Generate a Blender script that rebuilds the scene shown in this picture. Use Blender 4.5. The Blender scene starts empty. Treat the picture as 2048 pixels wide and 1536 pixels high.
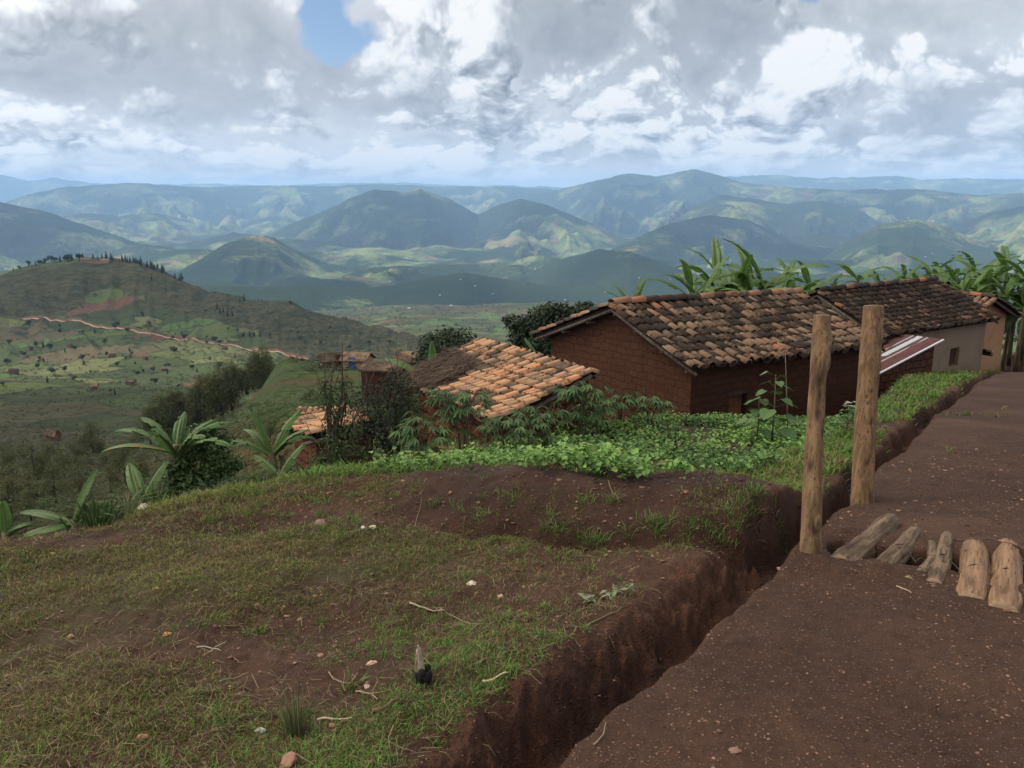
import bpy, math, random
import numpy as np
from mathutils import Vector, Matrix

random.seed(7)
RNG = np.random.default_rng(11)
scene = bpy.context.scene
COL = scene.collection
R = math.radians

# ------------------------------------------------------------------ camera
FPX = 1655.0
PITCH = R(12.5)
CP_, SP_ = math.cos(PITCH), math.sin(PITCH)
cam_d = bpy.data.cameras.new('camera')
cam_d.sensor_width = 36.0
cam_d.lens = 36.0 * FPX / 2048.0
cam_d.clip_start = 0.05
cam_d.clip_end = 120000.0
cam = bpy.data.objects.new('camera', cam_d)
COL.objects.link(cam)
cam.location = (0, 0, 0)
cam.rotation_euler = (math.pi / 2 - PITCH, 0, 0)
scene.camera = cam


def ray(u, v):
    cx = (u - 1024.0) / FPX
    cy = (768.0 - v) / FPX
    return np.array((cx, CP_ + cy * SP_, -SP_ + cy * CP_))


def P(u, v, d):
    """where the sight line through a photo pixel is d metres deep"""
    return ray(u, v) * d


def PY(u, v, y):
    r = ray(u, v)
    return r * (y / r[1])


# ------------------------------------------------------------------ noise
def _hash(ix, iy, seed):
    h = (ix.astype(np.int64) * 374761393 + iy.astype(np.int64) * 668265263 + seed * 974634777) & 0x7fffffff
    h = ((h ^ (h >> 13)) * 1274126177) & 0x7fffffff
    h = h ^ (h >> 16)
    return (h & 0xffff) / 32767.5 - 1.0


def vnoise(x, y, seed=0):
    x = np.asarray(x, float); y = np.asarray(y, float)
    ix = np.floor(x); iy = np.floor(y)
    fx = x - ix; fy = y - iy
    ux = fx * fx * fx * (fx * (fx * 6 - 15) + 10); uy = fy * fy * fy * (fy * (fy * 6 - 15) + 10)
    a = _hash(ix, iy, seed); b = _hash(ix + 1, iy, seed)
    c = _hash(ix, iy + 1, seed); d = _hash(ix + 1, iy + 1, seed)
    return (a * (1 - ux) + b * ux) * (1 - uy) + (c * (1 - ux) + d * ux) * uy


def fbm(x, y, octaves=4, seed=0, gain=0.5, lac=2.03):
    s = 0.0; amp = 1.0; tot = 0.0
    for o in range(octaves):
        ca, sa = math.cos(0.6 * o + seed), math.sin(0.6 * o + seed)
        s = s + amp * vnoise(x * ca - y * sa + 17.3 * o, x * sa + y * ca - 9.1 * o, seed + o * 13)
        tot += amp; amp *= gain; x = x * lac; y = y * lac
    return s / tot


def ridged(x, y, octaves=4, seed=0, gain=0.55):
    s = 0.0; amp = 1.0; tot = 0.0
    for o in range(octaves):
        ca, sa = math.cos(0.9 * o + seed), math.sin(0.9 * o + seed)
        n = 1 - np.abs(vnoise(x * ca - y * sa + 11.3 * o, x * sa + y * ca - 5.1 * o, seed + o * 7)) * 2
        s = s + amp * n
        tot += amp; amp *= gain; x = x * 2.07; y = y * 2.07
    return s / tot


def sstep(a, b, x):
    t = np.clip((np.asarray(x, float) - a) / (b - a), 0, 1)
    return t * t * (3 - 2 * t)


class RBF:
    """smooth surface through scattered control points"""
    def __init__(self, pts, vals, c):
        self.p = np.asarray(pts, float); self.c = c
        n = len(self.p)
        A = np.zeros((n + 3, n + 3))
        A[:n, :n] = self.k(self.p[:, None, :] - self.p[None, :, :])
        A[:n, n] = 1; A[:n, n + 1:] = self.p
        A[n, :n] = 1; A[n + 1:, :n] = self.p.T
        b = np.zeros(n + 3); b[:n] = vals
        A[:n, :n] += np.eye(n) * 1e-6
        self.w = np.linalg.solve(A, b)

    def k(self, d):
        return np.sqrt((d ** 2).sum(-1) + self.c ** 2)

    def __call__(self, x, y):
        x = np.asarray(x, float); y = np.asarray(y, float)
        n = len(self.p)
        out = self.w[n] + self.w[n + 1] * x + self.w[n + 2] * y
        for i in range(n):
            out = out + self.w[i] * np.sqrt((x - self.p[i, 0]) ** 2 + (y - self.p[i, 1]) ** 2 + self.c ** 2)
        return out


# ------------------------------------------------------------------ mesh helpers
def tag(o, label=None, cat=None, group=None, kind=None):
    if label: o['label'] = label
    if cat: o['category'] = cat
    if group: o['group'] = group
    if kind: o['kind'] = kind
    return o


def link(name, me, mat=None, parent=None, loc=None, rot=None, scale=None):
    o = bpy.data.objects.new(name, me)
    COL.objects.link(o)
    if mat is not None and me is not None and len(me.materials) == 0:
        me.materials.append(mat)
    if parent is not None: o.parent = parent
    if loc is not None: o.location = loc
    if rot is not None: o.rotation_euler = rot
    if scale is not None: o.scale = scale
    return o


def mesh_np(name, verts, faces, smooth=False, cols=None, attrs=None):
    """verts (n,3), faces (m,k) array of one polygon size; cols: per-vertex colour"""
    verts = np.asarray(verts, np.float32); faces = np.asarray(faces, np.int32)
    me = bpy.data.meshes.new(name)
    n, (m, k) = len(verts), faces.shape
    me.vertices.add(n); me.vertices.foreach_set('co', verts.ravel())
    me.loops.add(m * k); me.loops.foreach_set('vertex_index', faces.ravel())
    me.polygons.add(m)
    me.polygons.foreach_set('loop_start', np.arange(0, m * k, k, dtype=np.int32))
    me.polygons.foreach_set('loop_total', np.full(m, k, np.int32))
    me.polygons.foreach_set('use_smooth', np.full(m, bool(smooth)))
    me.update(calc_edges=True)
    if cols is not None:
        a = me.attributes.new('Col', 'FLOAT_COLOR', 'POINT')
        c = np.ones((n, 4), np.float32); c[:, :3] = cols
        a.data.foreach_set('color', c.ravel())
    for nm, val in (attrs or {}).items():
        a = me.attributes.new(nm, 'FLOAT', 'POINT')
        a.data.foreach_set('value', np.asarray(val, np.float32))
    return me


class MB:
    """collects geometry for ONE mesh: quads/tris kept as python lists"""
    def __init__(self):
        self.v = []; self.f = []; self.c = []; self.col = (1, 1, 1); self.sm = []

    def add(self, verts, faces, smooth=False, col=None):
        b = len(self.v)
        self.v.extend([tuple(map(float, p)) for p in verts])
        self.c.extend([tuple(col or self.col)] * len(verts))
        self.f.extend([tuple(b + i for i in f) for f in faces])
        self.sm.extend([smooth] * len(faces))
        return self

    def box(self, c, size, M=None, col=None, bev=0.0):
        sx, sy, sz = size[0] / 2, size[1] / 2, size[2] / 2
        vs = [Vector((x * sx, y * sy, z * sz)) for z in (-1, 1) for y in (-1, 1) for x in (-1, 1)]
        if M is not None: vs = [M @ p for p in vs]
        vs = [p + Vector(c) for p in vs]
        self.add(vs, [(0, 2, 3, 1), (4, 5, 7, 6), (0, 1, 5, 4), (2, 6, 7, 3), (0, 4, 6, 2), (1, 3, 7, 5)], col=col)
        return self

    def hexa(self, b4, t4, col=None):
        """closed hexahedron from a bottom loop and a top loop of four corners"""
        self.add(list(b4) + list(t4), [(3, 2, 1, 0), (4, 5, 6, 7), (0, 1, 5, 4), (1, 2, 6, 5), (2, 3, 7, 6), (3, 0, 4, 7)], col=col)
        return self

    def tube(self, pts, radii, n=8, cap=True, col=None, smooth=True, jit=0.0, flat=1.0):
        pts = [Vector(p) for p in pts]
        if not hasattr(radii, '__len__'): radii = [radii] * len(pts)
        vs = []; fs = []
        up0 = Vector((0, 0, 1))
        for i, p in enumerate(pts):
            t = (pts[min(i + 1, len(pts) - 1)] - pts[max(i - 1, 0)])
            t = t.normalized() if t.length > 1e-9 else Vector((0, 0, 1))
            a = t.cross(up0)
            if a.length < 0.05: a = t.cross(Vector((0, 1, 0)))
            a.normalize(); b = t.cross(a).normalized()
            for k in range(n):
                th = 2 * math.pi * k / n
                r = radii[i] * (1 + jit * random.uniform(-1, 1))
                vs.append(p + a * math.cos(th) * r + b * math.sin(th) * r * flat)
        for i in range(len(pts) - 1):
            for k in range(n):
                k2 = (k + 1) % n
                fs.append((i * n + k, i * n + k2, (i + 1) * n + k2, (i + 1) * n + k))
        if cap:
            fs.append(tuple(range(n - 1, -1, -1)))
            fs.append(tuple((len(pts) - 1) * n + k for k in range(n)))
        self.add(vs, fs, smooth=smooth, col=col)
        return self

    def mesh(self, name):
        me = bpy.data.meshes.new(name)
        me.from_pydata(self.v, [], self.f)
        me.polygons.foreach_set('use_smooth', np.array(self.sm, bool))
        a = me.attributes.new('Col', 'FLOAT_COLOR', 'POINT')
        c = np.ones((len(self.v), 4), np.float32); c[:, :3] = np.array(self.c, np.float32).reshape(-1, 3)
        a.data.foreach_set('color', c.ravel())
        me.update()
        return me

    def build(self, name, mat, parent=None, **kw):
        return link(name, self.mesh(name), mat, parent, **kw)


def empty(name, loc=(0, 0, 0), rz=0.0):
    o = bpy.data.objects.new(name, None)
    COL.objects.link(o)
    o.location = loc; o.rotation_euler = (0, 0, rz)
    o.empty_display_size = 0.2
    return o


def copy_tree(o, parent=None):
    c = o.copy(); COL.objects.link(c)
    if parent is not None: c.parent = parent
    for ch in list(o.children):
        copy_tree(ch, c)
    return c


# ------------------------------------------------------------------ node helper
class NT:
    def __init__(self, tree):
        self.t = tree; self.x = 0

    def n(self, typ, ins=None, **props):
        nd = self.t.nodes.new(typ)
        for k, v in props.items(): setattr(nd, k, v)
        for k, v in (ins or {}).items():
            s = nd.inputs[k]
            if isinstance(v, bpy.types.NodeSocket): self.t.links.new(v, s)
            else: s.default_value = v
        return nd

    def m(self, op, a, b=None, c=None, clamp=False):
        nd = self.t.nodes.new('ShaderNodeMath'); nd.operation = op; nd.use_clamp = clamp
        for i, v in enumerate((a, b, c)):
            if v is None: continue
            if isinstance(v, bpy.types.NodeSocket): self.t.links.new(v, nd.inputs[i])
            else: nd.inputs[i].default_value = v
        return nd.outputs[0]

    def vm(self, op, a, b=None, s=None):
        nd = self.t.nodes.new('ShaderNodeVectorMath'); nd.operation = op
        for i, v in enumerate((a, b)):
            if v is None: continue
            if isinstance(v, bpy.types.NodeSocket): self.t.links.new(v, nd.inputs[i])
            else: nd.inputs[i].default_value = v
        if s is not None:
            if isinstance(s, bpy.types.NodeSocket): self.t.links.new(s, nd.inputs['Scale'])
            else: nd.inputs['Scale'].default_value = s
        return nd.outputs['Value'] if op in ('DOT_PRODUCT', 'LENGTH', 'DISTANCE') else nd.outputs[0]

    def noise(self, vec, scale, detail=4, rough=0.5, dist=0.0, out='Fac', typ='FBM', lac=2.0):
        nd = self.n('ShaderNodeTexNoise', {'Scale': scale, 'Detail': detail, 'Roughness': rough, 'Distortion': dist, 'Lacunarity': lac}, noise_type=typ)
        nd.normalize = True
        if vec is not None: self.t.links.new(vec, nd.inputs['Vector'])
        return nd.outputs[out if out == 'Color' else 0]

    def voro(self, vec, scale, feature='F1', out='Distance', rand=1.0, **kw):
        nd = self.n('ShaderNodeTexVoronoi', {'Scale': scale, 'Randomness': rand}, feature=feature)
        for k, v in kw.items(): nd.inputs[k].default_value = v
        if vec is not None: self.t.links.new(vec, nd.inputs['Vector'])
        return nd.outputs[out]

    def ss(self, a, b, x):
        nd = self.n('ShaderNodeMapRange', {'Value': x, 'From Min': a, 'From Max': b}, interpolation_type='SMOOTHSTEP')
        return nd.outputs[0]

    def lin(self, a, b, x, lo=0.0, hi=1.0):
        nd = self.n('ShaderNodeMapRange', {'Value': x, 'From Min': a, 'From Max': b, 'To Min': lo, 'To Max': hi})
        return nd.outputs[0]

    def mix(self, fac, a, b, blend='MIX'):
        nd = self.t.nodes.new('ShaderNodeMix'); nd.data_type = 'RGBA'; nd.blend_type = blend
        nd.clamp_factor = True
        for s, v in ((nd.inputs['Factor'], fac), (nd.inputs[6], a), (nd.inputs[7], b)):
            if isinstance(v, bpy.types.NodeSocket): self.t.links.new(v, s)
            elif hasattr(v, '__len__'): s.default_value = (v[0], v[1], v[2], 1)
            else: s.default_value = v
        return nd.outputs[2]

    def attr(self, name, out='Color'):
        return self.n('ShaderNodeAttribute', attribute_name=name).outputs[out]

    def bump(self, h, strength=0.5, dist=0.02, normal=None):
        nd = self.n('ShaderNodeBump', {'Strength': strength, 'Distance': dist, 'Height': h})
        if normal is not None: self.t.links.new(normal, nd.inputs['Normal'])
        return nd.outputs[0]


def new_mat(name):
    m = bpy.data.materials.new(name); m.use_nodes = True
    m.node_tree.nodes.clear()
    return m, NT(m.node_tree)


def finish(m, T, color, rough=0.9, normal=None, spec=0.25, translucent=None, metallic=0.0):
    b = T.n('ShaderNodeBsdfPrincipled', {'Metallic': metallic, 'Specular IOR Level': spec})
    for nm, v in (('Base Color', color), ('Roughness', rough)):
        if isinstance(v, bpy.types.NodeSocket): T.t.links.new(v, b.inputs[nm])
        elif hasattr(v, '__len__'): b.inputs[nm].default_value = (v[0], v[1], v[2], 1)
        else: b.inputs[nm].default_value = v
    if normal is not None: T.t.links.new(normal, b.inputs['Normal'])
    sh = b.outputs[0]
    if translucent:
        tr = T.n('ShaderNodeBsdfTranslucent')
        if isinstance(color, bpy.types.NodeSocket): T.t.links.new(color, tr.inputs[0])
        else: tr.inputs[0].default_value = (color[0], color[1], color[2], 1)
        mx = T.n('ShaderNodeMixShader', {0: translucent})
        T.t.links.new(sh, mx.inputs[1]); T.t.links.new(tr.outputs[0], mx.inputs[2])
        sh = mx.outputs[0]
    o = T.n('ShaderNodeOutputMaterial')
    T.t.links.new(sh, o.inputs[0])
    return m


def objco(T):
    return T.n('ShaderNodeTexCoord').outputs['Object']


def geopos(T):
    return T.n('ShaderNodeNewGeometry').outputs['Position']
# ------------------------------------------------------------------ sky, sun
SUN_AZ, SUN_EL = R(-80), R(52)             # azimuth from +Y towards +X: the sun stands high on the left
SUN_DIR = Vector((math.sin(SUN_AZ) * math.cos(SUN_EL), math.cos(SUN_AZ) * math.cos(SUN_EL), math.sin(SUN_EL)))
world = bpy.data.worlds.new('World')
scene.world = world
world.use_nodes = True
world.cycles.sampling_method = 'MANUAL'
world.cycles.sample_map_resolution = 256
world.node_tree.nodes.clear()
W = NT(world.node_tree)
sky = W.n('ShaderNodeTexSky', sky_type='NISHITA')
sky.sun_disc = False
sky.sun_elevation = SUN_EL
sky.sun_rotation = SUN_AZ
sky.altitude = 1900
D = W.n('ShaderNodeTexCoord').outputs['Generated']
sep = W.n('ShaderNodeSeparateXYZ', {0: D})
dz = W.m('MAXIMUM', sep.outputs[2], 0.0)
zlog = W.m('MULTIPLY', W.m('LOGARITHM', W.m('ADD', dz, 0.06), math.e), 0.25)
V0 = W.n('ShaderNodeCombineXYZ', {0: sep.outputs[0], 1: sep.outputs[1], 2: zlog}).outputs[0]


def pdir(u, v):
    r = ray(u, v); r = r / np.linalg.norm(r)
    return (float(r[0]), float(r[1]), float(r[2]))


wcol = W.vm('SUBTRACT', W.noise(V0, 7.0, 4, 0.55, out='Color'), (0.5, 0.5, 0.5))
warp = W.vm('SCALE', wcol, s=0.075)
torn = W.vm('SCALE', wcol, s=0.16)


COV0 = 0.03


def cloud_h(vec):
    """cauliflower density: warped fbm and round billows"""
    v2 = W.vm('ADD', vec, warp)
    f = W.noise(v2, 4.6, 12, 0.53)
    w = W.voro(v2, 11.0, 'F1', 'Distance', 1.0, Detail=3.0, Roughness=0.55, Lacunarity=2.3)
    return W.m('SUBTRACT', W.m('MULTIPLY', f, 1.5), W.m('MULTIPLY', W.m('MULTIPLY', w, w), 0.42)), v2


h0, v2 = cloud_h(V0)
h1, _ = cloud_h(W.vm('ADD', V0, (-0.012, -0.003, 0.020)))
h2, _ = cloud_h(W.vm('ADD', V0, (-0.034, -0.010, 0.055)))
relief = W.m('SUBTRACT', h0, h1)                       # lit flank of each billow
relief2 = W.m('SUBTRACT', h0, h2)                      # lit side of each heap
low = W.noise(W.vm('ADD', v2, (3.1, 1.7, 0.4)), 2.6, 4, 0.5)


def blob(u, v, ru, rv, soft=0.5):
    """soft patch of sky round a direction, its edge torn by the cloud noise"""
    c = pdir(u, v)
    dd = W.vm('SUBTRACT', W.vm('ADD', D, torn), c)
    s = W.n('ShaderNodeSeparateXYZ', {0: dd})
    a = W.m('DIVIDE', s.outputs[0], ru / FPX); b = W.m('DIVIDE', s.outputs[2], rv / FPX)
    q = W.m('ADD', W.m('MULTIPLY', a, a), W.m('MULTIPLY', b, b))
    q = W.m('ADD', q, W.m('MULTIPLY', W.m('LESS_THAN', sep.outputs[1], 0.0), 50.0))
    return W.ss(1.0 + soft, 1.0 - soft, q)


dark = blob(330, 110, 420, 110, 0.9)
for args in ((1130, 40, 120, 60, 0.8), (1440, 60, 110, 110, 0.9), (850, 180, 110, 40, 0.9), (1830, 290, 170, 38, 0.7), (1960,200,160,70,.9)):
    dark = W.m('MAXIMUM', dark, W.m('MULTIPLY', blob(*args), 0.85))
bright = blob(30, 270, 110, 60, 0.8)
for args in ((560, 150, 160, 90, 0.9), (960, 180, 130, 150, 0.8), (1180, 230, 260, 90, 0.9), (1650, 150, 330, 120, 0.9), (800, 70, 170, 90, .9)):
    bright = W.m('MAXIMUM', bright, W.m('MULTIPLY', blob(*args), 0.8))
hole = blob(650, 0, 50, 66, 0.4)
hole = W.m('MAXIMUM', hole, blob(1680, 0, 62, 34, 0.4))
hole = W.m('MAXIMUM', hole, W.ss(0.62, 0.70, W.m('ADD', low, W.m('MULTIPLY', W.m('LESS_THAN', sep.outputs[2], 0.3), -1.0))))

veil = W.m('ADD', 0.74, W.m('MULTIPLY', W.m('SUBTRACT', low, 0.5), 0.9))
veil = W.m('ADD', veil, W.m('MULTIPLY', W.m('SUBTRACT', h0, 0.6), 0.22))
heap = W.m('ADD', 0.62, W.m('ADD', W.m('MULTIPLY', relief, 1.1), W.m('MULTIPLY', relief2, 0.62)))
cover = W.m('ADD', h0, W.m('SUBTRACT', W.m('MULTIPLY', bright, 0.16), W.m('MULTIPLY', dark, 0.20)))
al = W.m('MULTIPLY', W.ss(COV0, COV0 + 0.30, cover), W.m('SUBTRACT', 1.0, W.m('MULTIPLY', dark, 0.55)))
lum = W.m('ADD', W.m('MULTIPLY', veil, W.m('SUBTRACT', 1.0, al)), W.m('MULTIPLY', heap, al))
lum = W.m('SUBTRACT', W.m('ADD', lum, W.m('MULTIPLY', bright, 0.06)), W.m('MULTIPLY', dark, W.m('ADD', 0.20, W.m('MULTIPLY', W.m('SUBTRACT', low, 0.35), 0.5))))
# towards the horizon the deck is seen edge on: flatter, paler, bluer
lowband = W.ss(0.075, 0.0, sep.outputs[2])
lum = W.m('ADD', W.m('MULTIPLY', lum, W.m('SUBTRACT', 1.0, W.m('MULTIPLY', lowband, 0.75))), W.m('MULTIPLY', lowband, 0.61))
lum = W.m('MINIMUM', W.m('MAXIMUM', lum, 0.0), 1.0)
ramp = W.n('ShaderNodeValToRGB', {0: lum})
cr = ramp.color_ramp
cr.elements[0].position = 0.05; cr.elements[0].color = (0.17, 0.185, 0.215, 1)
cr.elements[1].position = 1.0; cr.elements[1].color = (0.95, 0.94, 0.91, 1)
e = cr.elements.new(0.5); e.color = (0.495, 0.515, 0.545, 1)
e = cr.elements.new(0.72); e.color = (0.72, 0.742, 0.768, 1)
e = cr.elements.new(0.86); e.color = (0.87, 0.88, 0.88, 1)
blue = W.vm('SCALE', sky.outputs[0], s=0.11)
col = W.mix(hole, ramp.outputs[0], blue)
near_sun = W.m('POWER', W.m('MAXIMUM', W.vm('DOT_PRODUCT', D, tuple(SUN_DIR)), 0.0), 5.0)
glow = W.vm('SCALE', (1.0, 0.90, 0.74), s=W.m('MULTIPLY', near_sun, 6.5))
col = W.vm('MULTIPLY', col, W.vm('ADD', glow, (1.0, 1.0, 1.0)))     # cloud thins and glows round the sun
below = W.ss(0.0, -0.05, sep.outputs[2])
col = W.mix(below, col, (0.30, 0.35, 0.38))
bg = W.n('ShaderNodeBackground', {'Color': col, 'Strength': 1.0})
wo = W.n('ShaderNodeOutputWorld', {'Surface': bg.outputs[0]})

sun_d = bpy.data.lights.new('sun', 'SUN')
sun_d.energy = 4.4
sun_d.angle = R(4)
sun_d.color = (1.0, 0.90, 0.76)
sun = bpy.data.objects.new('sun', sun_d)
COL.objects.link(sun)
sun.rotation_euler = (-SUN_DIR).to_track_quat('-Z', 'Y').to_euler()

scene.view_settings.view_transform = 'Standard'
scene.view_settings.look = 'None'
scene.view_settings.exposure = 0.09
scene.view_settings.gamma = 1.0
scene.cycles.use_denoising = True
scene.cycles.max_bounces = 5
scene.cycles.diffuse_bounces = 3
scene.cycles.transparent_max_bounces = 6
scene.cycles.volume_bounces = 1
# ------------------------------------------------------------------ near ground: one height function, used for everything that stands on it
RX, RY = 0.552, 0.834          # direction of the dirt road (and of the ditch beside it)


def road_z(y):
    y = np.asarray(y, float)
    yy = np.clip(y, -3, 28)
    return -1.6 - 0.08 * yy - 0.0025 * yy * yy - 0.22 * np.maximum(0, y - 28)


def st(x, y):
    """along the road, and across it (positive on the road, negative on the ditch side)"""
    dx, dy = np.asarray(x, float) - 0.2, np.asarray(y, float) - 2.34
    return dx * RX + dy * RY, dx * RY - dy * RX


_cp = []
for u, v, y in ((0, 1536, 2.34), (500, 1536, 2.35), (850, 1536, 2.33), (0, 1300, 3.3), (400, 1300, 3.25), (640, 1290, 3.3), (850, 1300, 3.2),
                (1000, 1200, 3.8), (1300, 1150, 4.1), (400, 1150, 4.25), (0, 1180, 4.1), (750, 1150, 4.2),
                (200, 1110, 4.72), (380, 1062, 5.15), (550, 1058, 5.1), (700, 1057, 5.05), (860, 1064, 4.95), (1000, 1080, 4.72), (1150, 1092, 4.6), (1300, 1102, 4.5), (1480, 1098, 4.5),
                (0, 1094, 4.92), (100, 1078, 5.1), (250, 1048, 5.45), (370, 1012, 5.7), (500, 975, 5.85), (640, 946, 5.95), (720, 947, 5.9), (820, 948, 5.75), (920, 945, 5.62), (1010, 935, 5.55), (1150, 955, 5.28), (1300, 963, 5.18),
                (1480, 962, 5.18), (1580, 975, 5.18)):
    p = PY(u, v, y); _cp.append((p[0], p[1], p[2] - (0.045 if v < 980 else 0.0)))
for u, v, y in ((740, 935, 7.2), (900, 921, 7.5), (1000, 905, 8.3), (1100, 882, 9.6), (1200, 864, 10.6), (1300, 845, 11.8), (1500, 843, 11.9), (1250, 843, 13.0), (1350, 838, 13.4), (1500, 837, 14.2), (1620, 845, 13.6), (1700, 850, 13.2), (1300, 905, 8.2), (1500, 905, 8.0), (1640, 885, 8.8),
                (1150, 935, 6.6), (1350, 940, 6.5), (1550, 935, 6.6)):
    p = PY(u, v, y); _cp.append((p[0], p[1], p[2] - (0.05 if y < 7 else 0.10)))
_cp += [(-5.2, 5.6, -3.0), (-4.6, 7.2, -3.6), (-3.3, 7.6, -2.9), (-6.5, 8, -5.2), (-8, 6, -4.6), (-6, 3.6, -2.5), (-4.2, 2.2, -1.95), (-2.4, 8.3, -2.92),
        (0.9, 11.0, -3.0), (0, 11.8, -3.35), (-1.6, 12.2, -3.8), (-0.9, 9.4, -2.95), (-2.6, 10, -3.45), (-3.6, 9.6, -3.6), (-4, 12, -4.8), (1.2, 13.2, -4.2),
        (8.2, 17.0, -4.5), (1, 17, -4.9), (5, 20, -5.6), (0, 22, -7.5), (10, 29, -7.0), (-8, 16, -8.0), (-12, 22, -11.5), (-5, 22, -9.2),
        (12, 31, -6.8), (12, 23.5, -5.1), (10, 21, -4.9), (16, 32, -6.9), (-12, 10, -9), (-16, 12, -11), (-12, 4, -5), (4, 28, -8), (20, 44, -9.5), (0, 40, -12), (-20, 40, -19), (-30, 25, -22),
        (-20, 60, -25), (0, 65, -17), (30, 68, -15)]
_cp = np.array(_cp)
LEFT = RBF(_cp[:, :2], _cp[:, 2], 0.35)

_foot = np.array([PY(u, v, y) for u, v, y in ((550, 1058, 5.1), (700, 1057, 5.05), (860, 1064, 4.95), (1000, 1080, 4.72), (1150, 1092, 4.6), (1300, 1102, 4.5), (1480, 1098, 4.5), (1560, 1098, 4.52))])
_pa, _pb = PY(1700, 1090, 4.56), PY(2110, 1172, 4.15)
PIT_A = (_pa[0], _pa[1]); PIT_D = (_pb[0] - _pa[0], _pb[1] - _pa[1])


def verge_w(y):
    return np.clip(0.72 + 0.10 * np.maximum(0, np.asarray(y, float) - 9.5), 0.7, 2.2)


def ground_z(x, y, fine=True):
    x = np.asarray(x, float); y = np.asarray(y, float)
    s, t = st(x, y)
    wob = 0.07 * vnoise(s * 0.9, s * 0 + 3.3, 5) + 0.035 * vnoise(s * 2.7, s * 0 + 1.3, 6) + 0.010 * vnoise(s * 8.3, t * 3, 7)
    tt = t + wob * sstep(3.0, 1.0, np.abs(t))
    zr = road_z(y) + 0.020 * fbm(x * 1.3, y * 1.3, 3, 21) + 0.010 * fbm(x * 4.5, y * 4.5, 3, 22) + 0.02 * fbm(x * 0.5, y * 0.5, 2, 8)
    zr = zr - 0.035 * np.exp(-((t - 1.5) / 0.35) ** 2) - 0.03 * np.exp(-((t - 3.2) / 0.4) ** 2)
    # drain under the log crossing
    pk = np.clip(((x - PIT_A[0]) * PIT_D[0] + (y - PIT_A[1]) * PIT_D[1]) / (PIT_D[0] ** 2 + PIT_D[1] ** 2), 0, 1)
    pit = sstep(0.15, 0.07, np.hypot(x - PIT_A[0] - pk * PIT_D[0], y - PIT_A[1] - pk * PIT_D[1]) + 0.04 * vnoise(x * 6, y * 6, 9))
    dk = np.hypot(x - PIT_A[0] - pk * PIT_D[0], y - PIT_A[1] - pk * PIT_D[1])
    zr = zr + 0.05 * np.exp(-((dk - .30) / .14) ** 2) * np.clip(.4 + 1.4 * fbm(x * 5, y * 5, 3, 17), 0, 1.3)
    zr = zr - 0.36 * pit
    zl = LEFT(x, y)
    lump = fbm(x * 2.2, y * 2.2, 4, 31)
    wob_e = 0.10 * fbm(x * 1.7, y * 1.7, 3, 55)
    far = sstep(30, 12, y)
    zl = zl + lump * 0.045 * far
    # grassed verge between the ditch and the field
    vw = verge_w(y)
    verge = sstep(-vw - 0.35, -vw + 0.1, tt) * sstep(3.3, 4.1, s + 0.25 * vnoise(t * 2, s, 3)) * sstep(36, 30, y)
    zl = zl * (1 - verge) + (road_z(y) - 0.01 + 0.05 * lump) * verge
    # low berm beside the ditch on the lawn side
    zl = zl + 0.03 * np.exp(-((tt + 0.62) / 0.22) ** 2) * sstep(3.0, 2.3, s)
    # ditch at the foot of the earth bank
    yf = np.interp(x, _foot[:, 0], _foot[:, 1])
    dd = (y - yf - 0.09 + 0.05 * vnoise(x * 3, x * 0, 12))
    d2 = np.exp(-(dd / np.where(dd > 0, 0.14, 0.08)) ** 2) * sstep(-0.75, -0.2, x) * sstep(1.7, 1.45, x)
    zl = zl - (0.13 + 0.06 * vnoise(x * 2, x * 0, 4)) * d2
    # collapsed hollow in the dark bowl of the lawn
    zl = zl - 0.06 * np.exp(-((x + 0.75) / 0.7) ** 2 - ((y - 3.55) / 0.35) ** 2)
    # roadside ditch
    wl = 0.42 - 0.16 * sstep(2.6, 3.6, s)
    prof_l = sstep(-0.04 - wl, -0.16 + 0.05 * vnoise(s * 5, t * 5, 2), tt) ** 1.9     # wall on the lawn side
    z = zl * (tt < -0.3) + zr * (tt > 0.0)
    floor = np.minimum(road_z(y), zl) - np.where(s < 3.2, 0.27, 0.25) + 0.03 * vnoise(s * 4, t * 4, 14)
    zl2 = zl * (1 - prof_l) + floor * prof_l
    prof_r = sstep(0.03, -0.10, tt)
    zr2 = zr * (1 - prof_r) + floor * prof_r
    z = np.where(tt < -0.2, zl2, np.where(tt > -0.02, zr2, floor))
    k = sstep(-0.2, -0.02, tt)
    mid = (tt >= -0.2) & (tt <= -0.02)
    z = np.where(mid, zl2 * (1 - k) + zr2 * k, z)
    if fine:
        near = sstep(16, 6, y)
        bankish = sstep(0.12, -0.05, tt)
        z = z + near * (0.020 * fbm(x * 7, y * 7, 4, 41) * (0.35 + bankish) + 0.005 * fbm(x * 30, y * 30, 2, 43))
        wall = prof_l * (1 - prof_l) * 4 * (tt < 0)
        z = z + near * wall * (0.10 * fbm(s * 5, t * 12, 4, 47) + 0.07 * (ridged(s * 13, t * 17, 3, 48) - .3))
    return z


def gz(x, y):
    return float(ground_z(np.array([x]), np.array([y]))[0])


def on_ground(u, v, dmax=60):
    """where the sight line through a photo pixel meets the ground"""
    r = ray(u, v)
    d = np.exp(np.linspace(math.log(1.2), math.log(dmax), 1400))
    pts = r[None, :] * d[:, None]
    below = pts[:, 2] < ground_z(pts[:, 0], pts[:, 1])
    i = int(np.argmax(below)) if below.any() else len(d) - 1
    return Vector(pts[i])


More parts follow.
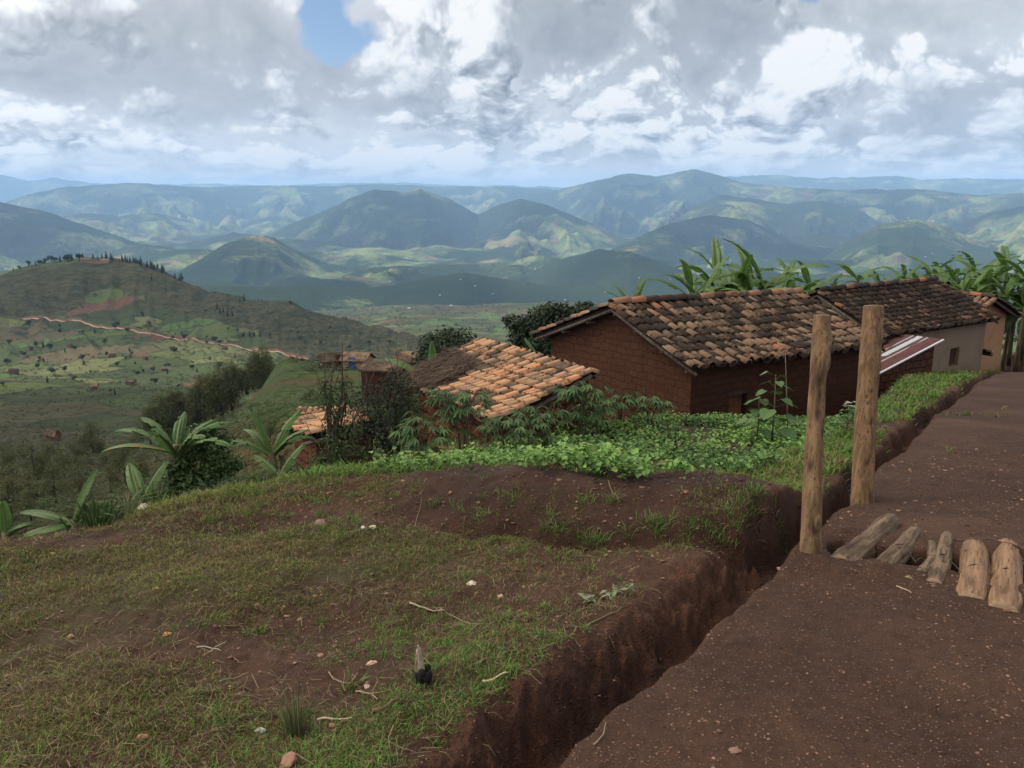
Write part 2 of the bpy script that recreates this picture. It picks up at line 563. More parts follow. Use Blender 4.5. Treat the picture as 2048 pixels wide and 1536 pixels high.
# grass cover painted over the plan: what share of the ground grass hides
_gc = []
for u, v, a in ((20, 1130, .95), (200, 1110, .95), (400, 1090, .95), (600, 1085, .9), (780, 1085, .8), (100, 1200, .85), (300, 1180, .85), (500, 1150, .85), (700, 1140, .7), (850, 1120, .65),
                (950, 1110, .35), (1050, 1120, .12), (1200, 1140, .05), (1350, 1130, .08), (1480, 1080, .5), (50, 1280, .55), (200, 1260, .5), (350, 1230, .5), (500, 1230, .35), (650, 1200, .45),
                (800, 1180, .35), (450, 1260, .2), (560, 1260, .1), (660, 1250, .06), (560, 1330, .06), (800, 1300, .12), (900, 1200, .15), (1000, 1180, .06), (1100, 1250, .04), (950, 1280, .2), (400, 1300, .35), (650, 1340, .08), (600, 1230, .15), (720, 1290, .05), (500, 1290, .08), (620, 1280, .02), (540, 1310, .05), (480, 1290, .1), (690, 1270, .05), (700, 1320, .06), (750, 1240, .25), (850, 1250, .4), (1000, 1250, .35), (1050, 1200, .15), (1150, 1200, .05), (1250, 1220, .12),
                (100, 1350, .55), (250, 1380, .6), (400, 1350, .5), (550, 1400, .35), (700, 1380, .3), (800, 1350, .35), (900, 1340, .8), (980, 1310, .7), (1050, 1290, .25),
                (100, 1450, .6), (300, 1450, .6), (200, 1520, .2), (350, 1520, .15), (500, 1480, .6), (650, 1450, .9), (800, 1410, .95), (900, 1370, .95), (700, 1520, .95), (600, 1530, .8),
                (850, 1480, .25), (950, 1420, .1), (1080, 1330, .3), (400, 1030, .75), (500, 1010, .45), (600, 1000, .3), (700, 990, .08), (760, 1020, .1), (850, 1000, .06), (1000, 980, .03), (1200, 1020, .05),
                (1400, 1030, .06), (1450, 980, .12), (640, 950, .4), (740, 950, .25), (300, 1050, .3), (150, 1075, .15), (1560, 1010, .4), (1500, 1000, .35), (250, 1080, .4)):
    p = on_ground(u, v); _gc.append((p.x, p.y, a))
_gc = np.array(_gc)


def grass_cover(x, y):
    x = np.asarray(x, float); y = np.asarray(y, float)
    num = 0.0; den = 1e-9
    for px, py, a in _gc:
        w = 1.0 / (((x - px) ** 2 + (y - py) ** 2) + 0.01) ** 2
        num = num + w * a; den = den + w
    c = num / den
    s, t = st(x, y)
    vw = verge_w(y)
    verge = sstep(-vw - 0.4, -vw, t) * sstep(-0.35, -0.55, t) * sstep(4.0, 5.2, s)
    c = c * (1 - sstep(3.6, 4.6, s) * (t > -vw - 0.4)) + verge
    c = np.where(t > -0.45, 0.0, c)
    return np.clip(c, 0, 1)


# ------------------------------------------------------------------ ground materials
def soil_mat(name, dark, light, stone, stone_amt=0.5, scale=1.0, grass=None, rough=0.95, bumpd=0.012):
    m, T = new_mat(name)
    p = geopos(T)
    a = T.noise(p, 1.1 * scale, 5, 0.6)
    b = T.noise(p, 14 * scale, 5, 0.65)
    c = T.noise(p, 85 * scale, 3, 0.6)
    f = T.m('ADD', T.m('MULTIPLY', a, 0.55), T.m('ADD', T.m('MULTIPLY', b, 0.35), T.m('MULTIPLY', c, 0.3)))
    colr = T.mix(T.ss(0.42, 0.80, f), dark, light)
    colr = T.mix(T.m('MULTIPLY', T.ss(0.50, 0.66, T.noise(p, 0.55 * scale, 5, 0.6, 0.5)), 0.55), colr, (light[0] * 1.25, light[1] * 1.3, light[2] * 1.35))
    colr = T.mix(T.m('MULTIPLY', T.ss(0.56, 0.68, T.noise(p, 2.3 * scale, 5, 0.65, 0.8)), 0.5), colr, (dark[0] * .7, dark[1] * .7, dark[2] * .72))
    # little stones and clods: each one its own tint
    h = T.m('ADD', T.m('MULTIPLY', b, 0.7), T.m('MULTIPLY', c, 0.45))
    for sc, th, amt in ((42 * scale, 0.34, 0.55), (105 * scale, 0.36, 0.8)):
        vd = T.n('ShaderNodeTexVoronoi', {'Scale': sc, 'Randomness': 1.0})
        T.t.links.new(p, vd.inputs['Vector'])
        cell = T.n('ShaderNodeSeparateColor', {0: vd.outputs['Color']})
        pick = T.m('GREATER_THAN', cell.outputs[0], 1.0 - 0.42 * stone_amt)
        disc = T.m('MULTIPLY', T.ss(th, th * 0.55, vd.outputs['Distance']), pick)
        tint = T.mix(cell.outputs[1], stone, (stone[0] * 0.45, stone[1] * 0.42, stone[2] * 0.42))
        colr = T.mix(T.m('MULTIPLY', disc, amt), colr, tint)
        h = T.m('ADD', h, T.m('MULTIPLY', disc, 0.8))
    if grass:
        g = T.attr('grass', 'Fac')
        gm = T.m('MULTIPLY', T.ss(0.25, 0.75, T.m('ADD', g, T.m('MULTIPLY', T.m('SUBTRACT', b, 0.5), 0.9))), 0.75)
        gcol = T.mix(T.noise(p, 6.0, 4, 0.6), grass, (grass[0] * 1.5, grass[1] * 1.1, grass[2] * 1.2))
        colr = T.mix(gm, colr, gcol)
    nrm = T.bump(h, 0.9, bumpd)
    return finish(m, T, colr, rough, nrm, 0.2)


M = {}
M['road'] = soil_mat('road_dirt', (0.029, 0.0140, 0.0088), (0.062, 0.0315, 0.0195), (0.26, 0.15, 0.095), 0.8)
M['bank'] = soil_mat('bank_soil', (0.022, 0.0110, 0.0072), (0.050, 0.0235, 0.0145), (0.17, 0.095, 0.065), 0.4)
M['ditch'] = soil_mat('ditch_soil', (0.032, 0.0145, 0.0095), (0.095, 0.043, 0.0255), (0.17, 0.085, 0.052), 0.35, bumpd=0.03)
M['lawn_soil'] = soil_mat('lawn_soil', (0.027, 0.0135, 0.0082), (0.066, 0.0325, 0.0195), (0.22, 0.115, 0.07), 0.6, grass=(0.036, 0.036, 0.014))
M['field_soil'] = soil_mat('field_soil', (0.022, 0.012, 0.010), (0.05, 0.027, 0.020), (0.12, 0.07, 0.05), 0.25, grass=(0.03, 0.045, 0.015))

# ------------------------------------------------------------------ near ground meshes
_az = np.radians(np.linspace(-64, 64, 900)); _r = np.exp(np.linspace(math.log(0.55), math.log(70), 860))
_A, _Rr = np.meshgrid(_az, _r)
_X, _Y = _Rr * np.sin(_A), _Rr * np.cos(_A)
_Z = ground_z(_X, _Y)
_Z = _Z - 1.2 * sstep(50, 70, _Rr)                    # tucks under the hills beyond
_nr, _na = _X.shape
_idx = np.arange(_nr * _na).reshape(_nr, _na)
_quads = np.stack([_idx[:-1, :-1], _idx[:-1, 1:], _idx[1:, 1:], _idx[1:, :-1]], -1).reshape(-1, 4)
_xc = _X.ravel()[_quads].mean(1); _yc = _Y.ravel()[_quads].mean(1)
_s, _t = st(_xc, _yc)
_wob = 0.07 * vnoise(_s * 0.9, _s * 0 + 3.3, 5) + 0.035 * vnoise(_s * 2.7, _s * 0 + 1.3, 6)
_tt = _t + _wob
_yf = np.interp(_xc, _foot[:, 0], _foot[:, 1])
_top = np.array([PY(u, v, y) for u, v, y in ((370, 1012, 5.7), (640, 946, 5.95), (820, 948, 5.75), (1010, 935, 5.55), (1150, 955, 5.28), (1300, 963, 5.18), (1480, 962, 5.18), (1580, 975, 5.18))])
_yt = np.interp(_xc, _top[:, 0], _top[:, 1])
reg = np.zeros(len(_quads), int)                       # 0 lawn
_left = _tt < -0.39
reg[_left & (_yc > _yf + 0.03)] = 1                    # bank
reg[_left & (_yc > _yt + 0.05)] = 2                    # field
reg[(_tt >= -0.40) & (_tt <= 0.01)] = 3                # ditch
reg[_tt > 0.01] = 4                                    # road
_gr = grass_cover(_X.ravel(), _Y.ravel())


def sub_sheet(name, k, mat):
    q = _quads[reg == k]
    used, inv = np.unique(q.ravel(), return_inverse=True)
    co = np.stack([_X.ravel()[used], _Y.ravel()[used], _Z.ravel()[used]], -1)
    me = mesh_np(name, co, inv.reshape(-1, 4), True, attrs={'grass': _gr[used]})
    return tag(link(name, me, mat), kind='structure')


sub_sheet('ground', 0, M['lawn_soil'])
sub_sheet('earth_bank', 1, M['bank'])
sub_sheet('field', 2, M['field_soil'])
sub_sheet('ditch', 3, M['ditch'])
sub_sheet('dirt_road', 4, M['road'])

# ------------------------------------------------------------------ the valley and the hill across it
_mid = []


def mc(u, v, d):
    p = ray(u, v)
    _mid.append((math.atan2(p[0], p[1]) * 4.0, math.log(d * p[1]), p[2] / math.hypot(p[0], p[1])))


for u, v, d in (
        # slope that runs on from the village
        (735, 742, 100), (690, 738, 101), (640, 736, 100), (600, 727, 103), (565, 722, 106), (800, 755, 85), (820, 790, 60), (700, 800, 62), (600, 830, 52), (500, 850, 52), (430, 850, 62), (520, 785, 82),
        (640, 770, 85), (560, 800, 70), (470, 830, 66), (650, 880, 36), (500, 890, 40), (420, 880, 52), (330, 900, 55), (250, 930, 52), (740, 840, 40),
        (560, 775, 150), (640, 790, 150), (735, 790, 150), (470, 880, 110), (400, 915, 95), (850, 800, 140), (300, 950, 90),
        # dark flank at the bottom left
        (150, 1010, 45), (60, 1030, 42), (0, 1060, 32), (-200, 1060, 35), (300, 980, 40), (200, 950, 70), (50, 960, 85), (-200, 940, 90), (100, 900, 170), (0, 880, 200), (250, 890, 200), (-200, 860, 220),
        (380, 800, 380), (300, 782, 390), (200, 776, 400), (100, 770, 410), (0, 765, 420), (-250, 760, 430), (330, 850, 260), (200, 830, 290), (50, 820, 310),
        (420, 830, 330), (500, 800, 420), (600, 780, 480),
        # fields under the road
        (60, 745, 620), (200, 745, 620), (350, 760, 580), (480, 760, 560), (600, 755, 560), (150, 700, 780), (300, 705, 760), (450, 720, 720), (560, 740, 650), (-200, 720, 700), (700, 765, 560), (800, 775, 520),
        (30, 638, 1000), (100, 641, 985), (200, 652, 960), (300, 668, 930), (400, 685, 900), (500, 701, 870), (600, 715, 840), (700, 728, 815), (800, 740, 780), (-200, 640, 1000),
        # upper hill
        (0, 600, 1090), (100, 590, 1110), (200, 575, 1150), (300, 590, 1120), (400, 625, 1050), (500, 655, 980), (620, 685, 920), (720, 705, 880), (800, 715, 850),
        # crest
        (-250, 590, 1180), (-100, 570, 1200), (0, 547, 1230), (50, 533, 1245), (110, 522, 1255), (160, 518, 1260), (220, 519, 1260), (270, 524, 1250), (310, 537, 1235), (350, 556, 1215), (400, 577, 1190),
        (440, 588, 1170), (490, 596, 1150), (540, 601, 1130), (580, 607, 1110), (640, 628, 1080), (700, 642, 1050), (760, 655, 1020), (820, 668, 990), (870, 690, 950),
        # behind the crest
        (0, 600, 1500), (160, 580, 1550), (310, 600, 1500), (440, 640, 1450), (580, 660, 1400), (760, 700, 1300), (870, 720, 1200),
        (0, 640, 2000), (300, 650, 2000), (500, 660, 1900), (-250, 650, 2000),
        # valley to the right of the hill
        (820, 640, 1900), (880, 660, 1700), (950, 690, 1350), (1000, 700, 1200), (1060, 690, 1300), (900, 625, 2400), (1000, 640, 2000), (1100, 640, 2000), (1200, 660, 1700), (1000, 608, 2700), (1100, 604, 2750), (1180, 606, 2750),
        (880, 612, 2900), (1300, 640, 2000), (1400, 620, 2300), (1600, 640, 2000), (2048, 640, 2000), (2300, 650, 1900), (1200, 620, 3500), (1000, 620, 3500), (700, 620, 3200), (1500, 610, 3500), (2000, 610, 3500), (300, 620, 3500), (-200, 640, 3500),
        # behind the houses
        (1000, 760, 400), (1300, 760, 400), (1700, 760, 400), (2050, 760, 400), (1000, 830, 110), (1300, 830, 110), (1700, 800, 110), (2050, 780, 120), (2300, 780, 120), (1000, 900, 45), (1400, 880, 45), (1900, 830, 50), (2300, 800, 50)):
    mc(u, v, d)
_mid = np.array(_mid)
MIDT = RBF(_mid[:, :2], _mid[:, 2], 0.06)


def mid_z(x, y):
    x = np.asarray(x, float); y = np.asarray(y, float)
    r = np.hypot(x, y); a = np.arctan2(x, y)
    tan = MIDT(a * 4.0, np.log(np.maximum(r * np.cos(a), 1.0)))
    z = tan * r
    k = sstep(60, 400, r)
    z = z + k * (5.0 * fbm(x / 130, y / 130, 4, 61) + 1.6 * fbm(x / 26, y / 26, 3, 62)) + (1 - k) * 0.5 * fbm(x / 9, y / 9, 3, 63)
    # spurs and gullies down the flank
    z = z + sstep(650, 1000, r) * sstep(1500, 1250, r) * 4.5 * (ridged(a * 46 + 0.5 * fbm(x / 150, y / 150, 2, 5), np.log(r) * 3.0, 3, 77) - 0.2)
    return z


def mid_hit(u, v, d0=25, d1=4000, off=0.0):
    r = ray(u, v)
    d = np.exp(np.linspace(math.log(d0), math.log(d1), 2600))
    pts = r[None, :] * d[:, None]
    below = pts[:, 2] < mid_z(pts[:, 0], pts[:, 1]) + off
    i = int(np.argmax(below)) if below.any() else len(d) - 1
    return Vector(pts[i])


def hill_mat():
    m, T = new_mat('hill_fields')
    p = geopos(T)
    wv = T.vm('SCALE', T.vm('SUBTRACT', T.noise(p, 0.02, 3, 0.5, out='Color'), (0.5, 0.5, 0.5)), s=26.0)
    q = T.vm('ADD', p, wv)
    q = T.vm('MULTIPLY', T.vm('ADD', q, (0, 0, 0)), (1.0, 0.62, 2.2))
    # plots
    v = T.n('ShaderNodeTexVoronoi', {'Scale': 0.019, 'Randomness': 1.0}); T.t.links.new(q, v.inputs['Vector'])
    ve = T.n('ShaderNodeTexVoronoi', {'Scale': 0.019, 'Randomness': 1.0}, feature='DISTANCE_TO_EDGE'); T.t.links.new(q, ve.inputs['Vector'])
    cell = T.n('ShaderNodeSeparateColor', {0: v.outputs['Color']})
    r = T.n('ShaderNodeValToRGB', {0: cell.outputs[0]}); cr = r.color_ramp; cr.interpolation = 'CONSTANT'
    cols = [(0.0, (0.045, 0.062, 0.024)), (0.16, (0.078, 0.100, 0.034)), (0.30, (0.036, 0.052, 0.020)), (0.44, (0.115, 0.125, 0.050)), (0.57, (0.050, 0.070, 0.026)), (0.70, (0.090, 0.075, 0.042)), (0.80, (0.115, 0.058, 0.036)), (0.88, (0.070, 0.115, 0.038))]
    cr.elements[0].position = 0; cr.elements[0].color = (*cols[0][1], 1)
    cr.elements[1].position = cols[1][0]; cr.elements[1].color = (*cols[1][1], 1)
    for pos, c in cols[2:]:
        e = cr.elements.new(pos); e.color = (*c, 1)
    field = r.outputs[0]
    n1 = T.noise(p, 0.09, 6, 0.62); n2 = T.noise(p, 0.5, 4, 0.65); n3 = T.noise(p, 0.013, 4, 0.55)
    rows = T.n('ShaderNodeTexWave', {'Scale': 0.11, 'Distortion': 3.0, 'Detail': 2.0}, bands_direction='Z'); T.t.links.new(q, rows.inputs[0])
    field = T.mix(T.m('MULTIPLY', rows.outputs['Fac'], 0.25), field, (0.035, 0.045, 0.020))
    hedge = T.m('MULTIPLY', T.ss(0.055, 0.012, ve.outputs['Distance']), T.ss(0.38, 0.55, n1))
    field = T.mix(hedge, field, (0.020, 0.030, 0.013))
    scrub = T.mix(T.ss(0.38, 0.66, T.m('ADD', T.m('MULTIPLY', n1, 0.5), T.m('ADD', T.m('MULTIPLY', n2, 0.2), T.m('MULTIPLY', T.noise(p, 0.028, 5, 0.6), 0.3)))), (0.018, 0.025, 0.011), (0.078, 0.070, 0.034))
    wild = T.attr('wild', 'Fac')
    wm = T.ss(0.42, 0.58, T.m('ADD', wild, T.m('MULTIPLY', T.m('SUBTRACT', n3, 0.5), 0.8)))
    c = T.mix(wm, field, scrub)
    c = T.mix(T.m('MULTIPLY', T.ss(0.50, 0.72, n2), 0.55), c, (0.022, 0.030, 0.013))
    c = T.mix(T.m('MULTIPLY', T.ss(0.60, 0.75, T.noise(p, 0.035, 5, 0.6)), 0.7), c, (0.105, 0.054, 0.034))
    c = T.mix(T.m('MULTIPLY', T.attr('dark', 'Fac'), 0.6), c, T.mix(T.ss(0.35, 0.7, n1), (0.016, 0.020, 0.010), (0.046, 0.048, 0.022)))
    c = T.mix(T.attr('crop', 'Fac'), c, T.mix(T.ss(0.3, 0.7, T.noise(p, 1.6, 4, 0.6)), (0.034, 0.050, 0.016), (0.060, 0.080, 0.026)))
    c = T.mix(T.attr('bare', 'Fac'), c, T.mix(n2, (0.11, 0.05, 0.03), (0.075, 0.036, 0.024)))
    nrm = T.bump(T.m('ADD', T.m('MULTIPLY', n2, 1.0), T.m('MULTIPLY', n1, 3.0)), 0.8, 2.5)
    return finish(m, T, c, 0.95, nrm, 0.1)


M['hill'] = hill_mat()
_az = np.radians(np.linspace(-50, 50, 820)); _r = np.exp(np.linspace(math.log(24), math.log(4200), 620))
_A, _Rr = np.meshgrid(_az, _r)
_X, _Y = _Rr * np.sin(_A), _Rr * np.cos(_A)
_Z = mid_z(_X, _Y)
_Z = np.where(_Rr < 70, np.minimum(_Z, ground_z(_X, _Y, False) - 0.6 * sstep(24, 40, _Rr) - 0.35) * sstep(66, 46, _Rr) + _Z * sstep(46, 66, _Rr), _Z)
# share of wild scrub, dark bush, cropped slope and bare earth over the plan
_u = 1024 + FPX * _X / np.maximum(_Y, 1) * CP_ ** 0
_proj_d = _Y * CP_ - _Z * SP_
_U = 1024 + FPX * _X / _proj_d; _Vv = 768 - FPX * (_Y * SP_ + _Z * CP_) / _proj_d


def idw_uv(lst, U, V):
    num = 0.0; den = 1e-9
    for u, v, a in lst:
        w = 1.0 / (((U - u) ** 2 + ((V - v) * 1.6) ** 2) + 150) ** 2
        num = num + w * a; den = den + w
    return num / den


_hillr = (_Rr > 560) & (_Rr < 1400)
_wild = idw_uv(((0, 560, 1), (100, 550, 1), (60, 610, 1), (130, 600, .9), (200, 560, .7), (215, 600, .1), (270, 560, .9), (350, 590, .9), (300, 610, .5), (420, 610, 1), (500, 620, 1), (600, 640, 1), (700, 660, 1), (800, 690, 1), (170, 630, .2), (300, 640, .1),
                (400, 660, .1), (500, 680, .3), (560, 665, .9), (650, 690, .9), (740, 700, 1), (100, 680, .1), (300, 720, 0), (500, 740, 0), (600, 740, .1), (100, 750, .1), (30, 660, .4)), _U, _Vv)
_wild = np.where(_hillr, _wild, np.where(_Rr > 1400, 0.45, np.where(_Rr < 130, 0.5, 0.35)))
_dark = np.where((_Rr < 470) & (_Rr > 25), sstep(470, 380, _Rr) * np.where(_Rr < 130, sstep(0.0, 0.12, sstep(-0.18, -0.26, _A)), 1.0), 0.0)
_dark = np.maximum(_dark, 0.75 * sstep(1700, 2600, _Rr) * np.clip(.55 + 1.2 * fbm(_X / 350, _Y / 350, 3, 29), 0, 1))
_spur = sstep(26, 30, _Rr) * sstep(125, 112, _Rr) * sstep(-0.36, -0.30, _A) * sstep(0.10, 0.0, _A)
_crop = _spur * np.clip(0.9 + 0.6 * fbm(_X / 14, _Y / 14, 3, 15), 0, 1)
_bare = _spur * (sstep(14, 8, np.hypot(_U - 500, (_Vv - 785) * 1.0 + (_U - 500) * 0.55) * 0.7) + sstep(0.25, 0.5, fbm(_X / 20, _Y / 9, 3, 19)) * 0.5)
_bare = np.clip(_bare, 0, 1)
_nr, _na = _X.shape
_idx = np.arange(_nr * _na).reshape(_nr, _na)
_quads = np.stack([_idx[:-1, :-1], _idx[:-1, 1:], _idx[1:, 1:], _idx[1:, :-1]], -1).reshape(-1, 4)
me = mesh_np('hills', np.stack([_X, _Y, _Z], -1).reshape(-1, 3), _quads, True, attrs={'wild': _wild.ravel(), 'dark': (_dark * (1 - _spur)).ravel(), 'crop': _crop.ravel(), 'bare': _bare.ravel()})
tag(link('hills', me, M['hill']), kind='structure')

# dirt road along the hill
_pts = [mid_hit(u, v, 500, 1300) for u, v in ((25, 636), (70, 637), (110, 640), (150, 645), (190, 651), (230, 657), (270, 664), (310, 671), (350, 677), (400, 684), (440, 689), (480, 695), (520, 701), (560, 707), (600, 714), (640, 720))]
_line = []
for a, b in zip(_pts[:-1], _pts[1:]):
    for k in range(8):
        _line.append(a.lerp(b, k / 8))
_L = np.array([(p.x, p.y) for p in _line])
_L[:, 0] = np.convolve(np.pad(_L[:, 0], 14, 'edge'), np.ones(29) / 29, 'valid'); _L[:, 1] = np.convolve(np.pad(_L[:, 1], 14, 'edge'), np.ones(29) / 29, 'valid')
_tg = np.gradient(_L, axis=0); _tg /= np.linalg.norm(_tg, axis=1)[:, None]
_nn = np.stack([-_tg[:, 1], _tg[:, 0]], -1)
m, T = new_mat('hill_road'); p = geopos(T)
M['hill_road'] = finish(m, T, T.mix(T.noise(p, 0.12, 4, 0.6), (0.21, 0.13, 0.095), (0.34, 0.24, 0.185)), 0.95)
m, T = new_mat('road_cutting'); p = geopos(T)
M['cutting'] = finish(m, T, T.mix(T.noise(p, 0.2, 4, 0.6), (0.13, 0.055, 0.035), (0.06, 0.04, 0.02)), 0.95)
_wd = 1.9 + 0.9 * fbm(np.arange(len(_L)) * 0.3, np.zeros(len(_L)), 2, 3)
_vs = []
_zc = mid_z(_L[:, 0], _L[:, 1])
for w, dzz in ((-1, 0.5), (0, 0.9), (1, 1.6)):
    q = _L + _nn * (_wd * w)[:, None]
    _vs.append(np.column_stack([q, np.maximum(mid_z(q[:, 0], q[:, 1]) + 0.35, _zc + dzz * 0.3)]))
_n = len(_L)
_fs = [(j * _n + i, j * _n + i + 1, (j + 1) * _n + i + 1, (j + 1) * _n + i) for j in range(2) for i in range(_n - 1)]
tag(link('road', mesh_np('road', np.concatenate(_vs), _fs, True), M['hill_road']), kind='structure')
_vs = []
for w, h in ((1.0, 0.3), (1.9, 2.4), (3.2, 2.6)):
    q = _L + _nn * (_wd * w)[:, None]
    _vs.append(np.column_stack([q, mid_z(q[:, 0], q[:, 1]) + h * (0.55 + 0.6 * fbm(np.arange(_n) * 0.25, np.zeros(_n), 2, 8))]))
tag(link('slope', mesh_np('slope', np.concatenate(_vs), _fs, True), M['cutting']), kind='structure')

# ------------------------------------------------------------------ far mountains: ridges at their own distances
_az = np.radians(np.linspace(-46, 46, 1000))
_r = np.exp(np.linspace(math.log(2300), math.log(34000), 560))
_A, _Rr = np.meshgrid(_az, _r)
_X, _Y = _Rr * np.sin(_A), _Rr * np.cos(_A)
FLOOR = -560.0
_Z = FLOOR + 90 * fbm(_X / 800, _Y / 800, 4, 71) + 95 * ridged(_X / 1500, _Y / 1500, 4, 72) * sstep(3500, 5500, _Rr)
_Z = np.where(_Rr > 14000, _Z + (_Rr - 14000) * 0.012, _Z)
RIDGES = [
    (29000, 0.30, ((-500, 345), (-200, 352), (0, 350), (60, 360), (110, 355), (200, 366), (300, 368), (430, 367), (560, 370), (700, 366), (800, 364), (920, 371), (1000, 370), (1130, 374), (1300, 365), (1480, 351), (1550, 348), (1640, 357), (1700, 353), (1780, 351), (1860, 358), (1950, 356), (2048, 358), (2300, 356), (2600, 350))),
    (20500, 0.27, ((-500, 420), (-200, 410), (0, 407), (60, 387), (140, 373), (260, 364), (330, 370), (420, 375), (520, 370), (640, 372), (760, 368), (880, 372), (1000, 373), (1100, 377), (1250, 400), (1500, 420), (1800, 400), (1950, 382), (2048, 378), (2300, 372), (2600, 380))),
    (15500, 0.26, ((700, 450), (900, 420), (1024, 395), (1100, 383), (1180, 364), (1260, 346), (1310, 352), (1350, 345), (1390, 337), (1440, 350), (1480, 364), (1580, 374), (1700, 380), (1840, 377), (1950, 390), (2048, 384), (2300, 390), (2600, 380))),
    (14000, 0.24, ((-500, 470), (0, 462), (90, 440), (160, 425), (240, 432), (310, 425), (380, 440), (470, 452), (540, 432), (600, 440), (660, 470), (800, 520))),
    (11800, 0.27, ((330, 560), (450, 500), (560, 455), (640, 425), (700, 396), (750, 377), (800, 384), (840, 376), (900, 398), (950, 425), (1010, 470), (1080, 520))),
    (10500, 0.25, ((830, 500), (930, 440), (1000, 408), (1040, 397), (1090, 408), (1150, 432), (1220, 462), (1300, 500), (1400, 540))),
    (11500, 0.27, ((1240, 520), (1320, 460), (1380, 418), (1440, 388), (1500, 396), (1560, 408), (1640, 400), (1720, 420), (1800, 470), (1900, 510))),
    (9000, 0.24, ((-500, 400), (-200, 390), (0, 405), (80, 420), (150, 443), (250, 476), (330, 505), (400, 530), (480, 560))),
    (8300, 0.25, ((1150, 540), (1240, 490), (1340, 446), (1420, 429), (1500, 440), (1560, 470), (1620, 505), (1700, 540))),
    (7600, 0.25, ((1560, 560), (1640, 520), (1700, 480), (1760, 446), (1830, 438), (1890, 452), (1950, 480), (2048, 515), (2200, 540))),
    (9800, 0.25, ((1780, 500), (1900, 452), (1980, 424), (2048, 412), (2200, 400), (2400, 420))),
    (6300, 0.26, ((250, 590), (340, 555), (400, 518), (450, 488), (510, 468), (550, 476), (600, 505), (660, 528), (720, 545), (800, 580))),
    (7300, 0.22, ((600, 560), (700, 520), (780, 512), (860, 530), (930, 515), (1000, 532), (1080, 545), (1180, 560))),
    (5200, 0.24, ((960, 580), (1060, 545), (1130, 515), (1200, 498), (1260, 503), (1330, 528), (1400, 552), (1480, 580))),
    (4100, 0.18, ((150, 590), (300, 578), (420, 570), (520, 575), (620, 572), (720, 578), (800, 568), (870, 552), (930, 546), (1000, 556), (1100, 572), (1200, 570), (1320, 580), (1500, 575), (1700, 560), (1900, 570), (2200, 570))),
]
_rr = random.Random(91)
for j in range(46):
    D_ = math.exp(_rr.uniform(math.log(4300), math.log(13500)))
    f_ = (math.log(D_) - math.log(4300)) / (math.log(13500) - math.log(4300))
    v_ = 566 - 118 * f_ ** 0.8 + _rr.uniform(-14, 16)
    u_ = _rr.uniform(-350, 2400); hw = _rr.uniform(130, 330) * (1.25 - .5 * f_)
    pts_ = [(u_ - hw, v_ + hw * .26), (u_ - hw * .55, v_ + hw * .12), (u_ - hw * .2, v_ + _rr.uniform(0, 6)), (u_, v_), (u_ + hw * .3, v_ + _rr.uniform(2, 10)), (u_ + hw * .65, v_ + hw * .15), (u_ + hw, v_ + hw * .28)]
    RIDGES.append((D_, _rr.uniform(.20, .30), pts_))
GUL = 0.50 + 0.5 * fbm(_X / 900, _Y / 900, 4, 79) + 0.25 * sstep(6500, 4000, _Rr)
for i, (dist, slope, line) in enumerate(RIDGES):
    line = np.array(line, float)
    rr = [ray(u, v) for u, v in line]
    la = np.array([math.atan2(q[0], q[1]) for q in rr]); lt = np.array([q[2] / math.hypot(q[0], q[1]) for q in rr])
    # crest line wanders in depth
    Dc = dist * (1 + 0.07 * fbm(_A[0] * 5 + i * 3.1, _A[0] * 0 + i, 3, 80 + i) + np.clip((_A[0] - la.mean()) * ((i * 0.618 % 1) * 2 - 1) * 1.1, -.13, .13))
    tan = np.interp(_A[0], la, lt, left=lt[0] - 0.02, right=lt[-1] - 0.02)
    if la[0] > _A[0][0]: tan = tan - np.maximum(0, la[0] - _A[0]) * 0.5
    if la[-1] < _A[0][-1]: tan = tan - np.maximum(0, _A[0] - la[-1]) * 0.5
    tan = tan + (0.0012 * fbm(_A[0] * 60, _A[0] * 0 + i, 3, 90 + i))
    crest = tan * Dc
    dr = _Rr - Dc[None, :]
    spur = ridged(_A * dist / 1150.0 + 0.35 * fbm(_X / 1800, _Y / 1800, 2, 3 + i), dr / 4200.0, 4, 101 + i)
    away = np.abs(dr)
    carve = ridged(_X / 1000 + .3 * fbm(_X / 700, _Y / 700, 2, i), _Y / 1000, 4, 160 + i)
    fall = away * slope * (0.86 - 0.50 * sstep(0, 800, away) * spur) - 150 * sstep(150, 1300, away) * (carve - 0.35) + 60 * sstep(0, 500, away) * fbm(_X / 420, _Y / 420, 3, 130 + i)
    fall = np.where(dr > 0, fall * 1.15, fall)
    zc = crest[None, :] - fall
    GUL = np.where(zc > _Z, np.clip(0.5 - 0.75 * (0.55 * spur + 0.45 * carve - 0.15), 0, 1) * sstep(0, 500, away) + 0.55 * (1 - sstep(0, 500, away)), GUL)
    if dist < 5600: GUL = np.where(zc > _Z, GUL + 0.30, GUL)
    k = 28.0                                             # soft join where hills meet
    hmax = np.maximum(_Z, zc)
    _Z = hmax + k * np.log1p(np.exp(-np.abs(_Z - zc) / k)) * 0.5
_Z = _Z - 260 * sstep(3300, 2300, _Rr)


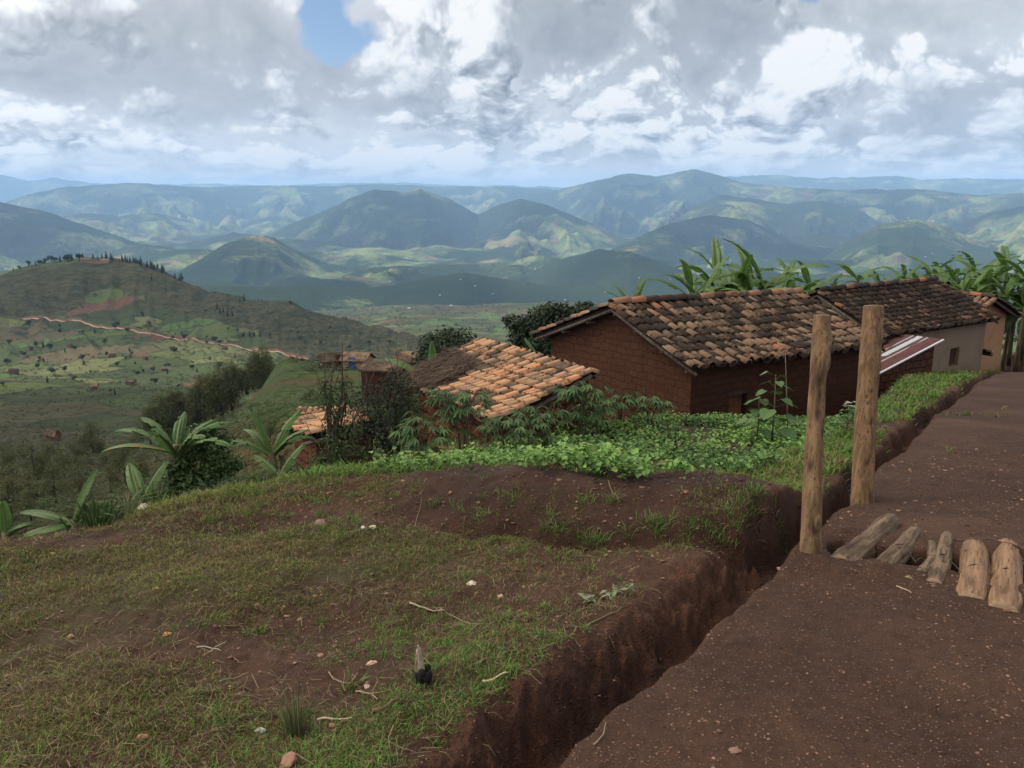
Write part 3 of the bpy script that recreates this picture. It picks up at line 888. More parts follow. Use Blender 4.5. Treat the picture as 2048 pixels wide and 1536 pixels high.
def far_mat():
    m, T = new_mat('mountain_cover')
    p = geopos(T)
    n1 = T.noise(p, 0.0011, 5, 0.58); n2 = T.noise(p, 0.006, 6, 0.62); n3 = T.noise(p, 0.03, 4, 0.6)
    forest = T.mix(n2, (0.016, 0.027, 0.013), (0.032, 0.044, 0.020))
    v = T.n('ShaderNodeTexVoronoi', {'Scale': 0.0085, 'Randomness': 1.0}); T.t.links.new(T.vm('MULTIPLY', T.vm('ADD', p, T.vm('SCALE', T.noise(p, 0.006, 3, 0.5, out='Color'), s=90.0)), (1, 0.7, 2.2)), v.inputs['Vector'])
    cell = T.n('ShaderNodeSeparateColor', {0: v.outputs['Color']})
    farm = T.mix(cell.outputs[0], (0.080, 0.120, 0.044), (0.185, 0.205, 0.090))
    farm = T.mix(T.m('MULTIPLY', T.m('GREATER_THAN', cell.outputs[1], 0.86), 0.7), farm, (0.20, 0.13, 0.085))
    farm = T.mix(T.m('MULTIPLY', T.ss(0.50, 0.66, n2), 0.7), farm, (0.030, 0.044, 0.019))
    f = T.ss(0.44, 0.56, T.m('ADD', T.m('MULTIPLY', n1, 0.72), T.m('ADD', T.m('MULTIPLY', n2, 0.22), T.m('ADD', T.m('MULTIPLY', T.m('SUBTRACT', n3, 0.5), 0.25), T.m('MULTIPLY', T.m('SUBTRACT', T.attr('gully', 'Fac'), 0.42), -0.34)))))
    c = T.mix(f, forest, farm)
    c = T.mix(T.m('MULTIPLY', T.ss(0.5, 0.75, n3), 0.4), c, (0.024, 0.034, 0.016))
    nrm = T.bump(T.m('ADD', n2, T.m('MULTIPLY', n3, 0.3)), 0.6, 40.0)
    return finish(m, T, c, 1.0, nrm, 0.0)


M['far'] = far_mat()
_nr, _na = _X.shape
FAR_X, FAR_Y, FAR_Z, FAR_A, FAR_R = _X, _Y, _Z, _az, _r
_idx = np.arange(_nr * _na).reshape(_nr, _na)
_quads = np.stack([_idx[:-1, :-1], _idx[:-1, 1:], _idx[1:, 1:], _idx[1:, :-1]], -1).reshape(-1, 4)
me = mesh_np('mountains', np.stack([_X, _Y, _Z], -1).reshape(-1, 3), _quads, True, attrs={'gully': GUL.ravel()})
tag(link('mountains', me, M['far']), kind='structure')

# ------------------------------------------------------------------ air
m = bpy.data.materials.new('haze_air'); m.use_nodes = True; m.node_tree.nodes.clear(); T = NT(m.node_tree)
pv = T.n('ShaderNodeVolumePrincipled', {'Density': 4.7e-5, 'Color': (0.38, 0.62, 1.0, 1), 'Anisotropy': 0.0})
o = T.n('ShaderNodeOutputMaterial'); T.t.links.new(pv.outputs[0], o.inputs['Volume'])
mb = MB()
_x0, _x1, _y0, _y1, _z0, _z1 = -29000, 29000, -6000, 36500, float(min(_Z.min(), -700)) - 1.0, float(_Z.max()) + 25
mb.box(((_x0 + _x1) / 2, (_y0 + _y1) / 2, (_z0 + _z1) / 2), (_x1 - _x0, _y1 - _y0, _z1 - _z0))
tag(mb.build('haze', m), kind='stuff')
# ------------------------------------------------------------------ building materials
def wall_uv(T):
    g = T.n('ShaderNodeNewGeometry')
    tan = T.vm('NORMALIZE', T.vm('CROSS_PRODUCT', (0, 0, 1), g.outputs['True Normal']))
    u = T.vm('DOT_PRODUCT', g.outputs['Position'], tan)
    z = T.n('ShaderNodeSeparateXYZ', {0: g.outputs['Position']}).outputs[2]
    return T.n('ShaderNodeCombineXYZ', {0: u, 1: z, 2: 0.0}).outputs[0], g.outputs['Position']


def adobe(name, c1, c2, mortar, bw=0.30, bh=0.15, ms=0.014):
    m, T = new_mat(name)
    uv, p = wall_uv(T)
    w = T.vm('SCALE', T.vm('SUBTRACT', T.noise(p, 3.0, 3, 0.6, out='Color'), (0.5, 0.5, 0.5)), s=0.19)
    w2 = T.vm('SCALE', T.vm('SUBTRACT', T.noise(p, 13.0, 2, 0.6, out='Color'), (0.5, 0.5, 0.5)), s=0.035)
    uv = T.vm('ADD', T.vm('ADD', uv, w), w2)
    b = T.n('ShaderNodeTexBrick', {'Vector': uv, 'Scale': 1.0, 'Mortar Size': ms, 'Mortar Smooth': 0.6, 'Bias': 0.0, 'Brick Width': bw, 'Row Height': bh,
                                   'Color1': (*c1, 1), 'Color2': (*c2, 1), 'Mortar': (*mortar, 1)}, offset=0.5)
    n = T.noise(p, 9, 5, 0.65); n2 = T.noise(p, 0.9, 4, 0.55)
    c = T.mix(T.m('MULTIPLY', T.ss(0.4, 0.75, n), 0.45), b.outputs[0], (c1[0] * 0.55, c1[1] * 0.5, c1[2] * 0.5))
    c = T.mix(T.m('MULTIPLY', T.ss(0.5, 0.72, n2), 0.35), c, (c2[0] * 1.25, c2[1] * 1.25, c2[2] * 1.2))
    h = T.m('ADD', T.m('MULTIPLY', b.outputs['Fac'], -1.0), T.m('MULTIPLY', n, 0.9))
    return finish(m, T, c, 0.95, T.bump(h, 0.9, 0.03), 0.1)


def plaster(name, c, stain):
    m, T = new_mat(name)
    uv, p = wall_uv(T)
    n = T.noise(p, 1.4, 6, 0.62); n2 = T.noise(p, 16, 4, 0.6)
    z = T.n('ShaderNodeSeparateXYZ', {0: T.n('ShaderNodeTexCoord').outputs['Generated']}).outputs[2]
    cc = T.mix(T.m('MULTIPLY', T.ss(0.42, 0.72, n), 0.6), c, (c[0] * 0.72, c[1] * 0.70, c[2] * 0.66))
    cc = T.mix(T.m('MULTIPLY', T.ss(0.30, 0.02, T.m('ADD', z, T.m('MULTIPLY', T.m('SUBTRACT', n, 0.5), 0.5))), 0.7), cc, stain)
    cc = T.mix(T.m('MULTIPLY', T.ss(0.5, 0.8, n2), 0.25), cc, (c[0] * 0.6, c[1] * 0.58, c[2] * 0.55))
    # flaked spots showing the mud
    cc = T.mix(T.ss(0.70, 0.74, T.noise(p, 3.3, 5, 0.7)), cc, stain)
    return finish(m, T, cc, 0.93, T.bump(T.m('ADD', n2, n), 0.5, 0.02), 0.15)


def tile_mat(name, fresh, mid, dirty, lichen, soot):
    m, T = new_mat(name)
    a = T.n('ShaderNodeSeparateColor', {0: T.attr('Col')})
    p = geopos(T)
    n = T.noise(p, 16, 5, 0.65); n2 = T.noise(p, 1.1, 4, 0.55); n3 = T.noise(p, 55, 3, 0.6)
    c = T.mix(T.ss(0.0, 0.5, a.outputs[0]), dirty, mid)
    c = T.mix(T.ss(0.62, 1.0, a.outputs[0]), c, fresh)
    grime_shade = T.m('ADD', T.m('MULTIPLY', n, 0.55), T.m('ADD', T.m('MULTIPLY', n2, 0.45), T.m('MULTIPLY', a.outputs[1], 0.35)))
    c = T.mix(T.m('MULTIPLY', T.ss(0.72 - 0.14 * soot, 0.88 - 0.12 * soot, grime_shade), 0.88), c, lichen)
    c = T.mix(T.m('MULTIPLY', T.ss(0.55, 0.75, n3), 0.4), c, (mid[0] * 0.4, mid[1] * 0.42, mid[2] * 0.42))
    c = T.mix(a.outputs[2], c, (0.028, 0.015, 0.011))  # Col.b darkens channels and bedding, gap shade put into the colour
    return finish(m, T, c, 0.9, T.bump(T.m('ADD', n, T.m('MULTIPLY', n3, 0.6)), 0.6, 0.008), 0.15)


def wood_mat(name, c1, c2, sc=1.0):
    m, T = new_mat(name)
    p = objco(T)
    q = T.vm('MULTIPLY', p, (22 * sc, 22 * sc, 1.6 * sc))
    n = T.noise(q, 1.0, 6, 0.65, 0.6); n2 = T.noise(p, 5 * sc, 4, 0.6); n3 = T.noise(T.vm('MULTIPLY', p, (60 * sc, 60 * sc, 3 * sc)), 1.0, 3, 0.6)
    c = T.mix(T.ss(0.36, 0.66, n), c2, c1)
    c = T.mix(T.m('MULTIPLY', T.ss(0.52, 0.72, n2), 0.7), c, (c2[0] * 0.55, c2[1] * 0.5, c2[2] * 0.45))
    c = T.mix(T.m('MULTIPLY', T.ss(0.62, 0.70, n3), 0.65), c, (c2[0] * 0.35, c2[1] * 0.32, c2[2] * 0.3))
    return finish(m, T, c, 0.85, T.bump(T.m('ADD', n, n3), 0.7, 0.008), 0.2)


M['adobe'] = adobe('adobe_red', (0.078, 0.033, 0.0185), (0.062, 0.0265, 0.0155), (0.050, 0.0215, 0.0130), 0.24, 0.13, 0.007)
M['adobe_shed'] = adobe('adobe_block', (0.105, 0.044, 0.027), (0.08, 0.035, 0.022), (0.035, 0.016, 0.011), 0.30, 0.19, 0.02)
M['adobe_orange'] = adobe('adobe_orange', (0.15, 0.052, 0.028), (0.11, 0.040, 0.022), (0.05, 0.019, 0.012), 0.24, 0.14)
M['plaster'] = plaster('mud_plaster', (0.265, 0.195, 0.138), (0.14, 0.085, 0.055))
M['plaster_orange'] = plaster('orange_plaster', (0.42, 0.235, 0.135), (0.23, 0.10, 0.05))
M['tile_dark'] = tile_mat('clay_tile_weathered', (0.33, 0.130, 0.064), (0.235, 0.148, 0.094), (0.135, 0.090, 0.062), (0.020, 0.016, 0.013), 1.05)
M['tile_old'] = tile_mat('clay_tile_blackened', (0.33, 0.135, 0.066), (0.150, 0.096, 0.064), (0.060, 0.043, 0.032), (0.016, 0.0135, 0.0115), 1.75)
M['tile_orange'] = tile_mat('clay_tile_orange', (0.50, 0.215, 0.105), (0.43, 0.245, 0.138), (0.26, 0.165, 0.105), (0.055, 0.045, 0.032), 0.62)
M['pole'] = wood_mat('weathered_pole', (0.16, 0.13, 0.10), (0.075, 0.055, 0.042))
M['door_wood'] = wood_mat('door_wood', (0.20, 0.085, 0.042), (0.12, 0.052, 0.028), 1.6)
M['dark_wood'] = wood_mat('dark_wood', (0.085, 0.045, 0.032), (0.045, 0.025, 0.02))
m, T = new_mat('dark_interior'); M['dark'] = finish(m, T, (0.012, 0.009, 0.008), 0.9)
m, T = new_mat('blue_paint'); M['blue'] = finish(m, T, (0.05, 0.10, 0.30), 0.6)


def V3(p): return Vector((float(p[0]), float(p[1]), float(p[2])))


def tile_field(mb, rA, rB, eA, eB, pitch, rows, seed=1, fresh=0.25, ragged=0.03, arc=0.42):
    """two layers of clay half-pipes laid from a ridge line rA-rB down to an eave line eA-eB"""
    rnd = random.Random(seed)
    rA, rB, eA, eB = map(V3, (rA, rB, eA, eB))
    L = ((rB - rA).length + (eB - eA).length) / 2
    n = max(3, round(L / pitch)); pw = 1.0 / n
    nor = (rB - rA).cross(eA - rA).normalized()
    if nor.z < 0: nor = -nor

    def pt(s, t):
        base = (rA.lerp(rB, s)).lerp(eA.lerp(eB, s), t)
        k = max(0.0, math.sin(math.pi * min(1, max(0, s)))) * max(0.0, math.sin(math.pi * min(1, max(0, t))))
        return base - Vector((0, 0, L * 0.009 * k + 0.014 * math.sin(5.1 * s + seed) * math.sin(4.3 * t + 2 * s + seed)))

    # bedding under the tiles, its colour darkened as shade in the gaps
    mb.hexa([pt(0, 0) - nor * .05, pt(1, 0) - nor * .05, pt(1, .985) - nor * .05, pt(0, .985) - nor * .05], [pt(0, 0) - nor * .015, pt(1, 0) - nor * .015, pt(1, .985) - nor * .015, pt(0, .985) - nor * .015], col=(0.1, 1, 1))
    side = (pt(1, .5) - pt(0, .5)).normalized()
    dn = (eA.lerp(eB, .5) - rA.lerp(rB, .5)).normalized()
    seg = 6
    w = L / n
    coljit = [rnd.uniform(-0.012, 0.012) for _ in range(n + 1)]
    for j in range(rows - 1, -1, -1):
        for i in range(n + 1):
            for layer in (0, 1):
                if layer == 0 and i == n: continue
                sc = (i + (0.5 if layer == 0 else 0.0)) / n
                if layer == 1: sc = min(max(sc, 0.15 / n), 1 - 0.15 / n)
                t0 = j / rows; t1 = (j + 1.18) / rows
                if j == rows - 1: t1 = 1.0 + rnd.uniform(-ragged, ragged)
                sc0 = sc + coljit[i] + rnd.uniform(-0.006, 0.006); sc1 = sc + coljit[i] + rnd.uniform(-0.007, 0.007)
                a = pt(sc0, t0); b = pt(sc1, t1)
                r0 = w * (arc if layer else .52) * 0.86; r1 = w * (arc if layer else .52) * 1.04
                lift0 = 0.0; lift1 = 0.022 + rnd.uniform(-0.004, 0.012)
                if layer == 0: lift0 -= 0.0; lift1 -= 0.012
                tone = min(1, max(0, 0.38 + 0.55 * float(vnoise(i * .23 + seed, j * .42, seed)) + rnd.uniform(-.28, .28)))
                if rnd.random() < fresh: tone = rnd.uniform(0.6, 1.0)
                tone = tone * .75 + .12
                col = (tone, rnd.random(), 0.0) if layer else (tone * .3, .85, 0.55)  # channel tiles coloured dark: shade between the covers painted in
                vs = []; hgt = 0.86
                for (c, r, lf) in ((a, r0, lift0), (b, r1, lift1)):
                    for k in range(seg + 1):
                        th = math.pi * k / seg
                        if layer == 1:
                            q = c + side * (-math.cos(th) * r) + nor * (math.sin(th) * r * hgt + lf + 0.012)
                        else:
                            q = c + side * (-math.cos(th) * r) + nor * ((1 - math.sin(th)) * r * 0.55 + lf - 0.005)
                        vs.append(q)
                fs = [(k, k + 1, seg + 2 + k, seg + 1 + k) for k in range(seg)]
                # rim at the lower end
                for k in range(seg + 1):
                    th = math.pi * k / seg
                    rr = r1 - 0.016
                    if layer == 1: vs.append(b + side * (-math.cos(th) * rr) + nor * (math.sin(th) * rr * hgt + lift1 + 0.012 - 0.006))
                    else: vs.append(b + side * (-math.cos(th) * r1) + nor * ((1 - math.sin(th)) * r1 * 0.55 + lift1 - 0.021))
                o = 2 * (seg + 1)
                fs += [(seg + 1 + k, seg + 2 + k, o + k + 1, o + k) for k in range(seg)]
                mb.add(vs, fs, smooth=True, col=col)


def ridge_caps(mb, a, b, step=0.36, r=0.11, seed=3, fresh=0.5):
    rnd = random.Random(seed); a, b = V3(a), V3(b)
    L = (b - a).length; n = max(2, int(L / step)); d = (b - a).normalized()
    side = d.cross(Vector((0, 0, 1))).normalized(); up = side.cross(d)
    for i in range(n):
        p0 = a.lerp(b, i / n) + up * rnd.uniform(0.0, .012); p1 = a.lerp(b, (i + 1.16) / n if i < n - 1 else 1.0) + up * (0.02 + rnd.uniform(0, .012))
        vs = []
        for c, rr in ((p0, r * .9), (p1, r * 1.05)):
            for k in range(8):
                th = math.pi * (k / 7) * 1.1 - 0.157
                vs.append(c + side * (-math.cos(th) * rr) + up * (math.sin(th) * rr * 0.75 + 0.02))
        for k in range(8):
            th = math.pi * (k / 7) * 1.1 - 0.157
            vs.append(p1 + side * (-math.cos(th) * (r * 1.05 - .018)) + up * (math.sin(th) * (r * 1.05 - .018) * 0.75 + 0.015))
        fs = [(k, k + 1, 9 + k, 8 + k) for k in range(7)] + [(8 + k, 9 + k, 17 + k, 16 + k) for k in range(7)]
        tone = rnd.uniform(0.6, 1) if rnd.random() < fresh else rnd.random() ** 1.4
        mb.add(vs, fs, True, (tone, rnd.random(), 0))


def wall_run(mb, p0, p1, zb, zt0, zt1, thick, inward, openings=()):
    """a straight wall from p0 to p1 with real openings (a0, a1, z0, z1) along its length"""
    p0 = Vector((p0[0], p0[1], 0)); p1 = Vector((p1[0], p1[1], 0)); L = (p1 - p0).length; d = (p1 - p0) / L
    inn = Vector((inward[0], inward[1], 0)).normalized() * thick
    top = lambda a: zt0 + (zt1 - zt0) * a / L
    cuts = sorted({0.0, L, *[o[0] for o in openings], *[o[1] for o in openings]})

    def blk(a0, a1, b0, b1, t0, t1):
        q = [p0 + d * a0, p0 + d * a1]
        bot = [Vector((q[0].x, q[0].y, b0)), Vector((q[1].x, q[1].y, b1)), Vector((q[1].x, q[1].y, b1)) + inn, Vector((q[0].x, q[0].y, b0)) + inn]
        tp = [Vector((q[0].x, q[0].y, t0)), Vector((q[1].x, q[1].y, t1)), Vector((q[1].x, q[1].y, t1)) + inn, Vector((q[0].x, q[0].y, t0)) + inn]
        mb.hexa(bot, tp)
    for a0, a1 in zip(cuts[:-1], cuts[1:]):
        hit = [o for o in openings if o[0] <= a0 + 1e-6 and o[1] >= a1 - 1e-6]
        if not hit: blk(a0, a1, zb, zb, top(a0), top(a1)); continue
        o = hit[0]
        if o[2] > zb: blk(a0, a1, zb, zb, o[2], o[2])
        blk(a0, a1, o[3], o[3], top(a0), top(a1))


def gable_wall(mb, pl, pr, pa, zb, thick, inward):
    """five-sided end wall: eave tops pl, pr and apex pa"""
    inn = Vector((inward[0], inward[1], 0)).normalized() * thick
    prof = [Vector((pl[0], pl[1], zb)), Vector((pr[0], pr[1], zb)), V3(pr), V3(pa), V3(pl)]
    n = 5
    vs = prof + [p + inn for p in prof]
    mb.add(vs, [tuple(range(n)), tuple(range(2 * n - 1, n - 1, -1))] + [(k, (k + 1) % n, n + (k + 1) % n, n + k) for k in range(n)])


def on_line(u, v, a, d):
    """the point of the sight line (u, v) that comes nearest to the line a + L d, and L"""
    r = Vector(ray(u, v)); a = V3(a); d = V3(d).normalized()
    A = np.array([[r.dot(r), -r.dot(d)], [r.dot(d), -1.0]]); b = np.array([r.dot(a), d.dot(a)])
    k, L = np.linalg.solve(A, b)
    return r * float(k), float(L)


def gabled_house(name, label, A, eR, eL, rdir, L, zb, wallmat, tilemat, pitch, rows, cat='house', over=(0.28, 0.22), fresh=0.25, openings=(), far_dz=0.0, seed=1, parts=None, wall_thick=0.22):
    """A near ridge end, eR near right eave corner, eL near left eave corner; rdir horizontal ridge direction, L length"""
    A, eR, eL = V3(A), V3(eR), V3(eL)
    dv = Vector((rdir[0], rdir[1], 0)).normalized() * L + Vector((0, 0, far_dz))
    B, fR, fL = A + dv, eR + dv, eL + dv
    root = empty(name, (A.x, A.y, zb)); tag(root, label, cat)
    off = -Vector(root.location)
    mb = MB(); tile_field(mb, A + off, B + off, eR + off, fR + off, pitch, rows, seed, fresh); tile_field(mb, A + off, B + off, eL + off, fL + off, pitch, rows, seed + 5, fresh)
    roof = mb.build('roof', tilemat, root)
    mb = MB(); ridge_caps(mb, A + off + Vector((0, 0, .03)), B + off + Vector((0, 0, .03)), seed=seed + 9, fresh=min(1, fresh + .35)); mb.build('ridge_cap', tilemat, roof)
    # rafters along both verges
    for q0, q1 in ((A, eR), (A, eL), (B, fR), (B, fL)):
        mb = MB(); dn = Vector((0, 0, -0.085))
        ins = dv.normalized() * (0.03 if q0 is A else -0.03)
        mb.tube([q0 + off + dn + ins, q0.lerp(q1, .5) + off + dn + ins + Vector((0, 0, -.012)), q1 + off + dn + ins], [0.036, 0.04, 0.034], 7)
        mb.build('rafter', M['pole'], roof)
    # walls
    oe, og = over
    side = Vector((eR.x - eL.x, eR.y - eL.y, 0)); W_ = side.length; side /= W_
    rd = Vector((dv.x, dv.y, 0)).normalized()
    slopeR = (A.z - eR.z) / max(1e-6, (Vector((A.x - eR.x, A.y - eR.y, 0))).length)
    slopeL = (A.z - eL.z) / max(1e-6, (Vector((A.x - eL.x, A.y - eL.y, 0))).length)
    drop = 0.07
    mb = MB()
    z = zb
    wR = eR - side * oe + rd * og; wR.z = eR.z + slopeR * oe - drop
    wL = eL + side * oe + rd * og; wL.z = eL.z + slopeL * oe - drop
    wA = A + rd * og; wA.z = A.z - drop - .02
    dz = far_dz / L
    bk = rd * (L - 2 * og) + Vector((0, 0, far_dz * (L - 2 * og) / L))
    gable_wall(mb, wL + off, wR + off, wA + off, zb + off.z, wall_thick, rd)
    gable_wall(mb, wL + bk + off, wR + bk + off, wA + bk + off, zb + off.z, wall_thick, -rd)
    th = rd * wall_thick
    a, b = wR + th, wR + bk - th
    ops = []
    for o in openings: ops.append((o[0] - wall_thick, o[1] - wall_thick, o[2] + off.z, o[3] + off.z))
    wall_run(mb, a + off, b + off, zb + off.z, a.z + off.z, b.z + off.z, wall_thick, -side, ops)
    a, b = wL + th, wL + bk - th
    wall_run(mb, a + off, b + off, zb + off.z, a.z + off.z, b.z + off.z, wall_thick, side)
    mb.build('wall', wallmat, root)
    return root, off, roof, dict(wR=wR, wL=wL, rd=rd, side=side, A=A, B=B, eR=eR, eL=eL, fR=fR, fL=fL)


# ------------------------------------------------------------------ big mud brick house
eR = V3(P(1390, 741, 14.0))
_zl = eR.z
_r = ray(1070, 670); eL = V3(_r * (_zl / _r[2]))
_h = Vector((eR.x - eL.x, eR.y - eL.y, 0)).normalized()
rd = Vector((-_h.y, _h.x, 0))
if rd.x < 0: rd = -rd
apex, _ = on_line(1222, 611, (eR + eL) / 2, (0, 0, 1))
endB, LR = on_line(1600, 589, apex, rd)
MAIN_RD = rd
zb = -4.5
# door position on the front wall
_w0 = eR - _h * 0.28 + rd * 0.22


def on_wall(u, v, p, n):
    r = Vector(ray(u, v)); n = V3(n); k = V3(p).dot(n) / r.dot(n)
    return r * k


d0 = (on_wall(1457, 812, _w0, _h) - _w0).dot(rd); d1 = (on_wall(1493, 812, _w0, _h) - _w0).dot(rd)
dtop = on_wall(1475, 787, _w0, _h).z
house, off, roof, K = gabled_house('mud_brick_house', 'large red mud brick house with a weathered tile roof beside the bean field', apex, eR, eL, (rd.x, rd.y), LR, zb, M['adobe'], M['tile_dark'], 0.205, 9,
                                   fresh=0.13, openings=((d0, d1, zb, dtop),), far_dz=float(endB.z - apex.z), seed=4)
mb = MB(); q0 = _w0 + rd * (d0 + 0.02) - _h * 0.10; q1 = _w0 + rd * (d1 - .02) - _h * 0.10
nb = 4
for i in range(nb):
    a = q0.lerp(q1, i / nb) + rd * .004; b = q0.lerp(q1, (i + 1) / nb) - rd * .004
    mb.hexa([Vector((a.x, a.y, zb)) + off, Vector((b.x, b.y, zb)) + off, Vector((b.x, b.y, zb)) + off - _h * .04, Vector((a.x, a.y, zb)) + off - _h * .04],
            [Vector((a.x, a.y, dtop - .03)) + off, Vector((b.x, b.y, dtop - .03)) + off, Vector((b.x, b.y, dtop - .03)) + off - _h * .04, Vector((a.x, a.y, dtop - .03)) + off - _h * .04])
door = mb.build('door', M['door_wood'], house)
mb = MB(); a = _w0 + rd * (d0 - .06) + _h * 0.012; b = _w0 + rd * (d1 + .06) + _h * 0.012
for (s0, s1, z0, z1) in ((d0 - .07, d1 + .07, dtop - .02, dtop + .06),):
    a = _w0 + rd * s0 + _h * .02; b = _w0 + rd * s1 + _h * .02
    mb.hexa([Vector((a.x, a.y, z0)) + off, Vector((b.x, b.y, z0)) + off, Vector((b.x, b.y, z0)) + off - _h * .1, Vector((a.x, a.y, z0)) + off - _h * .1],
            [Vector((a.x, a.y, z1)) + off, Vector((b.x, b.y, z1)) + off, Vector((b.x, b.y, z1)) + off - _h * .1, Vector((a.x, a.y, z1)) + off - _h * .1])
mb.build('frame', M['dark_wood'], door)
# purlin ends and hanging straw under the verge
for i, f in enumerate((0.03, 0.30, 0.62, 0.9)):
    for q in (eR, eL):
        if f < .1 and q is eL: continue
        mb = MB(); p = apex.lerp(q, f) + off + Vector((0, 0, -.15)); mb.tube([p + rd * .02, p + rd * .5], 0.028, 6); mb.build('purlin', M['pole'], roof)

# ------------------------------------------------------------------ plastered house
zb2 = -5.25
e2R = V3(P(1767, 676, 20.8)); _z2 = e2R.z
_r = ray(1998, 640); f2R = V3(_r * (24.0)); rd2 = Vector((f2R.x - e2R.x, f2R.y - e2R.y, 0)); L2 = rd2.length; rd2.normalize()
h2 = Vector((rd2.y, -rd2.x, 0))
ap2, _ = on_line(1635, 585, e2R - h2 * 2.0, (0, 0, 1))
e2L = e2R - h2 * 4.1
_w2 = e2R - h2 * 0.25 + rd2 * 0.2
w0 = (on_wall(1899, 715, _w2, h2) - _w2).dot(rd2); w1 = (on_wall(1917, 715, _w2, h2) - _w2).dot(rd2)
wz1 = on_wall(1908, 696, _w2, h2).z; wz0 = on_wall(1908, 732, _w2, h2).z
h2root, off2, roof2, K2 = gabled_house('plastered_house', 'grey-brown plastered house with one small window and a blackened tile roof', ap2, e2R, e2L, (rd2.x, rd2.y), L2, zb2, M['plaster'], M['tile_old'], 0.185, 11,
                                       over=(0.25, 0.2), fresh=0.13, openings=((w0, w1, wz0, wz1),), far_dz=float(f2R.z - e2R.z), seed=24)
win = None
mb = MB()
for (s0, s1, z0, z1) in ((w0, w0 + .05, wz0, wz1), (w1 - .05, w1, wz0, wz1), (w0 + .05, w1 - .05, wz1 - .05, wz1), (w0 + .05, w1 - .05, wz0, wz0 + .05)):
    a = _w2 + rd2 * s0 - h2 * .07; b = _w2 + rd2 * s1 - h2 * .07
    mb.hexa([Vector((a.x, a.y, z0)) + off2, Vector((b.x, b.y, z0)) + off2, Vector((b.x, b.y, z0)) + off2 - h2 * .05, Vector((a.x, a.y, z0)) + off2 - h2 * .05],
            [Vector((a.x, a.y, z1)) + off2, Vector((b.x, b.y, z1)) + off2, Vector((b.x, b.y, z1)) + off2 - h2 * .05, Vector((a.x, a.y, z1)) + off2 - h2 * .05])
win = mb.build('window', M['door_wood'], h2root)
mb = MB(); a = _w2 + rd2 * (w0 + .05) - h2 * .10; b = _w2 + rd2 * (w1 - .05) - h2 * .10
mb.hexa([Vector((a.x, a.y, wz0 + .05)) + off2, Vector((b.x, b.y, wz0 + .05)) + off2, Vector((b.x, b.y, wz0 + .05)) + off2 - h2 * .03, Vector((a.x, a.y, wz0 + .05)) + off2 - h2 * .03],
        [Vector((a.x, a.y, wz1 - .05)) + off2, Vector((b.x, b.y, wz1 - .05)) + off2, Vector((b.x, b.y, wz1 - .05)) + off2 - h2 * .03, Vector((a.x, a.y, wz1 - .05)) + off2 - h2 * .03])
mb.build('shutter', M['dark_wood'], win)
# little tiled canopy on its far end
c0 = K2['wR'] + rd2 * (L2 - .4) + Vector((0, 0, -1.15))
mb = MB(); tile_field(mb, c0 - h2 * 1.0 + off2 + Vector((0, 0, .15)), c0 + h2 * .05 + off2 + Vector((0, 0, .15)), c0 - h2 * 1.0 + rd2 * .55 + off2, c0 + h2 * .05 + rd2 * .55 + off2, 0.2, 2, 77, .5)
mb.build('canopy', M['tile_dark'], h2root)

# ------------------------------------------------------------------ orange house at the road
A3 = V3(P(1992, 597, 27.0)); rd3 = Vector((-h2.x, -h2.y, 0)); sd3 = rd2
e3R = A3 + sd3 * 1.75 + Vector((0, 0, -.68)); e3L = A3 - sd3 * 1.75 + Vector((0, 0, -.68))
h3root, off3, roof3, K3 = gabled_house('orange_house', 'orange plastered house end beside the road, under a small tiled gable', A3, e3R, e3L, (rd3.x, rd3.y), 4.5, -6.1, M['plaster_orange'], M['tile_dark'], 0.21, 6, over=(0.27, 0.3), fresh=.35, seed=31)

# ------------------------------------------------------------------ shed with a rusty iron roof between the two big houses
F1 = V3(P(1886, 679, 20.5)); _r = ray(1716, 768)
F0, _ = on_line(1716, 768, Vector((F1.x, F1.y, -4.0)), -rd2)
bk = -h2 * 1.15
m, T = new_mat('rusty_iron'); p = geopos(T)
a = T.n('ShaderNodeSeparateColor', {0: T.attr('Col')})
rust = T.mix(T.ss(0.3, 0.7, T.noise(p, 3.5, 5, 0.65)), (0.135, 0.040, 0.030), (0.070, 0.025, 0.021))
c = T.mix(a.outputs[0], rust, (0.62, 0.64, 0.64))
zinc = T.ss(0.52, 0.56, T.m('ADD', a.outputs[1], T.m('MULTIPLY', T.m('SUBTRACT', T.noise(p, 7, 4, 0.6), 0.5), 0.5)))
c = T.mix(zinc, c, (0.45, 0.48, 0.48))
M['iron'] = finish(m, T, c, 0.55, None, 0.4, metallic=0.0)
shed = empty('iron_roof_shed', (F1.x, F1.y, -5.2)); tag(shed, 'low mud brick shed under a rusty corrugated iron roof between two houses', 'shed')
offs = -Vector(shed.location)
mb = MB(); nw = 72; LL = 14
vs = []; cs = []
up = Vector((0, 0, 1))
for i in range(LL + 1):
    for k in range(nw + 1):
        f = k / nw; q = F0.lerp(F1, i / LL) + bk * f + offs + up * (0.014 * math.sin(f * math.pi * 2 * 15))
        vs.append(q)
        seam = 1.0 if (f < .012 or abs(f - .335) < .007 or abs(f - .66) < .007) else 0.0
        zi = math.exp(-((f - .50) / .085) ** 2) * sstep(.42, .55, i / LL) * 0.8
        cs.append((seam * (0.75 if random.random() < .85 else .1), float(zi), 0))
b0 = len(vs)
for q in list(vs): vs.append(q - up * 0.012)
fs = [(i * (nw + 1) + k, i * (nw + 1) + k + 1, (i + 1) * (nw + 1) + k + 1, (i + 1) * (nw + 1) + k) for i in range(LL) for k in range(nw)]
fs += [tuple(b0 + q for q in reversed(f)) for f in fs]
mb.add(vs, fs); mb.c = cs + cs
sroof = mb.build('roof', M['iron'], shed)
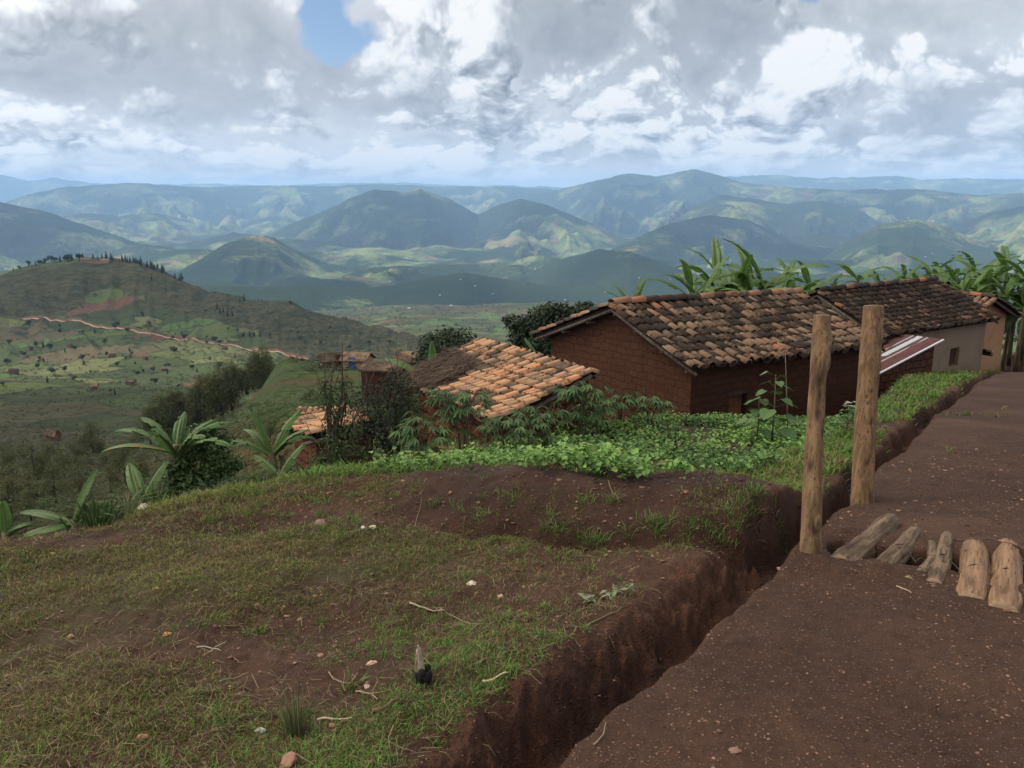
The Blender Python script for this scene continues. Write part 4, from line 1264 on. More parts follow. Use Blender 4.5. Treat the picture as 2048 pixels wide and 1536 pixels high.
mb = MB(); mb.hexa([F0 + offs + h2 * .03 - up * .022, F1 + offs + h2 * .03 - up * .022, F1 + offs + h2 * .005 - up * .022, F0 + offs + h2 * .005 - up * .022], [F0 + offs + h2 * .03 + up * .012, F1 + offs + h2 * .03 + up * .012, F1 + offs + h2 * .005 + up * .012, F0 + offs + h2 * .005 + up * .012], col=(1, 0, 0))
mb.build('verge_strip', M['iron'], sroof)
mb = MB(); mb.hexa([F0 + offs - rd2 * .012 - up * .05, F0 + offs - up * .05, F0 + bk + offs - up * .05, F0 + bk + offs - rd2 * .012 - up * .05], [F0 + offs - rd2 * .012 + up * .34, F0 + offs + up * .34, F0 + bk * .3 + offs + up * .34, F0 + bk * .3 + offs - rd2 * .012 + up * .34], col=(1, 0, 0))
mb.build('sheet', M['iron'], sroof)
mb = MB()
s0 = F0 - h2 * .06 + rd2 * .12; s1 = F1 - h2 * .06 - rd2 * .25
dz_ = (F1.z - F0.z) / (F1 - F0).length
wall_run(mb, s0 + offs, s1 + offs, offs.z - 5.3, F0.z - .05 + offs.z, F1.z - .10 + offs.z, .2, -h2)
wall_run(mb, s0 - h2 * .2 + offs, s0 + bk + offs, offs.z - 5.3, F0.z - .05 + offs.z, F0.z - .05 + offs.z, .2, rd2)
mb.build('wall', M['adobe_shed'], shed)

# ------------------------------------------------------------------ low orange-tiled outhouse below the bean field
B4 = V3(P(1182, 742, 11.0)); _r = ray(962, 680); A4 = V3(_r * (B4.z / _r[2]))
C4 = V3(P(986, 848, 10.2)); D4 = V3(P(800, 769, 12.55))
root = empty('tiled_outhouse', (B4.x, B4.y, -3.4)); tag(root, 'low mud brick outhouse with a bright orange clay tile roof beside the bean field', 'outhouse')
o4 = -Vector(root.location)
# tiles cover the sound part of the slope, dead thatch the far lower corner
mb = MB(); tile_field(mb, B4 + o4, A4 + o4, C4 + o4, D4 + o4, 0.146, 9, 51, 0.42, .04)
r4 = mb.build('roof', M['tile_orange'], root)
n4 = (C4 - B4).cross(A4 - B4).normalized()
if n4.z < 0: n4 = -n4
bd = Vector((C4.x - B4.x, C4.y - B4.y, 0))
backR = B4 - bd * 0.07 + Vector((0, 0, -.09)); backL = A4 - bd * 0.07 + Vector((0, 0, -.09))
mb = MB(); tile_field(mb, B4 + o4, A4 + o4, backR + o4, backL + o4, 0.165, 1, 52, 0.4); mb.build('back_slope', M['tile_orange'], r4)
for q0, q1 in ((B4, C4), (A4, D4)):
    mb = MB(); mb.tube([q0 + o4 + Vector((0, 0, -.07)), q0.lerp(q1, .5) + o4 + Vector((0, 0, -.09)), q1 + (q1 - q0) * .06 + o4 + Vector((0, 0, -.08))], [.03, .03, .026], 7); mb.build('rafter', M['pole'], r4)
# thatch patch
m, T = new_mat('dead_thatch'); p = geopos(T)
nn = T.noise(T.vm('MULTIPLY', p, (9, 9, 30)), 1.0, 5, 0.65)
M['thatch'] = finish(m, T, T.mix(T.ss(.35, .7, nn), (0.040, 0.024, 0.016), (0.115, 0.075, 0.048)), 0.95, T.bump(nn, 1.0, .03))
mb = MB(); rnd = random.Random(5)


def p4(s, t): return (B4.lerp(A4, s)).lerp(C4.lerp(D4, s), t)


for i in range(1500):
    s = 1 - rnd.random() ** 1.3 * 0.42; t = 0.30 + rnd.random() * 0.66
    if s < 0.62 + (t - .65) ** 2 * 1.2 + rnd.uniform(-.03, .03): continue
    q = p4(s, t) + n4 * rnd.uniform(.06, .15)
    d = (C4 - B4).normalized() * rnd.uniform(.5, 1) + (A4 - B4).normalized() * rnd.uniform(-.6, .6) + n4 * rnd.uniform(-.35, .25); d.normalize()
    w = d.cross(n4).normalized() * rnd.uniform(.004, .010); l = rnd.uniform(.12, .3)
    mb.add([q + o4 - w, q + o4 + w, q + o4 + d * l + w * .4, q + o4 + d * l - w * .4], [(0, 1, 2, 3)])
gs = 10
vs = []
for i in range(gs + 1):
    for j in range(gs + 1):
        s = 0.66 + 0.33 * i / gs; t = 0.32 + 0.64 * j / gs; e = min(i, gs - i, j, gs - j)
        vs.append(p4(s, t) + n4 * (0.02 + (.05 if e > 0 else 0.0) + rnd.uniform(0, .05) * (e > 0)) + o4)
mb.add(vs, [(i * (gs + 1) + j, i * (gs + 1) + j + 1, (i + 1) * (gs + 1) + j + 1, (i + 1) * (gs + 1) + j) for i in range(gs) for j in range(gs)], True)
mb.build('thatch_patch', M['thatch'], r4)
mb = MB()
rdir4 = (A4 - B4).normalized(); bdn = bd.normalized()
wb = B4 + rdir4 * .16; wc = C4 + rdir4 * .16 - bdn * .2; wa = A4 - rdir4 * .2; wd = D4 - rdir4 * .25 - bdn * .2
lb = backR + rdir4 * .16 + bdn * .03; la_ = backL - rdir4 * .2 + bdn * .03
dn = Vector((0, 0, -.08))
gable_wall(mb, wc + o4 + dn, lb + o4 + dn, wb + o4 + dn, -4.2 + o4.z, .18, rdir4)
gable_wall(mb, wd + o4 + dn, la_ + o4 + dn, wa + o4 + dn, -4.2 + o4.z, .18, -rdir4)
wall_run(mb, wc + rdir4 * .18 + o4, wd - rdir4 * .18 + o4, -4.2 + o4.z, wc.z - .06 + o4.z, wd.z - .06 + o4.z, .18, -bdn)
wall_run(mb, lb + rdir4 * .18 + o4, la_ - rdir4 * .18 + o4, -4.2 + o4.z, lb.z - .08 + o4.z, la_.z - .08 + o4.z, .18, bdn)
mb.build('wall', M['adobe_orange'], root)

# ------------------------------------------------------------------ tiny hut at the left
root = None
C5 = V3(P(614, 874, 10.4)); D5 = V3(P(566, 856, 11.1)); B5 = V3(P(748, 838, 10.6)); A5 = V3(P(690, 814, 11.5))
root = empty('tiled_hut', (C5.x, C5.y, -4.1)); tag(root, 'small mud hut with a sagging tiled roof behind the banana plants', 'hut')
o5 = -Vector(root.location)
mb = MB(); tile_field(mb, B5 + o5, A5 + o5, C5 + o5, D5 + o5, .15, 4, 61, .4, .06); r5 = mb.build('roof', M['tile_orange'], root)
for q0, q1 in ((B5, C5), (A5, D5)):
    mb = MB(); mb.tube([q0 + o5 + Vector((0, 0, -.08)), q1 + (q1 - q0) * .08 + o5 + Vector((0, 0, -.09))], .028, 6); mb.build('rafter', M['pole'], r5)
mb = MB(); e5 = (C5 - D5); e5.z = 0; e5.normalize(); g5 = (B5 - C5); g5.z = 0; g5.normalize()
wc = C5 + g5 * .12 - e5 * .05; wd = D5 + g5 * .12 + e5 * .06; wb = B5 - e5 * .05; wa = A5 + e5 * .06
for (p0, p1, inn) in ((wd, wc, g5), (wc, wb, -e5), (wb, wa, -g5), (wa, wd, e5)):
    sh = (p1 - p0); sh.z = 0; sh.normalize()
    wall_run(mb, p0 + o5, p1 - sh * .16 + o5, -4.5 + o5.z, p0.z - .09 + o5.z, p1.z - .09 + o5.z, .16, inn)
mb.build('wall', M['adobe_orange'], root)

# low roof behind the hut
q = [V3(P(600, 817, 15.5)), V3(P(655, 817, 15.5)), V3(P(652, 841, 14.6)), V3(P(588, 842, 14.6))]
root = empty('low_hut', tuple((q[2] + q[3]) / 2 + Vector((0, 0, -1.4)))); tag(root, 'low hut with a plain orange roof, half hidden behind the tiled hut', 'hut')
o6 = -Vector(root.location)
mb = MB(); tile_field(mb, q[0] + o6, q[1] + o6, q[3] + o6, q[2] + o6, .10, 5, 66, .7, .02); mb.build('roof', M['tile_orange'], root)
mb = MB()
for (p0, p1, inn) in ((q[3], q[2], Vector((0, 1, 0))), (q[2], q[1], Vector((-1, 0, 0))), (q[0], q[3], Vector((1, 0, 0)))):
    wall_run(mb, p0 + o6 + Vector(inn) * .05, p1 + o6 + Vector(inn) * .05, -1.5, p0.z + o6.z - .1, p1.z + o6.z - .1, .1, inn)
mb.build('wall', M['adobe_orange'], root)


# ------------------------------------------------------------------ smaller houses farther off
def small_house(name, label, cat, loc, rz, w, d, h, rise, wallmat, roofmat, door=None, group=None, over=0.25, windows=0, details=True):
    """gabled house: length w along local x, depth d, eaves at h"""
    root = empty(name, loc, rz); tag(root, label, cat, group)
    mb = MB()
    x, y = w / 2, d / 2
    bz = -1.5
    mb.add([(-x, -y, bz), (x, -y, bz), (x, y, bz), (-x, y, bz), (-x, -y, h), (x, -y, h), (x, y, h), (-x, y, h), (-x, 0, h + rise), (x, 0, h + rise)],
           [(0, 1, 5, 4), (2, 3, 7, 6), (1, 2, 6, 9, 5), (3, 0, 4, 8, 7)])
    mb.build('wall', wallmat, root)
    mb = MB(); X = x + over; Y = y + over; hz = h - rise * over / y
    for s in (-1, 1):
        mb.hexa([(-X, s * Y, hz + .02), (X, s * Y, hz + .02), (X, 0, h + rise + .02), (-X, 0, h + rise + .02)], [(-X, s * Y, hz + .14), (X, s * Y, hz + .14), (X, 0, h + rise + .16), (-X, 0, h + rise + .16)], col=(random.uniform(.15, .5), random.uniform(.3, .8), 0))
    mb.build('roof', roofmat, root)
    if details and door is not None:
        mb = MB(); mb.box((door[0], -y - .02, 0.95), (0.85, .06, 1.9)); mb.build('door', door[1], root)
    for k in range(windows):
        mb = MB(); mb.box((-x * .55 + k * x * 1.1 / max(1, windows - 1) if windows > 1 else x * .55, -y - .02, 1.35), (.6, .06, .6)); mb.build('window', M['dark'], root)
    return root


p = P(716, 740, 100); small_house('far_house', 'small orange house with a blue door on the far edge of the green slope', 'house', (p[0], p[1], p[2] - .1), R(-14), 2.9, 2.6, 1.5, .65, M['plaster_orange'], M['tile_dark'], (-.15, M['blue']), windows=0, over=.3)
p = P(668, 735, 101); small_house('far_house', 'long low brown house joined to the one with the blue door', 'house', (p[0], p[1], p[2] - .1), R(20), 3.2, 2.4, 1.15, .65, M['plaster_orange'], M['tile_dark'], (.5, M['dark_wood']), over=.3)
p = P(772, 755, 60); small_house('brick_house', 'long red brick house roof and wall behind the banana leaves', 'house', (p[0], p[1], p[2] - .3), R(-12), 2.9, 2.2, .95, .35, M['adobe'], M['tile_dark'], over=.15)
p = P(818, 735, 62); small_house('brick_house', 'small tiled house peeping out beside the round dark tree', 'house', (p[0], p[1], p[2] - .3), R(5), 1.7, 2.2, .9, .5, M['adobe'], M['tile_dark'], over=.15)
M['school'] = plaster('school_wall', (0.36, 0.215, 0.14), (0.25, 0.12, 0.07))
for u, v, w, rz, lab in ((190, 526, 30, 4, 'long orange school building on top of the hill'), (172, 523, 13, 10, 'short building at the left end of the hilltop school'), (212, 525, 12, -6, 'small pale building at the right end of the hilltop school')):
    q = mid_hit(u, v, 800, 1500); small_house('hilltop_school', lab, 'school building', (q.x, q.y, q.z), R(rz), w, 8, 3.6, 2.0, M['school'], M['tile_dark'], None, over=.6, windows=4 if w > 20 else 2)
m, T = new_mat('roof_pale'); M['pale_roof'] = finish(m, T, (0.52, 0.54, 0.55), 0.45, None, 0.5)
m, T = new_mat('adobe_far'); M['adobe_far'] = finish(m, T, (0.15, 0.085, 0.055), 0.9)
m, T = new_mat('wall_far'); M['wall_far'] = finish(m, T, (0.42, 0.27, 0.19), 0.9)
for u, v in ((28, 748), (108, 886), (86, 936), (150, 960), (190, 592), (225, 715), (140, 695), (290, 720), (330, 742), (262, 770), (395, 760), (450, 700), (415, 780), (190, 780), (60, 700), (345, 700)):
    q = mid_hit(u, v, 200, 1300)
    w = 4.6 if q.length > 500 else 2.7
    small_house('hillside_house', 'tiny brown farmhouse among the fields of the left hill', 'house', (q.x, q.y, q.z), R(random.uniform(-40, 40)), w, w * .7, 2.2, 1.2, M['adobe_far'], M['tile_dark'] if random.random() < .6 else M['tile_old'], None, 'farmhouses on the left hill', details=False)


def far_hit(u, v):
    r = ray(u, v); a = math.atan2(r[0], r[1]); tan = r[2] / math.hypot(r[0], r[1])
    i = int(np.clip(np.searchsorted(FAR_A, a), 1, len(FAR_A) - 1))
    col_ = FAR_Z[:, i] / FAR_R
    k = int(np.argmax(col_ >= tan)) if (col_ >= tan).any() else len(FAR_R) - 1
    return Vector((FAR_R[k] * math.sin(a), FAR_R[k] * math.cos(a), FAR_Z[k, i]))


for u, v in ((878, 606), (884, 609), (893, 607), (902, 612), (818, 617), (833, 603), (985, 591), (880, 591), (921, 561), (1070, 540), (1340, 560), (1278, 557), (1755, 528), (1762, 523), (1770, 526), (1748, 526), (1864, 510), (1850, 516), (1816, 440), (1842, 443), (1856, 444),
             (1866, 445), (1720, 424), (1735, 428), (1690, 405), (1490, 430), (1468, 386), (1170, 392), (1600, 365), (1712, 373), (1185, 470), (1210, 585), (1400, 565), (950, 575), (780, 565), (1000, 600), (1130, 600)):
    q = far_hit(u, v) if v < 596 else mid_hit(u, v, 1000, 4000)
    w = max(6, q.length * 0.0013)
    small_house('valley_house', 'tiny house with a glinting pale tin roof far off in the hazy valley', 'house', (q.x, q.y, q.z), R(random.uniform(-60, 60)), w * random.uniform(.9, 1.8), w * .8, w * .35, w * .2, M['wall_far'], M['pale_roof'], None, 'tin roofed houses in the far valley', details=False)
# ------------------------------------------------------------------ leaves and grass
def leaf_mat(name, trans=0.3, rough=0.6, spec=0.3, vary=0.35):
    m, T = new_mat(name)
    c = T.attr('Col')
    n = T.noise(geopos(T), 7.0, 3, 0.6)
    c = T.mix(T.m('MULTIPLY', T.ss(0.45, 0.75, n), vary), c, T.mix(0.5, c, (0.03, 0.04, 0.012)))
    return finish(m, T, c, rough, None, spec, translucent=trans)


M['leaf'] = leaf_mat('leaf', 0.2)
M['grass'] = leaf_mat('grass_blade', 0.25, 0.7, 0.15)
M['banana'] = leaf_mat('banana_leaf', 0.35, 0.45, 0.4, 0.25)
m, T = new_mat('straw'); M['straw'] = finish(m, T, T.attr('Col'), 0.85, None, 0.15)
M['bark'] = wood_mat('bark', (0.085, 0.065, 0.05), (0.04, 0.03, 0.024), 0.6)
m, T = new_mat('green_stem'); M['stem'] = finish(m, T, T.mix(T.noise(objco(T), 12, 3), (0.06, 0.075, 0.03), (0.10, 0.075, 0.045)), 0.7)
m, T = new_mat('banana_stem'); q = T.vm('MULTIPLY', objco(T), (14, 14, 2)); M['bstem'] = finish(m, T, T.mix(T.ss(.35, .65, T.noise(q, 1, 5, .6)), (0.045, 0.028, 0.018), (0.13, 0.11, 0.05)), 0.7)


def unit(v): return v / np.maximum(np.linalg.norm(v, axis=-1, keepdims=True), 1e-9)


def blades(base, h, w, lean_dir, lean, cols, curl=0.5):
    """bent grass blades: three triangles each"""
    n = len(base); ang = RNG.uniform(0, 2 * np.pi, n)
    side = np.stack([np.cos(ang), np.sin(ang), np.zeros(n)], -1) * (w / 2)[:, None]
    ld = np.stack([np.cos(lean_dir), np.sin(lean_dir), np.zeros(n)], -1)
    up = np.array([0, 0, 1.0])
    mid = base + up * (h * 0.55)[:, None] + ld * (lean * h * 0.30)[:, None]
    tip = base + up * (h * (1 - curl * np.minimum(lean, 1) * 0.45))[:, None] + ld * (lean * h * 0.95)[:, None]
    v = np.stack([base - side, base + side, mid - side * 0.8, mid + side * 0.8, tip], 1).reshape(-1, 3)
    k = np.arange(n)[:, None] * 5
    f = np.concatenate([k + np.array([[0, 1, 3]]), k + np.array([[0, 3, 2]]), k + np.array([[2, 3, 4]])], 0)
    c = np.repeat(cols, 5, 0).reshape(n, 5, 3)
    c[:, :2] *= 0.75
    return v, f, c.reshape(-1, 3)


def leaf_cards(pos, size, nrm, cols, aspect=0.5, fold=0.25, droop=0.0):
    """folded kite leaves, two triangles each: pos is the leaf's foot"""
    n = len(pos)
    nrm = unit(nrm)
    r = unit(RNG.normal(size=(n, 3)))
    d = unit(np.cross(nrm, r)); s = np.cross(nrm, d)
    L = size[:, None]
    tip = pos + d * L - np.array([0, 0, 1.0]) * L * droop
    a = pos + d * L * 0.42 + s * L * aspect * 0.5 + nrm * L * fold * 0.4
    b = pos + d * L * 0.42 - s * L * aspect * 0.5 + nrm * L * fold * 0.4
    v = np.stack([pos, a, tip, b], 1).reshape(-1, 3)
    k = np.arange(n)[:, None] * 4
    f = np.concatenate([k + np.array([[0, 1, 2]]), k + np.array([[0, 2, 3]])], 0)
    return v, f, np.repeat(cols, 4, 0)


def mixcol(a, b, t): return np.asarray(a)[None, :] * (1 - t)[:, None] + np.asarray(b)[None, :] * t[:, None]


def leaf_blobs(blobs, n, size, c1, c2, up=0.5, shell=0.55, aspect=0.5, droop=0.1, rng=None):
    """leaves through ellipsoid clumps; every clump has its own tint of green"""
    rng = rng or RNG
    w = np.array([b[1] ** 2 for b in blobs], float); w /= w.sum()
    cnt = rng.multinomial(n, w)
    P_, N_, C_ = [], [], []
    for (c, r, *sq), k in zip(blobs, cnt):
        d = unit(rng.normal(size=(k, 3)))
        rad = r * (shell + (1 - shell) * rng.random(k)) ** 1.0 * np.where(rng.random(k) < .12, 1.12, 1.0)
        z = sq[0] if sq else 0.75
        P_.append(np.asarray(c)[None, :] + d * rad[:, None] * np.array([1, 1, z]))
        nn = d * (1 - up) + np.array([0, 0, 1.0]) * up + rng.normal(size=(k, 3)) * 0.35
        N_.append(nn)
        t = np.clip(rng.random(k) * 0.6 + rng.uniform(0, 0.4), 0, 1)
        C_.append(mixcol(c1, c2, t))
    P_ = np.concatenate(P_); N_ = np.concatenate(N_); C_ = np.concatenate(C_)
    return leaf_cards(P_, size * rng.uniform(0.65, 1.35, len(P_)), N_, C_, aspect, 0.25, droop)


def merge(parts):
    vs, fs, cs = [], [], []; b = 0
    for v, f, c in parts:
        vs.append(v); fs.append(f + b); cs.append(c); b += len(v)
    return np.concatenate(vs), np.concatenate(fs), np.concatenate(cs)


def screen_scatter(n, az0, az1, r0, r1, power=0.0):
    a = RNG.uniform(az0, az1, n); r = np.exp(RNG.uniform(math.log(r0), math.log(r1), n))
    return r * np.sin(a), r * np.cos(a)


GREEN1, GREEN2, DRY = (0.075, 0.110, 0.026), (0.215, 0.245, 0.066), (0.30, 0.215, 0.11)


def make_grass(name, x, y, cover, hmin, hmax, per, dry=0.25, lush=None, wid=0.0042):
    keep = RNG.random(len(x)) < cover
    x, y = x[keep], y[keep]
    n = len(x)
    tone = np.clip(0.5 + 0.9 * fbm(x * 1.1, y * 1.1, 3, 201) + 0.25 * RNG.normal(size=n), 0, 1)
    dryp = np.clip(dry + 0.9 * fbm(x * 0.9 + 7, y * 0.9, 3, 207), 0.03, 0.85)
    X = np.repeat(x, per) + RNG.normal(size=n * per) * 0.018; Y = np.repeat(y, per) + RNG.normal(size=n * per) * 0.018
    tn = np.repeat(tone, per); dp = np.repeat(dryp, per)
    h = RNG.uniform(hmin, hmax, n * per) * np.repeat(RNG.uniform(0.6, 1.3, n), per)
    dist = np.hypot(X, Y)
    w = wid * RNG.uniform(.7, 1.3, n * per) * np.clip(dist / 4.5, 0.8, 3.5)
    c = mixcol(GREEN1, GREEN2, np.clip(tn + RNG.normal(size=n * per) * .18, 0, 1))
    isd = RNG.random(n * per) < dp
    c = np.where(isd[:, None], mixcol((0.085, 0.062, 0.03), DRY, RNG.random(n * per)), c)
    if lush is not None:
        lu = np.clip(lush(X, Y), 0, 1)[:, None] * (~isd)[:, None]
        c = c * (1 - lu) + mixcol((0.070, 0.165, 0.030), (0.150, 0.315, 0.060), RNG.random(n * per)) * lu
    Z = ground_z(X, Y) - 0.006
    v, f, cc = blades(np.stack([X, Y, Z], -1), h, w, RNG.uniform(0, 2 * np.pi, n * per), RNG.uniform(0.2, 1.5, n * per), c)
    return tag(link(name, mesh_np(name, v, f, False, cc), M['grass']), kind='stuff')


# lawn
def lush_fn(x, y):
    s, t = st(x, y)
    return sstep(-1.7, -1.25, t) * sstep(2.1, 1.5, s) * 0.9 + sstep(3.4, 4.0, s) * 0.5


x, y = screen_scatter(150000, R(-44), R(26), 2.0, 7.0)
cv = grass_cover(x, y)
pat = fbm(x * 2.3, y * 2.3, 4, 211)
cov = np.clip(cv * 1.05 + 2.4 * pat * np.sqrt(np.clip(cv * (1 - cv), 0, 1)), 0, 1) * (cv > 0.02)
dry_lawn = make_grass('grass', x, y, cov * 0.62, 0.014, 0.042, 4, 0.40, lush_fn)
# verge by the road and the strip beyond the field
x, y = screen_scatter(90000, R(5), R(40), 5.0, 34.0)
s_, t_ = st(x, y)
cov = sstep(-verge_w(y) - .45, -verge_w(y) - .1, t_) * sstep(-0.20, -0.34, t_ + 0.08 * fbm(x * 2, y * 2, 2, 5)) * sstep(3.5, 4.4, s_) * np.clip(0.55 + 1.0 * fbm(x * 0.8, y * 0.8, 3, 219), 0, 1)
make_grass('grass', x, y, cov * 0.8, 0.03, 0.11, 4, 0.15, lush_fn, 0.006)
# scattered weeds on the road edge
x, y = screen_scatter(30000, R(-5), R(34), 2.2, 30.0)
s_, t_ = st(x, y)
cov = sstep(0.05, 0.15, t_) * sstep(0.9, 0.2, t_) * (fbm(x * 1.6, y * 1.6, 3, 223) > 0.42) * sstep(4, 6, s_)
make_grass('weeds', x, y, cov * 0.6, 0.03, 0.08, 5, 0.1, None, 0.005)
# grass hanging over the ditch and on the bank crest
x, y = screen_scatter(60000, R(-26), R(24), 4.6, 9.0)
yt = np.interp(x, _top[:, 0], _top[:, 1])
cov = np.exp(-((y - yt - 0.1) / 0.25) ** 2) * (np.clip(0.30 + 1.2 * fbm(x * 1.2, y * 1.2, 3, 227), 0, 1)) * (st(x, y)[1] < -0.5) * sstep(-1.0, -1.9, x)
make_grass('grass', x, y, cov * 0.7, 0.03, 0.09, 5, 0.12, None, 0.005)


def tufts(name, spots, hmin, hmax, nbl, spread, dry=0.1, c1=GREEN1, c2=GREEN2, wid=0.005, kind='stuff'):
    B, H, Wd, LD, LN, C = [], [], [], [], [], []
    for x, y, sc in spots:
        k = int(nbl * sc); a = RNG.uniform(0, 2 * np.pi, k); rr = np.abs(RNG.normal(size=k)) * spread * sc
        X, Y = x + np.cos(a) * rr, y + np.sin(a) * rr
        B.append(np.stack([X, Y, ground_z(X, Y) - 0.01], -1)); H.append(RNG.uniform(hmin, hmax, k) * (0.6 + 0.4 * sc)); Wd.append(np.full(k, wid)); LD.append(a + RNG.normal(size=k) * .5)
        LN.append(RNG.uniform(.2, 1.3, k))
        c = mixcol(c1, c2, RNG.random(k)); d = RNG.random(k) < dry
        C.append(np.where(d[:, None], mixcol((0.10, 0.08, 0.04), DRY, RNG.random(k)), c))
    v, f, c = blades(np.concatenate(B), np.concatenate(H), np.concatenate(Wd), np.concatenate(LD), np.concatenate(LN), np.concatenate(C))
    return tag(link(name, mesh_np(name, v, f, False, c), M['grass']), kind=kind)


spots = []
for u, v, sc in ((700, 990, 1), (740, 975, .9), (770, 1000, .8), (905, 1025, 1), (960, 1045, .9), (985, 990, .9), (1030, 1005, 1.1), (1165, 1010, 1), (1230, 1010, 1), (1085, 1060, 1.2), (1150, 1055, 1.4), (1110, 1075, .9), (1200, 1085, 1.5), (1180, 1095, 1.2),
                 (1310, 1050, 1.5), (1330, 1040, 1.2), (1320, 1070, 1.0), (1290, 1085, 1), (1370, 1085, .9), (1400, 1080, .8), (1500, 1010, 1.6), (1480, 1030, 1.2), (1530, 990, 1.3), (1470, 1050, 1.1), (1555, 1020, 1.1), (1500, 985, 1.2), (1060, 1095, .8), (1130, 1103, .8),
                 (620, 1010, 1), (580, 1030, 1), (660, 985, 1), (640, 1030, 1), (540, 1010, 1), (500, 1030, 1.2), (460, 1020, 1), (430, 1040, 1), (520, 985, 1), (600, 985, .9), (840, 985, .6), (860, 1010, .6), (710, 1040, .8), (690, 1050, 1), (680, 1075, 1.3),
                 (1010, 1112, .8), (1180, 1140, .8), (1105, 1220, .7), (1040, 1215, .6), (1180, 1262, .5), (780, 1262, .6), (640, 1245, .5), (420, 1250, .8), (520, 1255, .8), (490, 1270, .6), (370, 1265, .8), (720, 1375, .9), (450, 1440, 1), (270, 1410, 1), (60, 1240, 1), (340, 1530, 1),
                 (640, 1060, 1.2), (560, 1075, 1), (1440, 1075, 1), (1410, 1068, .8), (1450, 1060, .9)):
    p = on_ground(u, v)
    for k in range(2): spots.append((p.x + RNG.normal() * .04, p.y + RNG.normal() * .04, sc * RNG.uniform(.5, .85)))
tufts('weeds', spots, 0.035, 0.085, 34, 0.045, 0.08, (0.070, 0.140, 0.030), (0.145, 0.245, 0.056))
# dead grass litter
n = 3000
x, y = screen_scatter(n * 3, R(-42), R(20), 2.1, 6.5)
cv = grass_cover(x, y); k = (RNG.random(n * 3) < (0.15 + 0.8 * np.exp(-((cv - .42) / .22) ** 2))) & (st(x, y)[1] < -0.45) & (y < np.interp(x, _foot[:, 0], _foot[:, 1]) + .1)
x, y = x[k][:n], y[k][:n]; n = len(x)
a = RNG.uniform(0, 2 * np.pi, n); l = RNG.uniform(.015, .075, n); z = ground_z(x, y)
p0 = np.stack([x, y, z + .008], -1); x1, y1 = x + np.cos(a) * l, y + np.sin(a) * l
p1 = np.stack([x1, y1, ground_z(x1, y1) + .006 + RNG.random(n) * .03], -1)
sd = np.stack([-np.sin(a), np.cos(a), np.zeros(n)], -1) * RNG.uniform(.0007, .0016, n)[:, None]
v = np.stack([p0 - sd, p0 + sd, p1 + sd, p1 - sd], 1).reshape(-1, 3)
c = np.repeat(mixcol((0.09, 0.06, 0.035), (0.24, 0.185, 0.105), RNG.random(n) ** 2), 4, 0)
tag(link('straw_litter', mesh_np('straw_litter', v, np.arange(4 * n).reshape(n, 4), False, c), M['straw']), kind='stuff')

# pebbles and clods
_ico_v = np.array([(0, 0, 1), (.894, 0, .447), (.276, .851, .447), (-.724, .526, .447), (-.724, -.526, .447), (.276, -.851, .447), (.724, .526, -.447), (-.276, .851, -.447), (-.894, 0, -.447), (-.276, -.851, -.447), (.724, -.526, -.447), (0, 0, -1)])
_ico_f = np.array([(0, 1, 2), (0, 2, 3), (0, 3, 4), (0, 4, 5), (0, 5, 1), (1, 6, 2), (2, 7, 3), (3, 8, 4), (4, 9, 5), (5, 10, 1), (6, 7, 2), (7, 8, 3), (8, 9, 4), (9, 10, 5), (10, 6, 1), (6, 11, 7), (7, 11, 8), (8, 11, 9), (9, 11, 10), (10, 11, 6)])


def pebbles(name, x, y, r, c1, c2):
    n = len(x)
    P0 = np.stack([x, y, ground_z(x, y) + r * 0.15], -1)
    v = _ico_v[None] * (r[:, None, None] * RNG.uniform(.55, 1.25, (n, 12, 1))) * np.stack([RNG.uniform(.8, 1.4, n), RNG.uniform(.8, 1.2, n), RNG.uniform(.45, .8, n)], -1)[:, None, :]
    v = (v + P0[:, None, :]).reshape(-1, 3)
    f = (np.arange(n)[:, None, None] * 12 + _ico_f[None]).reshape(-1, 3)
    c = np.repeat(mixcol(c1, c2, RNG.random(n) ** 1.6), 12, 0) * np.repeat(RNG.uniform(.7, 1.15, n), 12)[:, None]
    return tag(link(name, mesh_np(name, v, f, False, c), M['straw']), kind='stuff')


x, y = screen_scatter(95000, R(-42), R(36), 1.9, 9.0)
s_, t_ = st(x, y)
k = np.clip(0.5 + 1.0 * fbm(x * 1.4, y * 1.4, 3, 231), 0.05, 1) * np.where(t_ > 0, 0.62, 0.50) * (1 - 0.35 * (t_ > -.42) * (t_ < 0.0))
keep = RNG.random(len(x)) < k * 0.55
x, y = x[keep], y[keep]
rr = np.exp(RNG.normal(size=len(x)) * 0.42) * 0.0042 * np.clip(np.hypot(x, y) / 4.2, .5, 1.6)
pebbles('gravel', x, y, np.minimum(rr, .016), (0.055, 0.027, 0.019), (0.29, 0.165, 0.115))
x, y = screen_scatter(1500, R(-40), R(36), 2.0, 7.0)
keep = (RNG.random(len(x)) < np.clip(.25 + fbm(x * 2, y * 2, 2, 9), .05, 1)) & (st(x, y)[1] < -.5)
x, y = x[keep], y[keep]
pebbles('gravel', x, y, RNG.uniform(.007, .017, len(x)), (0.11, 0.055, 0.038), (0.30, 0.16, 0.10))


# ------------------------------------------------------------------ bean field: low broad-leaved crop that covers the ground
def in_field(x, y):
    yt = np.interp(x, _top[:, 0], _top[:, 1]); s, t = st(x, y)
    left_edge = np.interp(y, [6.2, 7.5, 9.0, 10.5, 12.2], [-1.1, -0.75, -0.3, 0.7, 1.1])
    return (y > yt + 0.10) & (y < 14.6) & (x > left_edge) & ((x - 3.1) * .794 + (y - 13.7) * .608 < (0.25 + 50 * (x > 2.9))) & (t < -verge_w(y) - 0.12) & ~((y > 11.6) & (x < 1.0)) & ((x < 3.0) | ((y - 13.7) - (x - 3.1) * .766 < 0.1))


